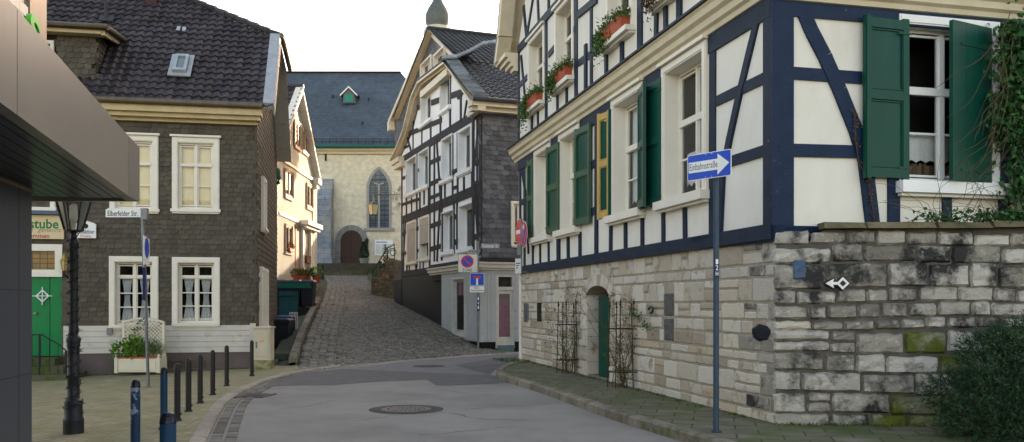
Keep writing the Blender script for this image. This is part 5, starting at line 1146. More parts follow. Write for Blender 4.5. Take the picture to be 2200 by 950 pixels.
for i, r in enumerate(fr_):
    wo = window(F, *r, HF, arch=.09, proud=.04, rec=.28, mull=(), sill=(.1, .12, .05), fr=.05, curtain='side', deep=.6)
    m = MB(); z0 = r[2]+.03 if i == 0 else r[2]+.62; z = z0; 
    while z < r[3]-.3: m.pbox(F, r[0]+.1, r[1]-.1, z, z+.052, -.04, .015); z += .06
    m.pbox(F, r[0]+.08, r[1]-.08, r[3]-.34, r[3]-.1, -.05, .03)
    m.build('roller_shutter', M('beige_shutter', (.45, .40, .33), (.38, .33, .27), 3, .6), wo)
# eaves mouldings of the gable
m = MB()
tz = MB()
for i, (p, q) in enumerate(zip(rake, rake[1:])):
    m.beam(F, p, q, .16, -.05, .18); m.beam(F, (p[0], p[1]+.03), (q[0], q[1]+.03), .08, .14, .33)
m.pbox(F, rake[-1][0]-1.7, rake[-1][0]-.1, rake[-1][1]-.25, rake[-1][1]-.05, -.6, .3); m.pbox(F, rake[-1][0]-1.9, rake[-1][0]-.4, rake[-1][1]-.5, rake[-1][1]-.25, -.6, .22)
m.pbox(FS, -.45, 9, 8.02, 8.16, 0, .30); m.pbox(FS, -.5, 9, 8.16, 8.32, 0, .46); m.pbox(F, -.45, .75, 8.0, 8.16, 0, .28)
m.pbox(F, rake[2][0], rake[1][0], rake[1][1]-.42, rake[1][1]-.15, 0, .22) if rake[1][0] < rake[2][0] else None
m.build('eaves_moulding', TRIM, HF)
m = MB(); m.tube([FS.w(-.5, 8.36, .55), FS.w(9, 8.36, .55)], .075, 8); m.build('gutter', M('dark_gutter', (.05, .055, .06), rough=.4), HF)
# lower mansard slope (right) with slate verge, shaped skirt and upper gable
O3 = Vector(FS.w(-.45, 8.38, .50)); a3 = Vector((FS.dx, FS.dy, 0)); T3 = Vector(F.w(rake[1][0], rake[1][1]+.12, .30)); bb = T3-O3; bb -= a3*bb.dot(a3); L3 = bb.length
m = MB(); tiles(m, O3, a3, bb, [(.55, 0), (9.6, 0), (9.6, L3+.35), (.8, L3+.35), (.5, L3*.5)], .28, .36, .032)
AP = Vector(F.w(F.uv(929, 64, -.75)[0], F.uv(929, 64, -.75)[1], -.55)); 
b0 = O3+bb*(1+.30/L3); b0 = b0+a3*1.0; top3 = Vector(AP); bb2 = top3-b0; 
bb2 -= a3*bb2.dot(a3); b00 = O3+bb*(1+.30/L3)+a3*((top3-O3).dot(a3)-.0)
tiles(m, b00, a3, bb2, [(0, -.2), (9.5, -.2), (9.5, bb2.length), (0, bb2.length)], .24, .24, .018)
m.tube([top3+Vector((0, 0, .05)), top3+a3*9.5+Vector((0, 0, .05))], .1, 6); m.build('roof', TILF, HF)
m = MB(); m.add([O3, O3+a3*9.6, O3+a3*9.6+bb, O3+bb], [(0, 1, 2, 3)]); m.add([b00, b00+a3*9.5, b00+a3*9.5+bb2, b00+bb2], [(0, 1, 2, 3)])
uL, zL = F.uv(845, 256, -.55); PL = Vector(F.w(uL, zL, -.55))
R5 = [Vector(F.w(u, z+.08, .3)) for u, z in rake[2:]]
m_ = MB(); m_.add([AP, PL, PL+a3*9.5, AP+a3*9.5], [(0, 1, 2, 3)])
for p, q in zip(R5, R5[1:]): m_.add([p, q, q+a3*9, p+a3*9], [(0, 1, 2, 3)])
m.build('roof_underlay', M('roof_felt', (.03, .028, .028)), HF, recalc=False); m_.build('roof_boarding', TRIM, HF, recalc=False)
# upper gable wall in slate
F2 = Plane(*F.w(0, 0, -.85)[:2], F.dx, F.dy); ap = F2.uv(929, 62); ll = F2.uv(845, 256); rr2 = F2.uv(993, 124)
g2 = [(rr2[0], rr2[1]), ap, ll, (ll[0]-.4, ll[1]-2.2), (rr2[0], ll[1]-.6)]
fb2 = [prect(F2, 906, 929, 128, 166), prect(F2, 934, 959, 107, 143)]
m = MB(); gi = [(rr2[0]+.1, rr2[1]-.2), (ap[0], ap[1]-.25), (ll[0]-.3, ll[1]-.1), (ll[0]-.6, ll[1]-2), (rr2[0]+.1, ll[1]-.5)]
m.prism(F2, gi, -.25, -.16); m.build('upper_gable_wall', DARK, HF)
m = MB(); slates(m, F2, gi, [(a+.02, b-.02, c, d) for a, b, c, d in fb2], .2, .13, .02); m.build('slate_cladding', SLF, HF)
for r in fb2: window(F2, *r, HF, arch=.09, proud=.08, rec=.12, mull=(.5,), sill=(.05, .1, .02), fr=.04, deep=.15)
m = MB(); m.beam(F2, (ap[0], ap[1]-.18), (ll[0]-.05, ll[1]-.18), .22, -.1, .28); m.beam(F2, (ap[0], ap[1]-.2), (rr2[0], rr2[1]-.2), .3, -.1, .05); m.pbox(F2, ll[0]-.35, ll[0]+.1, ll[1]-.65, ll[1]-.15, -.2, .3); m.build('barge_board', TRIM, HF)
m = MB()
def band(mb, pts, off, wd, o0, o1, n=14):
    for p, q in zip(pts, pts[1:]):
        p, q = Vector(p), Vector(q); k = max(1, int((q-p).length/.16))
        for i in range(k):
            a = p+(q-p)*i/k; b = p+(q-p)*(i+1.15)/k; mb.loft([[a, b, b+wd, a+wd], [a+off, b+off*.6, b+wd+off*.6, a+wd+off]], tone=random.random())
up = Vector((0, 0, .05))
band(m, [PL+Vector((0, 0, .08))-a3*.04, AP+Vector((0, 0, .06))-a3*.04], up, a3*.4, 0, 0)
pA = Vector(F2.w(ap[0], ap[1]+.02, .3)); pR = Vector(F2.w(rr2[0]-.2, rr2[1]-.1, .3)); band(m, [pR, pA], up, a3*.45, 0, 0)
q0 = O3+Vector((0, 0, .05)); q1 = T3+Vector((0, 0, .05)); off = Vector(F.w(0, 0, .30))-Vector(F.w(0, 0, 0))
band(m, [q0-a3*.0, q0+(q1-q0)*.5-Vector((0, 0, .10)), q1], up*1.9, a3*.52, 0, 0)
# skirt over the flat eave
sk0, sk1 = [Vector(F.w(u, z+.12, .34)) for u, z in (rake[1], rake[2])]
for i in range(16):
    a = sk0+(sk1-sk0)*i/16; b = sk0+(sk1-sk0)*(i+1.1)/16; r_ = a3*1.25+Vector((0, 0, .45)); m.loft([[a, b, b+r_, a+r_], [a+up, b+up*.5, b+r_+up*.5, a+r_+up]], tone=random.random())
pts = [T3+a3*t+Vector((0, 0, h)) for t, h in ((-.1, .10), (.5, .22), (1.0, .48), (1.5, .80), (2.1, .95))]
band(m, pts, up*1.3, (O3-T3).normalized()*.42-a3*.1, 0, 0)
for (p, q) in zip(R5, R5[1:]): band(m, [p, q], Vector((0, 0, .04)), a3*.5, 0, 0)
m.build('verge_slates', SLV, HF)
m = MB(); m.prism(F, [(rake[0][0]+.1, 8.3), (rake[1][0], rake[1][1]-.1), (rake[2][0], rake[2][1]-.1), (FU, 8.4)], -8.8, -.12) if False else None
# slate side wall with window
sw = prect(FS, 1097, 1133, 433, 526)
m = MB(); wall_cells(m, FS, 0, 9, 2.9, 8.2, [hole(*sw, .1)], -.12, 0); m.build('side_wall', SLF, HF)
m = MB(); slates(m, FS, [(.02, 3.15), (9, 3.15), (9, 8.04), (.02, 8.04)], [(sw[0]+.02, sw[1]-.02, sw[2], sw[3])], .26, .165, .025); m.build('slate_cladding', SLF, HF)
window(FS, *sw, HF, arch=.1, proud=.07, rec=.06, mull=(.5,), curtain='net', sill=(.06, .1, .0), deep=.4)
# ---- ground floor shop
SHP = M('pale_grey_cladding', (.40, .42, .42), (.35, .37, .37), 3, .5); su1 = F.u(956)
m = MB(); sz0_, sz1_ = .35, 2.72; swd = prect(F, 981, 1009, 596, 716); 
shx = [(swd[0]+.02, swd[1]-.02, swd[2]+.05, swd[3])]
wall_cells(m, F, -.12, su1, .30, 2.72, shx+[(su1-.62, su1+.1, .0, .8)], -.1, .10)
u = -.1
while u < su1:
    for a, b in ([(.36, 2.70)] if not (shx[0][0]-.05 < u < shx[0][1]+.02) else [(shx[0][3]+.02, 2.70)]): m.pbox(F, u, u+.115, a, b, .09, .115)
    u += .13
dS = prect(FS, 1064, 1102, 590, 744); 
wall_cells(m, FS, -.12, 9, .30, 2.72, [(dS[0], dS[1], -.1, dS[3])], -.1, .10)
u = -.1
while u < 8.8:
    for a, b in ([(.36, 2.70)] if not (dS[0]-.12 < u < dS[1]+.02) else [(dS[3]+.02, 2.70)]): m.pbox(FS, u, u+.115, a, b, .09, .115)
    u += .13
m.build('shop_cladding', SHP, HF)
m = MB()
for P_ in (F, FS):
    L_ = F.u(931) if P_ is F else 9
    m.pbox(P_, -.28, L_, 2.72, 2.80, 0, .16); m.pbox(P_, -.34, L_, 2.80, 2.93, 0, .24); m.pbox(P_, -.38, L_, 2.93, 2.99, 0, .30)
m.build('shop_cornice', M('shop_cornice_paint', (.55, .52, .45), (.47, .44, .38), 4, .5), HF)
m = MB(); 
for P_ in (F, FS): m.prism(P_, [(-.38, 2.992), (F.u(931) if P_ is F else 9, 2.992), (F.u(931) if P_ is F else 9, 3.04), (-.38, 3.04)], 0, .31); m.prism(P_, [(-.2, 3.04), (F.u(931) if P_ is F else 9, 3.04), (F.u(931) if P_ is F else 9, 3.14), (-.2, 3.14)], 0, .15)
m.build('lead_flashing', TIF, HF)
m = MB(); m.pbox(F, -.1, FU-.02, -.3, 2.86, -.12, .0); m.pbox(F, su1, F.u(931), 2.5, 2.75, 0, .1)
z = .5
m.pbox(FS, -.1, 9, -.2, .32, -.12, .02); m.build('dark_base', brickM('dark_brick_cladding', (.014, .012, .013), (.010, .009, .010), (.006, .006, .006), .24, .075, .01, .55, .7, 'YZ'), HF)
PK = M('pink_curtain', (.60, .32, .40), (.50, .25, .33), 6, .9, bump=.2)
ws = window(F, *swd, HF, arch=.08, proud=.13, rec=.02, mull=(), curtain='drape', cmat=PK, sill=(.12, .1, .02), fr=.05, mat=M('pale_shop_frame', (.55, .54, .48)), o=.05, deep=.35, gl=glassM('shop_glass', (.95, .95, .95), .0, .02, 1.05))
m = MB(); wu0, wu1, wz0_, wz1_ = swd
for k in range(24): t_ = k/24; uu = wu0+.15+(wu1-wu0-.3)*t_; m.pbox(F, uu, uu+.03, wz1_-.65+.02*math.sin(k*1.5), wz1_-.15, -.01+.01*math.sin(k*1.9), .0+.012*math.sin(k*1.9))
m.build('valance', M('checked_valance', (.52, .40, .42), (.38, .20, .24), 30, .9), ws)
# shop door with glazed upper light
m = MB(); du_0, du_1, dz_0, dz_1 = dS[0], dS[1], .08, dS[3]
SF = M('pale_shop_frame', (0, 0, 0)); m.pbox(FS, du_0, du_0+.09, dz_0, dz_1, -.1, .08); m.pbox(FS, du_1-.05, du_1+.03, dz_0, dz_1, -.1, .08); m.pbox(FS, du_0+.09, du_1-.05, dz_1-.08, dz_1, -.1, .08); m.pbox(FS, du_0+.09, du_1-.05, dz_1-.52, dz_1-.42, -.1, .08)
dgl = (du_0+.13, du_1-.12, dz_0+.38, dz_1-.66)
for a in ((du_0+.09, dgl[0], dz_0+.1, dz_1-.52), (dgl[1], du_1-.05, dz_0+.1, dz_1-.52), (dgl[0], dgl[1], dz_0+.1, dgl[2]), (dgl[0], dgl[1], dgl[3], dz_1-.52)): m.pbox(FS, *a, -.06, .03)
ds = m.build('door', SF, HF); m = MB(); m.pbox(FS, du_0+.05, du_1, -.05, dz_0+.1, -.1, .12); m.build('threshold', M('teal_kick', (.10, .17, .19), rough=.5), ds)
m = MB(); m.quad(FS.w(dgl[0], dgl[2], .0), FS.w(dgl[1], dgl[2], .0), FS.w(dgl[1], dgl[3], .0), FS.w(dgl[0], dgl[3], .0)); m.quad(FS.w(du_0+.09, dz_1-.42, .0), FS.w(du_1-.05, dz_1-.42, .0), FS.w(du_1-.05, dz_1-.08, .0), FS.w(du_0+.09, dz_1-.08, .0)); m.build('pane', GLS, ds, recalc=False)
m = MB(); rows = []
for z in (dgl[2], dgl[3]-.32): rows.append([FS.w(dgl[0]+(dgl[1]-dgl[0])*i/60, z, -.05+.012*math.sin(i*.95)) for i in range(61)])
m.loft(rows, cap=False, closed=False); m.build('curtain', PK, ds, recalc=False, smooth=True)
m = MB(); rows = []
for z in (dgl[3]-.36, dgl[3]): rows.append([FS.w(dgl[0]+(dgl[1]-dgl[0])*i/60, z-.02*abs(math.sin(i*.3)) if z < dgl[3]-.1 else z, -.035+.008*math.sin(i*1.1)) for i in range(61)])
m.loft(rows, cap=False, closed=False); m.build('valance', M('checked_valance', (0, 0, 0)), ds, recalc=False, smooth=True)
m = MB(); m.pbox(FS, du_0, du_1, .0, dz_1, -.3, -.12); m.build('dark_interior', DARK, ds)
m = MB(); m.tube([FS.w(du_1+.02+.10*math.cos(t), 1.05+.32*math.sin(t), .10) for t in [-1.5+.3*k for k in range(11)]], .015); m.build('handle', STEEL, ds)

# terrace wall, garden gate scrolls and bush at the far end of the corner house
t = thing('terrace_wall', 'stepped yellow-brown stone wall beside the far end of the corner house', 'wall', (-5.9, 43, 2)); TW = Plane(-5.75, 42.6, -.9, .25)
m = MB(); rt = random.Random(5)
for (u0, u1, z1_) in ((0, .45, 3.75), (.45, .85, 3.3), (.85, 1.2, 2.9)): masonry(m, TW, u0, u1, 1.5, z1_, [], (.12, .2), (.15, .35), .015, .03, rt)
m.build('stones', M('ochre_garden_stone', (.15, .115, .065), (.10, .08, .05), 5, .9, bump=.8, tone=.35), t)
m = MB()
for (u0, u1, z1_) in ((0, .45, 3.73), (.45, .85, 3.28), (.85, 1.2, 2.88)): m.pbox(TW, u0, u1, 1.3, z1_, -2.5, 0.0)
m.build('core', MOB, t)
t = thing('scroll_railing', 'black wrought iron handrail with scroll end above the stone wall, by the corner house', 'railing', TW.w(.5, 3.5, -.3)); m = MB()
m.tube([TW.w(1.25, 3.1, -.2), TW.w(.45, 4.3, -.2), TW.w(.05, 4.5, -.2)], .03); 
for cx_, cz_, r_ in ((.15, 4.1, .22), (.45, 3.7, .2)): m.tube([TW.w(cx_+r_*(1-k*.03)*math.cos(k*.5), cz_+r_*(1-k*.03)*math.sin(k*.5), -.2) for k in range(18)], .022)
for u_ in (.05, .45, .85, 1.2): m.tube([TW.w(u_, 2.8, -.2), TW.w(u_, 4.45-abs(u_-.05)*1.0, -.2)], .022)
m.build('rail', BLK, t)
t = thing('dark_garden_gate', 'dark panelled gate between the stone wall and the dark base of the corner house', 'gate', (-5.3, 41.5, 2)); m = MB(); GG = Plane(*F.w(FU+.1, 0, .02)[:2], F.dx, F.dy); m.pbox(GG, -.2, 1.4, 1.3, 2.75, -.1, 0)
for k in range(8): m.pbox(GG, -.15+.19*k, -.03+.19*k, 1.4, 2.7, 0, .02)
m.build('panel', CAST, t)

def bush(mb, c, rad, n, ln, wd, rr, squash=1, up=0.):
    for k in range(n):
        d = Vector((rr.gauss(0, 1), rr.gauss(0, 1), rr.gauss(0, 1))).normalized(); r_ = rr.uniform(.55, 1.05)
        p = Vector(c)+Vector((d.x*rad[0], d.y*rad[1], d.z*rad[2]))*r_; mb.leaf(p, ln*rr.uniform(.6, 1.3), wd, (d+Vector((rr.gauss(0, .6), rr.gauss(0, .6), rr.gauss(0, .6)+up))), rr.random())
rg = random.Random(99)
X, Y = at(833, 45), 45; t = thing('garden_shrub', 'loose green shrub with an upright tip beside the iron handrail', 'shrub', (X, Y, 2.3)); m = MB()
for k in range(14): bush(m, (X+rg.gauss(0, .25), Y+rg.gauss(0, .2), 2.6+rg.uniform(0, 1.1)), (.28, .25, .3), 130, .12, .05, rg)
for k in range(160): m.leaf((X-.1+rg.gauss(0, .05), Y, 3.4+rg.uniform(0, 1.2)), .12, .04, (rg.gauss(0, 1), rg.gauss(0, 1), .8), rg.random())
m.build('foliage', LEAFI, t, recalc=False); m = MB(); m.tube([(X, Y, 2.0), (X, Y, 4.4)], .03); m.build('stem', DRY, t)
X, Y = at(828, 46), 44.5; t = thing('flower_pot', 'terracotta pot at the foot of the garden shrub', 'pot', (X, Y, 2.1)); m = MB(); m.lathe([(.12, 2.1), (.2, 2.5), (.22, 2.5), (.22, 2.56), (.18, 2.56)], X, Y, 12); m.build('pot', TERR, t)

# lantern on a wrought iron arm from the corner house
X, Y = at(802, 39.5), 39.5; zt = zat(437, Y); zb_ = zat(461, Y); base = Vector(F.w(FU, zat(418, 40.6), .05)); t = thing('hanging_lantern', 'cream glass lantern hanging from a wrought iron arm in front of the church window', 'lantern', (X, Y, zt)); LX, LY = X, Y
m = MB(); arm = [base, Vector((X+.8, Y+.3, zt+.42)), Vector((X, Y, zt+.40))]; m.tube(arm, .018); m.tube([(X, Y, zt+.42), (X, Y, zt)], .012)
for (cx_, cz_, r_) in ((.22, .52, .12), (-.12, .50, .10), (.55, .50, .12)): m.tube([(X+cx_+r_*(1-k*.04)*math.cos(k*.6), Y+.1, zt+cz_+r_*(1-k*.04)*math.sin(k*.6)-.08) for k in range(14)], .010, 4)
for k in range(26):
    a0 = rg.uniform(0, 6); c_ = base.lerp(Vector((X+.75, Y+.2, zt)), rg.random()**1.4)+Vector((0, -.05, rg.uniform(-.7, .35))); r_ = rg.uniform(.05, .13)
    m.tube([c_+Vector((r_*(1-j*.05)*math.cos(a0+j*.6), 0, r_*(1-j*.05)*math.sin(a0+j*.6))) for j in range(11)], .009, 4)
m.lathe([(.25, zt-.06), (.16, zt+.04), (.04, zt+.10), (.01, zt+.12)], X, Y, 4)
for k in range(4): a = k*math.pi/2; m.tube([(X+.24*math.cos(a), Y+.24*math.sin(a), zt-.06), (X+.16*math.cos(a), Y+.16*math.sin(a), zb_)], .014, 4)
m.lathe([(.17, zb_-.02), (.17, zb_)], X, Y, 4); m.build('frame', M('grey_iron', (.20, .20, .19), rough=.5, metal=.4), t)
m = MB(); m.lathe([(.155, zb_+.005), (.23, zt-.065)], X, Y, 4); m.build('pane', M('warm_opal_glass', (.85, .72, .42), (.8, .65, .35), 3, .4), t)

# church forecourt: steps, cypress, board, lamp, posts
t = thing('church_steps', 'broad mossy steps leading up to the church door', 'steps', (-9.8, 54, 3.3)); m = MB()
for i in range(5): z1_ = 3.32+.165*(i+1); m.box(at(672, 54), at(822, 54)+.0, 53.6+.45*i, 56.4, 3.0, z1_, random.random()) if i == 0 else m.box(at(672, 54), at(822, 54)-.0, 53.6+.45*i+.001, 56.3, z1_-.17, z1_, random.random())
m.build('tread', STEP, t)
X, Y = at(782, 58.6), 58.6; t = thing('potted_conifer', 'narrow clipped conifer in a stone pot right of the church door', 'conifer', (X, Y, 4.14)); m = MB(); zb_ = zat(556, Y); zt = zat(520, Y)
for k in range(2600): h = rg.random(); r_ = .34*(1-h)**.7*(.35+.65*min(1, h*5))+.02; a = rg.uniform(0, 6.28); m.leaf((X+r_*math.cos(a)*rg.uniform(.8, 1.05), Y+r_*math.sin(a), zb_+(zt-zb_)*h), .09, .04, (math.cos(a), math.sin(a), .9), rg.random())
m.build('foliage', LEAFD, t, recalc=False); m = MB(); m.lathe([(.2, 4.14), (.3, 4.5), (.33, zb_), (.28, zb_+.02)], X, Y, 14); m.build('pot', M('grey_arch_stone', (0, 0, 0)), t)
t = thing('notice_board', 'white framed town map board on the church wall', 'notice board', E.w(at(824, 60), 5, .1)); a, z0 = E.uv(805, 549, .1); b, z1 = E.uv(844, 516, .1)
m = MB(); m.pbox(E, a, b, z0, z1, 0, .06); m.pbox(E, a, a+.05, z0, z1, .06, .08); m.pbox(E, b-.05, b, z0, z1, .06, .08); m.pbox(E, a+.05, b-.05, z1-.05, z1, .06, .08); m.pbox(E, a+.05, b-.05, z0, z0+.05, .06, .08); m.build('frame', SWH, t)
m = MB(); m.pbox(E, a+.07, a+.42, z0+.1, z1-.25, .06, .065, .2); m.pbox(E, a+.45, b-.1, z0+.1, z1-.25, .06, .065, .9); m.prism(E, [(a+.5, z0+.2), (a+.85, z0+.15), (a+.95, z0+.55), (a+.7, z0+.75), (a+.52, z0+.5)], .065, .068, .5); m.build('map', M('map_print', (.5, .55, .55), (.4, .47, .5), 12, .5, tcol=[(.62, .65, .68), (.45, .42, .22), (.42, .55, .62)]), t)
m = MB(); m.pbox(E, a+.1, b-.4, z1-.17, z1-.11, .06, .065); m.build('heading', BLU, t)
X, Y = at(788, 59.5), 59.5; z = zat(520, Y); t = thing('wall_lamp', 'small black lantern on the church wall beside the door', 'lamp', (X, Y, z)); m = MB(); m.lathe([(.05, z-.3), (.14, z+.12), (.17, z+.13), (.03, z+.28)], X, Y, 6); m.tube([(X, Y, z-.3), (X, Y+.2, z-.45), (X, 60, z-.2)], .02); m.build('frame', BLK, t)
for px, Y, pb, pt_ in ((692, 49, 606, 567), (816, 51, 590, 561)):
    X = at(px, Y); t = thing('iron_post', 'dark square post at the top %s of the cobbled street' % ('left' if px < 700 else 'right'), 'post', (X, Y, zat(pb, Y)), 'posts at the top of the cobbled street'); m = MB(); z0, z1 = zat(pb, Y)-.1, zat(pt_, Y); m.lathe([(.11, z0), (.11, z1-.1), (.13, z1-.1), (.13, z1-.03), (.04, z1)], X, Y, 8); m.build('shaft', CAST, t)

# ================================================================ yard with bins left of the cobbled street
ly = lambda y: interp(LT, y)[0]
t = thing('retaining_wall', 'long dark kerb wall with a mossy pale edge along the left of the cobbles', 'wall', (ly(25), 25, .3)); m = MB(); cp = MB(); ys = [22.4+.75*i for i in range(21)]
for a, b in zip(ys, ys[1:]):
    xa, xb = ly(a), ly(b); za, zb2 = interp(LT, a)[1]+.16, interp(LT, b)[1]+.16
    m.loft([[(xa-.02, a, -.2), (xb-.02, b-.02, -.2), (xb-.75, b-.02, -.2), (xa-.75, a, -.2)], [(xa-.02, a, za-.1), (xb-.02, b-.02, zb2-.1), (xb-.75, b-.02, zb2-.28), (xa-.75, a, za-.28)]])
    cp.loft([[(xa, a, za-.35), (xb, b-.03, zb2-.35), (xb-.2, b-.03, zb2-.35), (xa-.2, a, za-.35)], [(xa, a, za), (xb, b-.03, zb2), (xb-.2, b-.03, zb2), (xa-.2, a, za)]], tone=random.random())
m.build('bank', M('dark_concrete', (.075, .08, .06), (.05, .055, .04), 4, .9, bump=.5, c3=(.05, .07, .02), s3=2, t3=(.5, .7)), t); cp.build('coping', KERBD, t)
m = MB(); m.plan([(-6.45, 22.6), (ly(22.6)-.5, 22.6), (ly(33)-.6, 33), (-9.6, 33), (-8.0, 29.5)], -.2, .12); struct(m.build('yard', PAVR))
t = thing('concrete_step', 'low dark concrete slab behind the cable cabinet', 'slab', (-5.9, 24, .1)); m = MB(); m.plan([(-6.35, 23.2), (-5.75, 23.2), (-5.95, 24.6), (-6.6, 24.6)], .1, .27); m.build('slab', M('dark_concrete', (0, 0, 0)), t)
# upper terrace with its dark front wall, teal gate and green board
t = thing('terrace_block', 'dark garden terrace with teal wooden gate and green rail below the board-clad house', 'terrace', (-8.6, 33, 0)); m = MB(); m.plan([(-11, 33), (ly(33)-.35, 33), (ly(37)-.35, 37), (ly(42)-.35, 42), (-11, 42)], -.2, 1.42); m.build('terrace', M('dark_yard_wall', (.028, .032, .022), (.018, .022, .016), 4, .95, bump=.9), t)
m = MB(); 
for k in range(6): xg = at(600, 32.9)+.115*k; m.box(xg, xg+.108, 32.9, 32.96, .4, zat(626, 32.9))
m.box(at(600, 32.9), at(640, 32.9), 32.85, 32.9, zat(632, 32.9)-.06, zat(632, 32.9)); m.build('gate', M('teal_boards', (.015, .075, .09), (.012, .06, .075), 5, .6), t)
m = MB(); m.box(at(596, 33.4), at(668, 33.4), 33.35, 33.42, zat(619, 33.4), zat(608, 33.4)); m.build('green_board', GPIPE, t)
m = MB(); m.plan([(-9.7, 35.5), (ly(36)-.3, 35.5), (ly(43)-.3, 43), (-9.7, 43)], 1.3, 2.44); struct(m.build('upper_terrace', PAVR))
def bin_(X, Y, z, w_, h, label, body, lid, rot=0, grp='wheelie bins', n=None):
    t = thing('wheelie_bin', label, 'bin', (X, Y, z), grp); m = MB(); d = w_*.6; r_ = lambda k, s=1: [(X-w_/2*k, Y-d*k), (X+w_/2*k, Y-d*k), (X+w_/2*k, Y+d*k), (X-w_/2*k, Y+d*k)]
    m.loft([[(*p, z+.06) for p in r_(.78)], [(*p, z+h*.8) for p in r_(.97)], [(*p, z+h*.86) for p in r_(1.04)], [(*p, z+h*.9) for p in r_(1.04)]]); m.build('body', body, t, bevel=.012)
    m = MB(); m.loft([[(*p, z+h*.905) for p in r_(1.07)], [(*p, z+h*.95) for p in r_(1.05)], [(*p, z+h) for p in r_(.8)]]); m.tube([(X-w_*.4, Y+d*1.1, z+h*.96), (X+w_*.4, Y+d*1.1, z+h*.96)], .02); m.build('lid', lid, t, bevel=.01)
    for s in (-1, 1): m = MB(); m.loft([[(X+s*(w_/2-.03)+q, Y+d*.8+.1*math.cos(k*math.pi/5), z+.10+.1*math.sin(k*math.pi/5)) for k in range(10)] for q in (-.03, .03)]); m.build('wheel', BLK, t)
BN = M('bin_plastic', (.018, .020, .028), (.015, .017, .024), 5, .45); BL = M('bin_blue', (.02, .05, .16), rough=.4); BG2 = M('bin_dark_green', (.015, .035, .022), rough=.5)
bin_(at(606, 28), 28, .12, .60, 1.0, 'dark wheelie bin nearest the cable cabinet', BN, BN); bin_(at(612, 29.2), 29.2, .12, .62, 1.08, 'wheelie bin with a blue lid behind the nearest dark bin', BN, BL)
for k, (px, l_) in enumerate(((609, 'leftmost of the three bins on the dark garden terrace'), (635, 'middle one of the three bins on the dark garden terrace'), (663, 'rightmost of the three bins on the dark garden terrace, nearest the cobbles'))): bin_(at(px, 34.2), 34.2, 1.42, .50, 1.1, l_, BN, M('bin_lid_grey', (.06, .065, .07), rough=.5))
t = thing('folding_frame', 'pale slatted frame leaning beside the blue-lidded bin', 'frame', (at(632, 29), 29, .2)); m = MB(); X0, X1 = at(617, 29), at(634, 29)
m.box(X0, X1, 29.3, 29.34, zat(674, 29), zat(671, 29))
for k in range(6): xx = X0+(X1-X0)*k/5; m.box(xx-.012, xx+.012, 29.31, 29.33, zat(685 if k < 4 else 715, 29), zat(672, 29))
m.build('slats', M('aged_white_boards', (0, 0, 0)), t)
for px, Y, py, s, l_, kind in ((637, 35.9, 601, .30, 'terracotta pot of small red flowers, left of the three pots by the board house', 0), (651, 35.9, 601, .30, 'terracotta pot with red flowers in front of the spiky plant', 0), (680, 36.6, 601, .36, 'terracotta pot of bright leafy plant, right of the pots by the board house', 1)):
    X = at(px, Y); z = 2.44; t = thing('flower_pot', l_, 'flower pot', (X, Y, z), 'pots by the board house'); m = MB(); m.lathe([(s*.35, z), (s*.5, z+s*.75), (s*.56, z+s*.75), (s*.56, z+s*.95), (s*.48, z+s*.95)], X, Y, 14); m.build('pot', TERR, t, smooth=True)
    m = MB(); bush(m, (X, Y, z+s*1.35), (s*.75, s*.6, s*.6), 320, .08, .04, rg); m.build('foliage', LEAF if kind == 0 else LEAFB, t, recalc=False)
    if kind == 0: m = MB(); bush(m, (X, Y-.05, z+s*1.3), (s*.8, s*.65, s*.6), 60, .04, .04, rg); m.build('blossoms', RED, t, recalc=False)
X, Y = at(659, 36.3), 36.3; t = thing('spiky_plant', 'spiky blue-green yucca rising between the flower pots', 'plant', (X, Y, 2.44)); m = MB()
for k in range(90): a = rg.uniform(0, 6.28); m.leaf((X, Y, 2.7), rg.uniform(.4, .62), .035, (math.cos(a)*.7, math.sin(a)*.7, rg.uniform(.1, 1.2)), rg.random())
m.build('leaves', LEAFI, t, recalc=False); m = MB(); m.lathe([(.12, 2.44), (.17, 2.74)], X, Y, 12); m.build('pot', TERR, t)
X, Y = at(616, 34.8), 34.85; z = zat(535, 34.9); t = thing('window_flowers', 'little pot of red flowers on the sill of the lowest board-house window', 'flowers', (-9.1, 35.6, z)); r = dh[4]; c_ = Vector(D.w((r[0]+r[1])/2, r[2]+.12, .12)); m = MB(); bush(m, c_+Vector((0, 0, .12)), (.14, .28, .14), 160, .06, .035, rg); m.build('foliage', LEAF, t, recalc=False); m = MB(); bush(m, c_+Vector((0, 0, .18)), (.12, .26, .12), 50, .05, .05, rg); m.build('blossoms', RED, t, recalc=False); m = MB(); m.box(c_.x-.08, c_.x+.08, c_.y-.3, c_.y+.3, c_.z-.1, c_.z+.05); m.build('pot', TERR, t)
# hedge plants on the bank
t = thing('bank_shrub', 'low green shrub on the bank between the bins and the cobbles', 'shrub', (ly(34)-.4, 34.4, 1.3)); m = MB()
for k in range(8): bush(m, (ly(34.5)-.55+rg.gauss(0, .15), 34.5+rg.gauss(0, .4), 1.75+rg.gauss(0, .15)), (.25, .25, .25), 130, .08, .04, rg)
m.build('foliage', LEAF, t, recalc=False)
# green downpipe at the rear corner of the inn
t = None; m = MB(); X, Y = at(596, 29.2), 29.2; zz = lambda py: zat(py, Y)
m.tube([(X+.02, Y, zz(378)), (X+.06, Y, zz(384)), (X+.04, Y, zz(392)), (X-.09, Y, zz(402)), (X-.10, Y, zz(412)), (X-.10, Y, -.0)], .075, 10); m.lathe([(.10, zz(384)), (.15, zz(376)), (.17, zz(368)), (.12, zz(362))], X-.06, Y, 10); m.build('downpipe', GPIPE, HC, smooth=True)

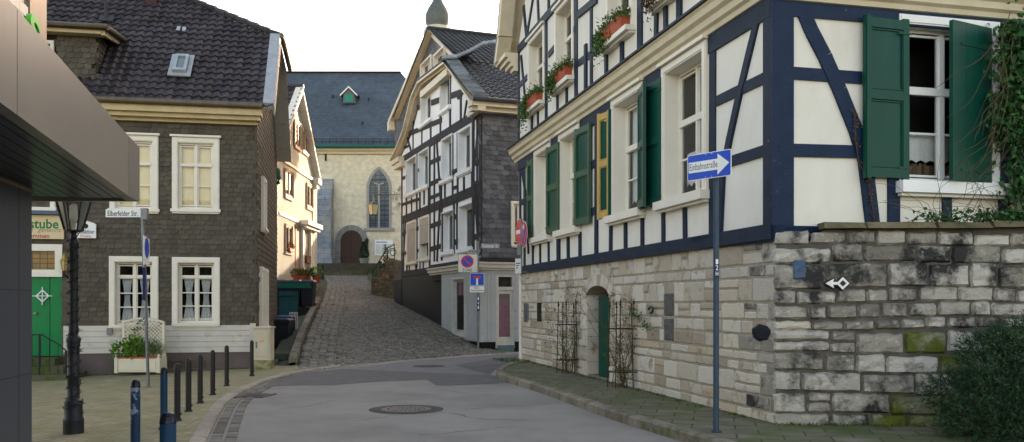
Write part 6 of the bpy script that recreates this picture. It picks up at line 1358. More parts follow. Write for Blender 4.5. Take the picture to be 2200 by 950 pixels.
# ================================================================ street furniture
# cable cabinet
x0, x1, Y = at(551.5, 21.5), at(588, 21.5), 21.2; t = thing('cable_cabinet', 'beige cable cabinet with a small orange warning sticker at the corner of the inn', 'cabinet', ((x0+x1)/2, Y, .06)); CB = M('cabinet_beige', (.50, .44, .33), (.45, .39, .29), 3, .6, c3=(.3, .27, .18), s3=3, t3=(.6, .85))
m = MB(); z0 = .22; z1 = zat(706, Y); m.box(x0+.0, x1, Y, Y+.35, z0, z1); m.box(x0-.02, x1+.02, Y-.03, Y+.38, z1, z1+.045); m.box(x0+.03, x1-.03, Y-.008, Y, z0+.08, z1-.05); cb = m.build('body', CB, t, bevel=.008)
m = MB(); m.box(x0+.05, x1-.05, Y-.016, Y-.009, z0+.10, z1-.07); dd = m.build('door', CB, t); m = MB(); m.box(x0+.07, x0+.095, Y-.035, Y-.016, zat(748, Y), zat(734, Y)); m.build('handle', STEEL, dd)
m = MB(); m.box((x0+x1)/2-.03, (x0+x1)/2+.06, Y-.018, Y-.0162, zat(735, Y), zat(731, Y)); m.build('sticker', M('sticker_orange', (.8, .35, .02)), dd)
m = MB(); m.box(x0, x1, Y+.01, Y+.34, -.1, z0); m.build('base', M('mossy_base', (.30, .27, .16), (.2, .2, .10), 6, .9, c3=(.1, .12, .03), s3=5, t3=(.45, .6)), t)
# bollards
bl = [(291, 815, 10, 'blue', 'blue bollard with peeling white patches and a dark cap, foremost but one'), (361, 885, 17, 'blue2', 'stout dark blue bollard nearest the camera'), (352, 789, 7.6, 'blue3', 'plain blue bollard, third from the camera'),
      (381, 780, 6.6, 'dark', 'first of the black bollards, next behind the blue ones'), (405, 770, 6.3, 'dark', 'second black bollard of the row along the kerb'), (430, 761, 6.2, 'dark', 'third black bollard of the row along the kerb'),
      (457, 752, 5.6, 'dark', 'fourth black bollard of the row along the kerb'), (487, 742, 5.4, 'dark', 'fifth black bollard, second from the far end'), (541, 731, 5.2, 'dark', 'last black bollard, by the cable cabinet')]
BLP = M('bollard_blue', (.012, .045, .095), (.010, .036, .08), 5, .3, c4=(.20, .23, .27), s4=7, t4=(.72, .75)); BLP2 = M('bollard_blue_peeling', (.012, .035, .085), (.010, .03, .07), 5, .35, c3=(.20, .24, .33), s3=5, t3=(.53, .56)); BDK = M('bollard_black', (.022, .020, .022), (.030, .027, .027), 8, .45, c4=(.16, .15, .14), s4=16, t4=(.72, .76)); BCP = M('bollard_cap', (.008, .012, .022), rough=.25)
proto = None
for px, py, hw, kind, lab in bl:
    Y = .8*FPX/(py-HY); X = at(px, Y); r_ = hw/FPX*Y*1.0; z0 = zleft(X, Y)
    if kind == 'dark' and proto:
        t = proto.copy(); C.objects.link(t); t.location = (X, Y, .8-.80); t['label'] = lab
        for ch in proto.children: c2 = ch.copy(); C.objects.link(c2); c2.parent = t
        continue
    t = thing('bollard', lab, 'bollard', (X, Y, 0), 'bollards along the left kerb'); m = MB(); m.lathe([(r_, -.06), (r_, .72)], X, Y, 20); m.build('shaft', {'blue': BLP2, 'blue2': BLP, 'blue3': BLP, 'dark': BDK}[kind], t, smooth=True)
    m = MB(); m.lathe([(r_*1.03, .715), (r_*1.03, .73), (r_, .735), (r_*.96, .76), (r_*.75, .785), (r_*.4, .797), (.002, .80)], X, Y, 20); m.build('cap', BDK if kind == 'dark' else BCP, t, smooth=True)
    m = MB(); m.tube([(X+r_*.9, Y-.01, .12), (X+r_*1.5, Y-.01, .12)], .012, 6); m.lathe([(r_*1.5, .0+.02), (r_*1.3, .05)], X, Y, 16); m.build('lock_stud', BDK if kind == 'dark' else BCP, t)
    if kind == 'dark': proto = t
# cast iron street lamp wound with a light string
X, Y = at(158, 10.9), 10.9; zz = lambda py: zat(py, Y); t = thing('street_lamp', 'black cast iron street lamp wound with a string of lights, beside the dark pillar', 'street lamp', (X, Y, -.04)); k_ = Y/FPX
m = MB(); m.lathe([(28*k_, zz(938)), (28*k_, zz(934)), (21*k_, zz(932)), (20.5*k_, zz(905)), (21*k_, zz(903)), (20*k_, zz(898)), (18.5*k_, zz(896)), (18*k_, zz(866)), (18.5*k_, zz(863)), (17*k_, zz(860)), (13*k_, zz(856)), (12.3*k_, zz(855)), (12*k_, zz(812)), (13.5*k_, zz(810)), (13.5*k_, zz(804)), (12*k_, zz(801)), (12*k_, zz(750)), (12.2*k_, zz(746)), (13.8*k_, zz(744)), (13.2*k_, zz(738)), (14.5*k_, zz(733)), (14.5*k_, zz(728)), (12.5*k_, zz(723)), (9.6*k_, zz(720)), (9.2*k_, zz(640)), (9*k_, zz(530)), (10.5*k_, zz(526)), (10.5*k_, zz(518)), (9*k_, zz(514)), (6.5*k_, zz(510)), (6*k_, zz(502)), (9*k_, zz(499)), (19*k_, zz(497)), (19*k_, zz(495)), (3*k_, zz(494))], X, Y, 24); m.build('post', CAST, t, smooth=True)
m = MB(); rb_, rt_ = 18*k_, 38*k_; zb_, zt = zz(495), zz(418)
for k in range(6):
    a = k*math.pi/3+.35; m.tube([(X+rb_*math.cos(a), Y+rb_*math.sin(a), zb_), (X+rt_*math.cos(a), Y+rt_*math.sin(a), zt)], .012, 4)
ringp = lambda r, z: [(X+r*math.cos(k*math.pi/3+.35), Y+r*math.sin(k*math.pi/3+.35), z) for k in range(6)]
m.loft([ringp(rt_+.01, zt-.01), ringp(rt_+.02, zt+.02), ringp(rt_*.55, zt+.14), ringp(rt_*.5, zt+.17), ringp(.03, zt+.24), ringp(.02, zt+.32)]); lf = m.build('lantern', CAST, t)
m = MB(); m.loft([ringp(rb_-.004, zb_), ringp(rt_-.006, zt)], cap=False); m.build('pane', glassM('clear_lantern_glass', (.9, .88, .84), .12, .12), lf)
m = MB(); m.lathe([(.02, zb_), (.03, zb_+.1), (.045, zb_+.14), (.045, zb_+.3), (.02, zb_+.33)], X, Y, 12); m.build('bulb', M('frosted_bulb', (.75, .75, .7), rough=.4), lf)
m = MB(); pts = []; rw_ = random.Random(4); n_ = 420
for i in range(n_):
    f_ = i/n_; z = zz(890)+(zz(508)-zz(890))*f_; py = HY-(z-EYE)/k_; r_ = (18.5 if py > 858 else 13.2 if py > 745 else 10)*k_; a = f_*2*math.pi*17+rw_.gauss(0, .25); rr_ = r_+rw_.uniform(0, .012)+(.03 if rw_.random() < .03 else 0); pts.append((X+rr_*math.cos(a), Y+rr_*math.sin(a), z+rw_.gauss(0, .012)))
m.tube(pts, .005, 3); tw = random.Random(8)
for p in pts[::3]:
    p = Vector(p); d = Vector((p.x-X, p.y-Y, tw.gauss(0, .03))).normalized(); m.tube([p, p+d*tw.uniform(.01, .05)+Vector((0, 0, tw.gauss(0, .02)))], .004, 3, r1=.002)
m.tube([(X+.02, Y-.05, zz(520)), (X+.10, Y-.05, zz(500)), (X+.16, Y-.05, zz(480)), (X+.24, Y-.05, zz(440))], .006, 5); m.build('light_string', BLK, t)

# street-name pole in front of the inn
Y = 17.0; xb, xt = at(319, Y), at(306, Y); zz = lambda py: zat(py, Y); zg = zleft(xb, Y); t = thing('sign_pole', 'leaning grey pole with the white Elberfelder Str. name plate in front of the inn window', 'sign post', (xb, Y, zg)); pl = lambda py: (xt+(xb-xt)*(py-448)/(828-448), Y, zz(py))
m = MB(); m.tube([(xb, Y, zg-.1), pl(640)], .030, 10); m.tube([pl(640), pl(448)], .036, 10); m.lathe([(.05, zg-.0), (.05, zg+.02)], xb, Y, 10); m.build('pole', STEEL, t)
SP = Plane(at(226, Y), Y+.03, 1, .0); a, b = 0, at(300, Y)-at(226, Y)+.02; z0, z1 = zz(466.5), zz(449.5)
m = MB(); m.pbox(SP, a, b, z0, z1, -.012, .012); m.build('name_plate', SWH, t); text('lettering', 'Elberfelder Str.', SP, .04, b-.06, zz(464), zz(452.5), .0135, BLK, t, bold=.01)
m = MB(); q = pl(468); m.box(q[0]-.02, q[0]+.10, Y-.05, Y+.04, zz(472), zz(448)); m.build('clamp', STEEL, t)
SP2 = Plane(pl(540)[0]+.05, Y-.0, -.20, 1); SP2.nx, SP2.ny = (.98, .20)
m = MB(); m.prism(SP2, [(-.25, zz(570)), (.25, zz(568)), (.25, zz(512)), (-.25, zz(508))], -.006, .006); m.build('parking_sign', SWH, t)
cc = (0, zz(533)); m = MB(); m.loft([[SP2.w(.2*math.cos(k*math.pi/10), cc[1]+.2*math.sin(k*math.pi/10), o_) for k in range(20)] for o_ in (.006, .009)]); m.build('blue_disc', BLU, t)
m = MB(); q = pl(590); m.box(q[0]-.02, q[0]+.03, Y-.05, Y-.035, zz(645), zz(575)); m.build('sticker', M('sticker_navy', (.015, .02, .10)), t)

# planter with trellis
Y = 20.55; x0, x1 = at(246, Y), at(344, Y); zg = zleft(x0, Y)-.0; t = thing('planter_box', 'cream wooden planter with lattice trellis and leafy bush under the left inn window', 'planter', ((x0+x1)/2, Y, zg)); zz = lambda py: zat(py, Y)
PW = M('planter_paint', (.62, .57, .44), (.54, .49, .37), 3, .55)
m = MB(); zb_, zt_ = zz(800), zz(771); m.box(x0+.04, x1-.04, Y, Y+.38, zb_, zt_)
for xx in (x0, x1-.08): 
    for yy in (Y-.02, Y+.34): m.box(xx, xx+.08, yy, yy+.08, zb_-.02, zt_+.03)
m.box(x0+.1, x1-.1, Y-.012, Y, zb_+.05, zt_-.04); m.build('box', PW, t, bevel=.006)
m = MB()
for xx in (x0+.04, x1-.04): 
    for yy in (Y+.02, Y+.38): m.lathe([(.01, zt_+.03), (.035, zt_+.05), (.04, zt_+.07), (.03, zt_+.10), (.002, zt_+.11)], xx, yy, 10)
m.build('knob', PW, t, smooth=True)
m = MB(); m.box(x0+.1, x1-.1, Y+.04, Y+.34, zt_-.02, zt_+.04); m.build('liner', TERR, t)
TP = Plane(x0, Y+.36, 1, 0); W_ = x1-x0; ztop = zz(692); m = MB(); m.pbox(TP, .03, .09, zt_, ztop, -.03, .03); m.pbox(TP, W_-.09, W_-.03, zt_, ztop, -.03, .03)
ar = [(.03+(W_-.06)*i/12, ztop-.02+.10*math.sin(math.pi*i/12)) for i in range(13)]
for p, q in zip(ar, ar[1:]): m.beam(TP, p, q, .045, -.028, .028)
m.build('trellis_frame', PW, t)
m = MB(); a0, a1, c0, c1 = .09, W_-.09, zt_, ztop-.0; s = .092; k = -int((c1-c0)/s)-1
def clipseg(x0_, y0_, dx, dy):
    t0, t1 = 0, 9
    for p, d, lo, hi in ((x0_, dx, a0, a1), (y0_, dy, c0, c1+.02)):
        ta, tb = sorted(((lo-p)/d, (hi-p)/d)); t0, t1 = max(t0, ta), min(t1, tb)
    return (t0, t1) if t1 > t0+.02 else None
for i in range(-16, 16):
    for sgn in (1, -1):
        xs_ = (a0+i*s) if sgn > 0 else (a1-i*s); r = clipseg(xs_, c0, sgn*.7071, .7071)
        if r: m.beam(TP, (xs_+sgn*.7071*r[0], c0+.7071*r[0]), (xs_+sgn*.7071*r[1], c0+.7071*r[1]), .020, -.012 if sgn > 0 else .0005, -.0 if sgn > 0 else .012)
m.build('lattice', PW, t)
m = MB(); rp = random.Random(12)
for k in range(7): bush(m, (x0+.30+rp.gauss(0, .13), Y+.12+rp.gauss(0, .06), zt_+.22+rp.gauss(0, .07)), (.2, .15, .17), 75, .11, .055, rp, up=.3)
m.build('broad_leaf_bush', LEAFB, t, recalc=False); m = MB()
for k in range(900): p = Vector((x0+.72+rp.gauss(0, .03), Y+.1, zt_+.05)); d = Vector((rp.gauss(.25, .55), rp.gauss(0, .4), rp.uniform(.2, 1))).normalized(); m.leaf(p+d*rp.uniform(.1, .42), .08, .010, d+Vector((0, 0, .3)), rp.random())
m.build('feathery_bush', LEAF, t, recalc=False); m = MB()
for k in range(60): f_ = rp.random(); m.leaf((x0+.2+.35*f_+rp.gauss(0, .05), Y+.34, zt_+.35+.55*f_+rp.gauss(0, .06)), .07, .05, None, rp.random())
m.build('climber', LEAF, t, recalc=False)
m = MB(); u_, z_ = Cp.uv(237, 712); m.pbox(Cp, u_-.06, u_+.06, z_-.08, z_+.08, .05, .10); m.build('meter_box', STEEL, HC)

# one-way pole in the right pavement
Y = 10.08; X = at(1538.5, Y); zz = lambda py: zat(py, Y); t = thing('one_way_sign', 'blue-grey pole with blue one-way arrow sign at the right kerb', 'sign post', (X, Y, .12)); m = MB(); m.tube([(X, Y, .1), (X, Y, zz(376))], .034, 12); m.lathe([(.06, .118), (.06, .135)], X, Y, 12); m.build('pole', POLE, t, smooth=True)
pL, pR = Vector((at(1480, 10.30), 10.30)), Vector((at(1574, 9.82), 9.82)); OP = Plane(pL.x, pL.y, pR.x-pL.x, pR.y-pL.y); Wd = (pR-pL).length; z1_ = zat(335.5, pL.y); z0_ = z1_-.30
def rrect(u0, u1, z0, z1, r, n=5):
    pts = []
    for cx_, cz_, a0_ in ((u1-r, z1-r, 0), (u0+r, z1-r, 90), (u0+r, z0+r, 180), (u1-r, z0+r, 270)): pts += [(cx_+r*math.cos(R(a0_+90*i/n)), cz_+r*math.sin(R(a0_+90*i/n))) for i in range(n+1)]
    return pts
m = MB(); m.prism(OP, rrect(0, Wd, z0_, z1_, .025), .02, .026); m.build('border', SWH, t); m = MB(); m.prism(OP, rrect(.008, Wd-.008, z0_+.008, z1_-.008, .02), .0262, .0275); m.build('plate', BLU, t)
zc_ = (z0_+z1_)/2; m = MB(); m.prism(OP, [(.02, zc_-.062), (Wd*.70, zc_-.062), (Wd*.70, zc_-.12), (Wd*.96, zc_), (Wd*.70, zc_+.12), (Wd*.70, zc_+.062), (.02, zc_+.062)], .0278, .029); m.build('arrow', SWH, t); text('lettering', 'Einbahnstraße', OP, .035, Wd*.70, zc_-.034, zc_+.045, .0295, BLK, t)
m = MB()
for (u_, z_) in ((Wd*.43, z0_+.02), (Wd*.57, z0_+.02), (Wd*.43, z1_-.02), (Wd*.57, z1_-.02)): m.prism(OP, rrect(u_-.005, u_+.005, z_-.005, z_+.005, .0049, 2), .0275, .031)
m.build('rivet', SWH, t)
m = MB(); m.tube([(X, Y, zz(385)), (X, Y, zz(330))], .03, 10); m.build('clamp', STEEL, t)
LP = Plane(X-.03, Y-.036, 1, 0); m = MB(); m.pbox(LP, .004, .056, zz(596), zz(556), -.004, .004); m.build('sticker', M('sticker_navy', (.015, .02, .10)), t)
for s_, y0, y1 in (('1', 557, 568), ('2', 570, 581), ('H', 584, 593)): text('lettering', s_, LP, .016, .046, zz(y1), zz(y0), .005, SWH, t, bold=.02)

# middle signs by the corner shop
Y = 28.4; X = at(1027, Y); zz = lambda py: zat(py, Y); t = thing('sign_pole', 'grey pole with no-stopping zone sign and blue dead-end sign by the corner shop', 'sign post', (X, Y, .05)); MP = Plane(0, Y-.06, 1, 0)
m = MB(); m.tube([(X, Y, 0), (X, Y, zz(518))], .035, 10); m.build('pole', STEEL, t)
def plate(P_, x0, x1, y0, y1, o, mat, nm, r=.03): m = MB(); (a, z0), (b, z1) = P_.uv(x0, y1), P_.uv(x1, y0); m.prism(P_, rrect(a, b, z0, z1, r), o, o+.01); m.build(nm, mat, t)
def disc(P_, px, py, r, o, mat, nm, kx_=1, parent=None):
    m = MB(); u_, z_ = P_.uv(px, py); m.loft([[P_.w(u_+r*math.cos(k*math.pi/14), z_+r*math.sin(k*math.pi/14), o_) for k in range(28)] for o_ in (o, o+.003)]); m.build(nm, mat, parent or t); return u_, z_
plate(MP, 984, 1026.5, 546, 586, .0, BLK, 'plate_edge'); plate(MP, 984.7, 1025.8, 546.7, 585.3, .003, M('sign_cream_white', (.68, .66, .58)), 'zone_plate'); u_, z_ = disc(MP, 1004, 562, .205, .014, RED, 'red_ring'); disc(MP, 1004, 562, .16, .018, BLU, 'blue_disc')
m = MB(); m.beam(MP, (u_-.135, z_+.135), (u_+.135, z_-.135), .05, .02, .0225); m.build('red_bar', RED, t); a, z0 = MP.uv(993, 583.5); b, z1 = MP.uv(1014, 577); text('lettering', 'ZONE', MP, a, b, z0, z1, .0145, BLK, t, bold=.01)
plate(MP, 1010, 1040, 586.8, 613.5, .003, SWH, 'plate_edge'); plate(MP, 1010.7, 1039.3, 587.5, 612.8, .006, BLU, 'dead_end_plate'); a, z0 = MP.uv(1023, 612.6); b, z1 = MP.uv(1027, 598); m = MB(); m.pbox(MP, a, b, z0, z1, .016, .018); m.build('white_bar', SWH, t)
(a, z0), (b, z1) = MP.uv(1018, 598.5), MP.uv(1032, 593.5); m = MB(); m.pbox(MP, a, b, z0, z1, .016, .019); m.build('red_bar', RED, t)
plate(MP, 1008.5, 1041, 614.5, 629, .003, BLK, 'plate_edge'); plate(MP, 1009, 1040.5, 615, 628.5, .006, SWH, 'text_plate'); 
for s_, x0, x1, y0, y1 in (('Keine', 1020, 1029, 616.7, 620.3), ('Wendemöglichkeit', 1011, 1039, 622.3, 626.5)): (a, z0), (b, z1) = MP.uv(x0, y1), MP.uv(x1, y0); text('lettering', s_, MP, a, b, z0, z1, .017, BLK, t, bold=.015)
plate(MP, 1033, 1073.5, 522.5, 533.5, -.06, M('weathered_plate', (.22, .22, .21)), 'street_plate', .01); (a, z0), (b, z1) = MP.uv(1035, 532), MP.uv(1072, 524.5); text('lettering', 'Tönisheider Str.', MP, a, b, z0, z1, -.048, SWH, t, bold=.01)
KP = Plane(at(1030, Y), Y-.03, -1, .55); a = KP.u(1006); m = MB(); m.pbox(KP, 0, a, zz(545), zz(536), .0, .01); m.build('street_plate', M('pale_plate', (.42, .42, .40)), t)
KPr = Plane(*KP.w(a, 0, 0)[:2], -KP.dx, -KP.dy); text('lettering', 'Kirchplatz', KPr, .05, a-.05, zz(543.8), zz(537.2), .0115, BLK, t, bold=.01)
m = MB(); m.pbox(MP, X-.03, X+.05, zz(668), zz(636), .0, .004); m.build('sticker', M('sticker_navy', (0, 0, 0)), t)
for s_, y0, y1 in (('1', 638, 645), ('4', 647, 655), ('1', 657, 664)): text('lettering', s_, MP, X-.01, X+.03, zz(y1), zz(y0), .005, SWH, t, bold=.02)

# no-entry and no-stopping signs fixed to the near house's far end
Y = 22.4; t = thing('no_entry_sign', 'pole with two red discs seen edge-on at the far end of the cream house', 'sign post', (at(1120, Y), Y, 2.2)); zz = lambda py: zat(py, Y); X = at(1120, Y); m = MB(); m.tube([(X, Y, zz(592)), (X, Y, zz(470))], .03, 10); m.tube([(X, Y, zz(585)), (X+.3, Y+.05, zz(585))], .02, 6); m.tube([(X, Y, zz(478)), (X+.3, Y+.05, zz(478))], .02, 6); m.build('pole', STEEL, t)
N1 = Plane(at(1115, 22.9), 22.9, -.238, 1); N2 = Plane(at(1126, 21.9), 21.9, -.238, 1)
def d2(P_, z_, r, o, mat, nm): m = MB(); m.loft([[P_.w(r*math.cos(k*math.pi/14), z_+r*math.sin(k*math.pi/14), o_) for k in range(28)] for o_ in (o, o+.004)]); m.build(nm, mat, t)
z1_ = zz(495); d2(N1, z1_, .345, 0, SWH, 'disc_edge'); d2(N1, z1_, .33, .005, RED, 'no_entry_disc'); m = MB(); m.pbox(N1, -.25, .25, z1_-.05, z1_+.05, .009, .012); m.build('white_bar', SWH, t)
z2_ = zz(507); d2(N2, z2_, .335, 0, SWH, 'disc_edge'); d2(N2, z2_, .32, .005, RED, 'no_stopping_ring'); d2(N2, z2_, .25, .01, BLU, 'blue_disc'); m = MB(); m.beam(N2, (-.19, z2_-.19), (.19, z2_+.19), .07, .014, .017); m.beam(N2, (-.19, z2_+.19), (.19, z2_-.19), .07, .014, .0178); m.build('red_cross', RED, t)
m = MB(); m.prism(N2, [(-.04, z2_+.12), (.04, z2_+.12), (.04, z2_+.17), (.09, z2_+.17), (0, z2_+.26), (-.09, z2_+.17), (-.04, z2_+.17)], .02, .022); m.build('arrow', SWH, t)
N3 = Plane(at(1107, Y), Y-.06, 1, .3); m = MB(); m.pbox(N3, 0, .16, zz(588), zz(556), 0, .01); m.build('text_plate', SWH, t)
for k in range(3): m = MB(); m.pbox(N3, .02, .13-.03*k, zz(567+5*k), zz(565+5*k), .01, .012); m.build('text_line', BLK, t)
m = MB(); m.pbox(N3, .05, .15, zz(548), zz(526), 0, .02); m.build('sign_back', ZINC, t)

# ================================================================ climbing plants, obelisk trellises, ivy, yew
def obelisk(px0, px1, pyt, pyb, label, dens, leafy, seed):
    rr = random.Random(seed); u0, u1 = A.u(px1, .2), A.u(px0, .2); um = (u0+u1)/2; x, y, _ = A.w(um, 0, .18); z0 = .12; zt = A.uv((px0+px1)/2, pyt, .2)[1]; r_ = (u1-u0)*.22
    t = thing('obelisk_trellis', label, 'trellis', (x, y, z0), 'iron trellises on the pavement'); m = MB(); RI = M('rusty_iron', (.035, .026, .022), (.06, .035, .022), 12, .8)
    for k in range(5):
        a = k*2*math.pi/5+.4; p = Vector((x+r_*math.cos(a), y+r_*math.sin(a)*.6, z0)); q = Vector((p.x*.85+x*.15, p.y*.85+y*.15, zt-.02*k)); m.tube([p, q], .010, 5); m.lathe([(.012, q.z), (.024, q.z+.02), (.010, q.z+.05), (.018, q.z+.07), (.002, q.z+.13)], q.x, q.y, 6)
    for zz_ in (z0+.28, zt-.42): m.tube([(x+r_*1.1*math.cos(k*math.pi/8), y+r_*.7*math.sin(k*math.pi/8), zz_) for k in range(17)], .010, 5)
    m.build('rods', RI, t)
    p_ = thing('climbing_rose', label.replace('iron obelisk trellis', 'thin climbing rose') .replace('rusty thin', 'thin')+', growing through it', 'climbing plant', (x, y, z0), 'climbing roses on the stone base'); s = MB(); lv = MB()
    for k in range(dens):
        p = Vector((x+rr.gauss(0, .06), y+rr.gauss(0, .04), z0)); pts = [p.copy()]; d = Vector((rr.gauss(0, .13), rr.gauss(-.02, .05), 1)); L = rr.uniform(.8, 2.4)
        for i in range(12):
            d = (d+Vector((rr.gauss(0, .16), rr.gauss(0, .07), rr.gauss(0, .05)))).normalized(); p = p+d*L/12; pts.append(p.copy())
            u_ = (p.x-A.x)*A.nx+(p.y-A.y)*A.ny
            if u_ < .03: p += Vector((A.nx, A.ny, 0))*(.04-u_)
            if rr.random() < .8:
                e = p+Vector((rr.gauss(0, .12), rr.gauss(0, .06), rr.uniform(-.02, .14))); s.tube([p, e], .0025, 3, rr.random()); 
                for j in range(2 if rr.random() < leafy else 0): lv.leaf(e+Vector((rr.gauss(0, .03), rr.gauss(0, .03), rr.gauss(0, .03))), .045, .028, None, rr.random())
        s.tube(pts, .006, 4, rr.random(), .002)
    s.build('stems', DRY, p_, recalc=False); lv.build('leaves', M('rose_leaves', (.06, .08, .02), (.09, .07, .02), 9, .7, tcol=[(.03, .06, .015), (.07, .10, .02), (.12, .09, .03)]), p_, recalc=False)
obelisk(1202, 1233, 655, 826, 'iron obelisk trellis left of the green arched door', 19, .8, 3); obelisk(1310, 1362, 655, 862, 'iron obelisk trellis right of the green arched door', 22, .4, 8)
t = thing('wall_sprig', 'small green leafy sprig growing out of the pale stone base', 'plant', A.w(3.9, 1.3, .05)); m = MB(); s = MB(); p0 = Vector(A.w(A.u(1365), A.uv(1365, 667)[1], .1)); p1 = Vector(A.w(A.u(1410), A.uv(1410, 712)[1], .1)); s.tube([p0, (p0+p1)/2+Vector((0, 0, .05)), p1], .004, 3)
for k in range(150): f_ = rg.random(); m.leaf(p0.lerp(p1, f_)+Vector((rg.gauss(0, .03), rg.gauss(0, .03), rg.gauss(.02, .05))), .05, .02, None, rg.random())
m.build('leaves', LEAFI, t, recalc=False); s.build('stem', DRY, t)
u_, z_ = A.uv(1402, 666); t = thing('wall_hook', 'dark iron ring hook on the pale stone base', 'hook', A.w(u_, z_, .02)); m = MB(); m.tube([A.w(u_+.09*math.cos(k*.4), z_+.05*math.sin(k*.4), .03) for k in range(14)], .02, 6); m.build('ring', CAST, t)
# ivy at the right edge
t = thing('ivy', 'hanging ivy with bare runners covering the right end of the short side wall', 'ivy', B.w(4.6, 2.6, .3)); m = MB(); s = MB(); ri = random.Random(31)
def ivyblob(px, py, o, n, ru, rz_):
    u_, z_ = B.uv(px, py, o)
    for k in range(int(n*1.9)): m.leaf(B.w(u_+ri.gauss(0, ru), z_+ri.gauss(0, rz_), o+ri.gauss(0, .10)), ri.uniform(.06, .12), .065, (ri.gauss(0, .5), ri.gauss(-.5, .5), ri.gauss(-.7, .5)), ri.random())
for px, py, n, ru, rz_ in ((2175, 62, 110, .09, .06), (2170, 120, 110, .12, .12), (2185, 190, 200, .11, .16), (2165, 215, 120, .10, .12), (2180, 270, 140, .12, .13), (2195, 330, 130, .1, .2), (2150, 270, 50, .05, .1), (2195, 120, 120, .08, .2), (2195, 400, 120, .12, .1), (2200, 230, 200, .15, .3), (2230, 200, 300, .2, .5), (2230, 400, 200, .2, .2)): ivyblob(px, py, .30, n, ru, rz_)
for px, n in ((1985, 25), (2020, 40), (2050, 30), (2090, 40), (2120, 50), (2150, 70), (2180, 90), (2200, 90)):
    u_, z_ = SB.uv(px, 468, -.1)
    for k in range(n): m.leaf(SB.w(u_+ri.gauss(0, .08), 2.6+abs(ri.gauss(0, .07)), -.1+ri.gauss(0, .1)), .07, .045, None, ri.random())
for k in range(26):
    px = ri.uniform(2140, 2210); py = ri.uniform(30, 200); u_, z_ = B.uv(px, py, .3); p = Vector(B.w(u_, z_, .3+ri.uniform(0, .12))); pts = [p.copy()]; d = Vector((ri.gauss(-.1, .2), ri.gauss(-.1, .1), -1))
    for i in range(12): d = (d+Vector((ri.gauss(-.03, .2), ri.gauss(0, .05), ri.gauss(0, .1)))).normalized(); p = p+d*.13; pts.append(p.copy())
    s.tube(pts, .006, 4, ri.random(), .003)
for k in range(30):
    px = ri.uniform(2000, 2200); u_, z_ = SB.uv(px, 465, 0); p = Vector(SB.w(u_, 2.58, -.1)); pts = [p.copy()]; d = Vector((ri.gauss(-.4, .6), ri.gauss(-.1, .1), .7))
    for i in range(9): d = (d+Vector((ri.gauss(-.05, .3), ri.gauss(0, .06), ri.gauss(-.12, .15)))).normalized(); p = p+d*.10; p.z = max(p.z, 2.58); pts.append(p.copy())
    s.tube(pts, .004, 3, ri.random(), .002)
m.build('leaves', LEAFI, t, recalc=False); s.build('runners', DRY, t)
t = thing('dry_creeper', 'dry brown creeper climbing the brace beside the dark green folded shutter', 'creeper', B.w(1.3, 3.0, .1)); m = MB(); s = MB(); pts = [Vector(B.w(*B.uv(px, py, .06), .06)) for px, py in ((1880, 480), (1872, 430), (1866, 390), (1845, 350), (1838, 300), (1836, 240))]; s.tube(pts, .006, 4)
for k in range(70): i = ri.randrange(5); m.leaf(pts[i].lerp(pts[i+1], ri.random())+Vector((ri.gauss(0, .02), -.02, 0)), .04, .03, None, ri.random())
m.build('leaves', M('dead_leaves', (.14, .07, .02), (.09, .045, .015), 9, .8), t, recalc=False); s.build('stem', DRY, t)
# yew bush in front of the stone wall
t = thing('yew_bush', 'dark bushy yew in front of the grey stone wall at the right edge', 'bush', (5.2, 9.5, .1)); m = MB(); ry_ = random.Random(77)
cs = [((5.15, 9.75, .72), .52), ((4.7, 9.7, .42), .42), ((5.5, 9.6, .75), .5), ((5.3, 9.3, .35), .5), ((4.95, 9.9, .98), .27), ((5.35, 9.8, 1.12), .30), ((5.7, 9.7, 1.0), .4), ((4.55, 9.55, .2), .32), ((5.9, 9.5, .5), .5), ((4.45, 9.8, .62), .2), ((4.95, 9.4, .2), .45), ((5.55, 9.75, 1.28), .16), ((5.0, 9.8, 1.15), .13)]
cs = [((c[0]+.42+.1*(c[2] < .5), c[1], c[2]), r_) for c, r_ in cs]
for c, r_ in cs:
    tb = ry_.uniform(-.05, .25)
    for k in range(int(620*r_*r_/.16)+60):
        d = Vector((ry_.gauss(0, 1), ry_.gauss(0, 1), ry_.gauss(0, 1))).normalized(); p = Vector(c)+d*r_*(ry_.uniform(.6, 1.0)+.22*max(0, math.sin(d.x*9+c[0]*7)*math.sin(d.z*8+c[2]*5)*math.sin(d.y*7))); dd_ = (d+Vector((ry_.gauss(0, .4), ry_.gauss(0, .4), ry_.gauss(.35, .4)))).normalized(); tn = ry_.random()
        for j in range(5): m.leaf(p+dd_*j*.028, .055, .013, dd_+Vector((ry_.gauss(0, .7), ry_.gauss(0, .7), ry_.gauss(0, .7))), min(1, max(0, tb+tn*.25+j*.09)))
m.build('foliage', LEAFD, t, recalc=False); m = MB()
for c, r_ in cs: m.tube([(5.2, 9.6, .1), ((5.2+c[0])/2, (9.6+c[1])/2, c[2]*.6), c], .02, 5, r1=.008)
m.build('branches', DRY, t)
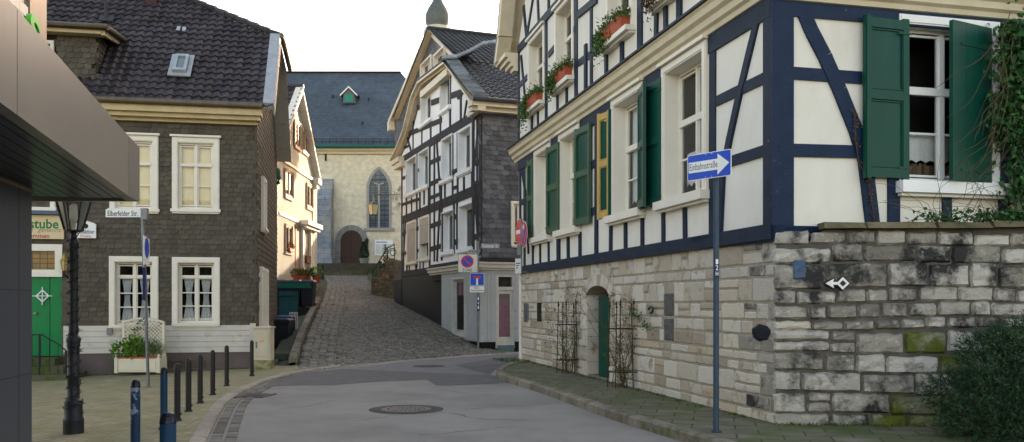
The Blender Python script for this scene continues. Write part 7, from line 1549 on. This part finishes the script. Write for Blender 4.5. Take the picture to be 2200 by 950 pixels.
# moss and weeds along edges
m = MB(); rm = random.Random(41)
def tuft(x, y, z, n, s): 
    for k in range(n): m.leaf((x+rm.gauss(0, s), y+rm.gauss(0, s), z), rm.uniform(.02, .05), .012, (rm.gauss(0, .5), rm.gauss(0, .5), 1), rm.random())
for k in range(120): f_ = rm.random(); u_ = .4+f_*12.6; x, y, _ = A.w(u_, 0, .05+abs(rm.gauss(0, .06))); tuft(x, y, .118, 7, .03)
for k in range(60): x, y, _ = A.w(rm.uniform(11, 13.2), 0, rm.uniform(.1, .75)); tuft(x, y, .118, 14, .06)
for k in range(90): u_ = rm.uniform(0, 5); x, y, _ = Cp.w(u_, 0, .04+abs(rm.gauss(0, .05))); tuft(x, y, zleft(x, y), 7, .03)
for k in range(120): yy = rm.uniform(22.5, 36); x = ly(yy)+abs(rm.gauss(0, .08)); tuft(x, yy, zst(x, yy), 6, .03)
for k in range(90): x, y, _ = F.w(rm.uniform(-.3, 9), 0, .1+abs(rm.gauss(0, .15))); tuft(x, y, max(.03, zst(x, y)), 7, .05)
for k in range(60): x, y, _ = SB.w(rm.uniform(0, 3), 0, .04+abs(rm.gauss(0, .04))); tuft(x, y, .118, 8, .03)
o = m.build('moss_tufts', M('moss_green', (.06, .10, .015), (.04, .07, .012), 9, .9), recalc=False); o['kind'] = 'stuff'; o['label'] = 'moss and small weeds along wall feet and kerbs'; o['category'] = 'moss'
t = thing('street_shade_house', 'low plastered house hidden behind the corner house, right of the church', 'house', (2, 54, 2)); m = MB(); m.box(-5.6, 12, 50.6, 57.4, 1.5, 5.6); m.build('wall', PLA, t)  # added out of view to keep the low sun off the cobbles
m = MB(); m.loft([[(-5.9, 50.2, 5.6), (12.3, 50.2, 5.6), (12.3, 57.8, 5.6), (-5.9, 57.8, 5.6)], [(-5.9, 53.95, 8.6), (12.3, 53.95, 8.6), (12.3, 54.05, 8.6), (-5.9, 54.05, 8.6)]]); m.build('roof', TILC, t)
RP = Plane(-5.6, 50.6, 1, 0)
for k in range(5): window(RP, 1+3.3*k, 2.1+3.3*k, 3.4, 4.9, t, arch=.1, proud=.04, rec=.01, sill=(.1, .12, .04), o=-.01, deep=.02)
t = thing('lane_shade_house', 'plain rendered house in the side lane beyond the slate-sided corner house', 'house', FS.w(9.1, 0, 0)); m = MB(); m.pbox(FS, 9.05, 26, -.3, 9.5, -9, -.02); m.build('wall', PLA, t)  # hidden house put in to block the sun from the lane
m = MB(); m.loft([[FS.w(8.9, 9.5, .4), FS.w(26.3, 9.5, .4), FS.w(26.3, 9.5, -9.4), FS.w(8.9, 9.5, -9.4)], [FS.w(8.9, 13.2, -4.4), FS.w(26.3, 13.2, -4.4), FS.w(26.3, 13.2, -4.6), FS.w(8.9, 13.2, -4.6)]]); m.build('roof', TILF, t)
for k in range(5):
    for z in (1.3, 4.2, 7.0): window(FS, 10+3.2*k, 11.2+3.2*k, z, z+1.6, t, arch=.1, proud=.04, rec=-.0+.01, sill=(.1, .12, .04), o=-.01, deep=.02)
for o in bpy.data.objects:
    if '_org' in o: del o['_org']
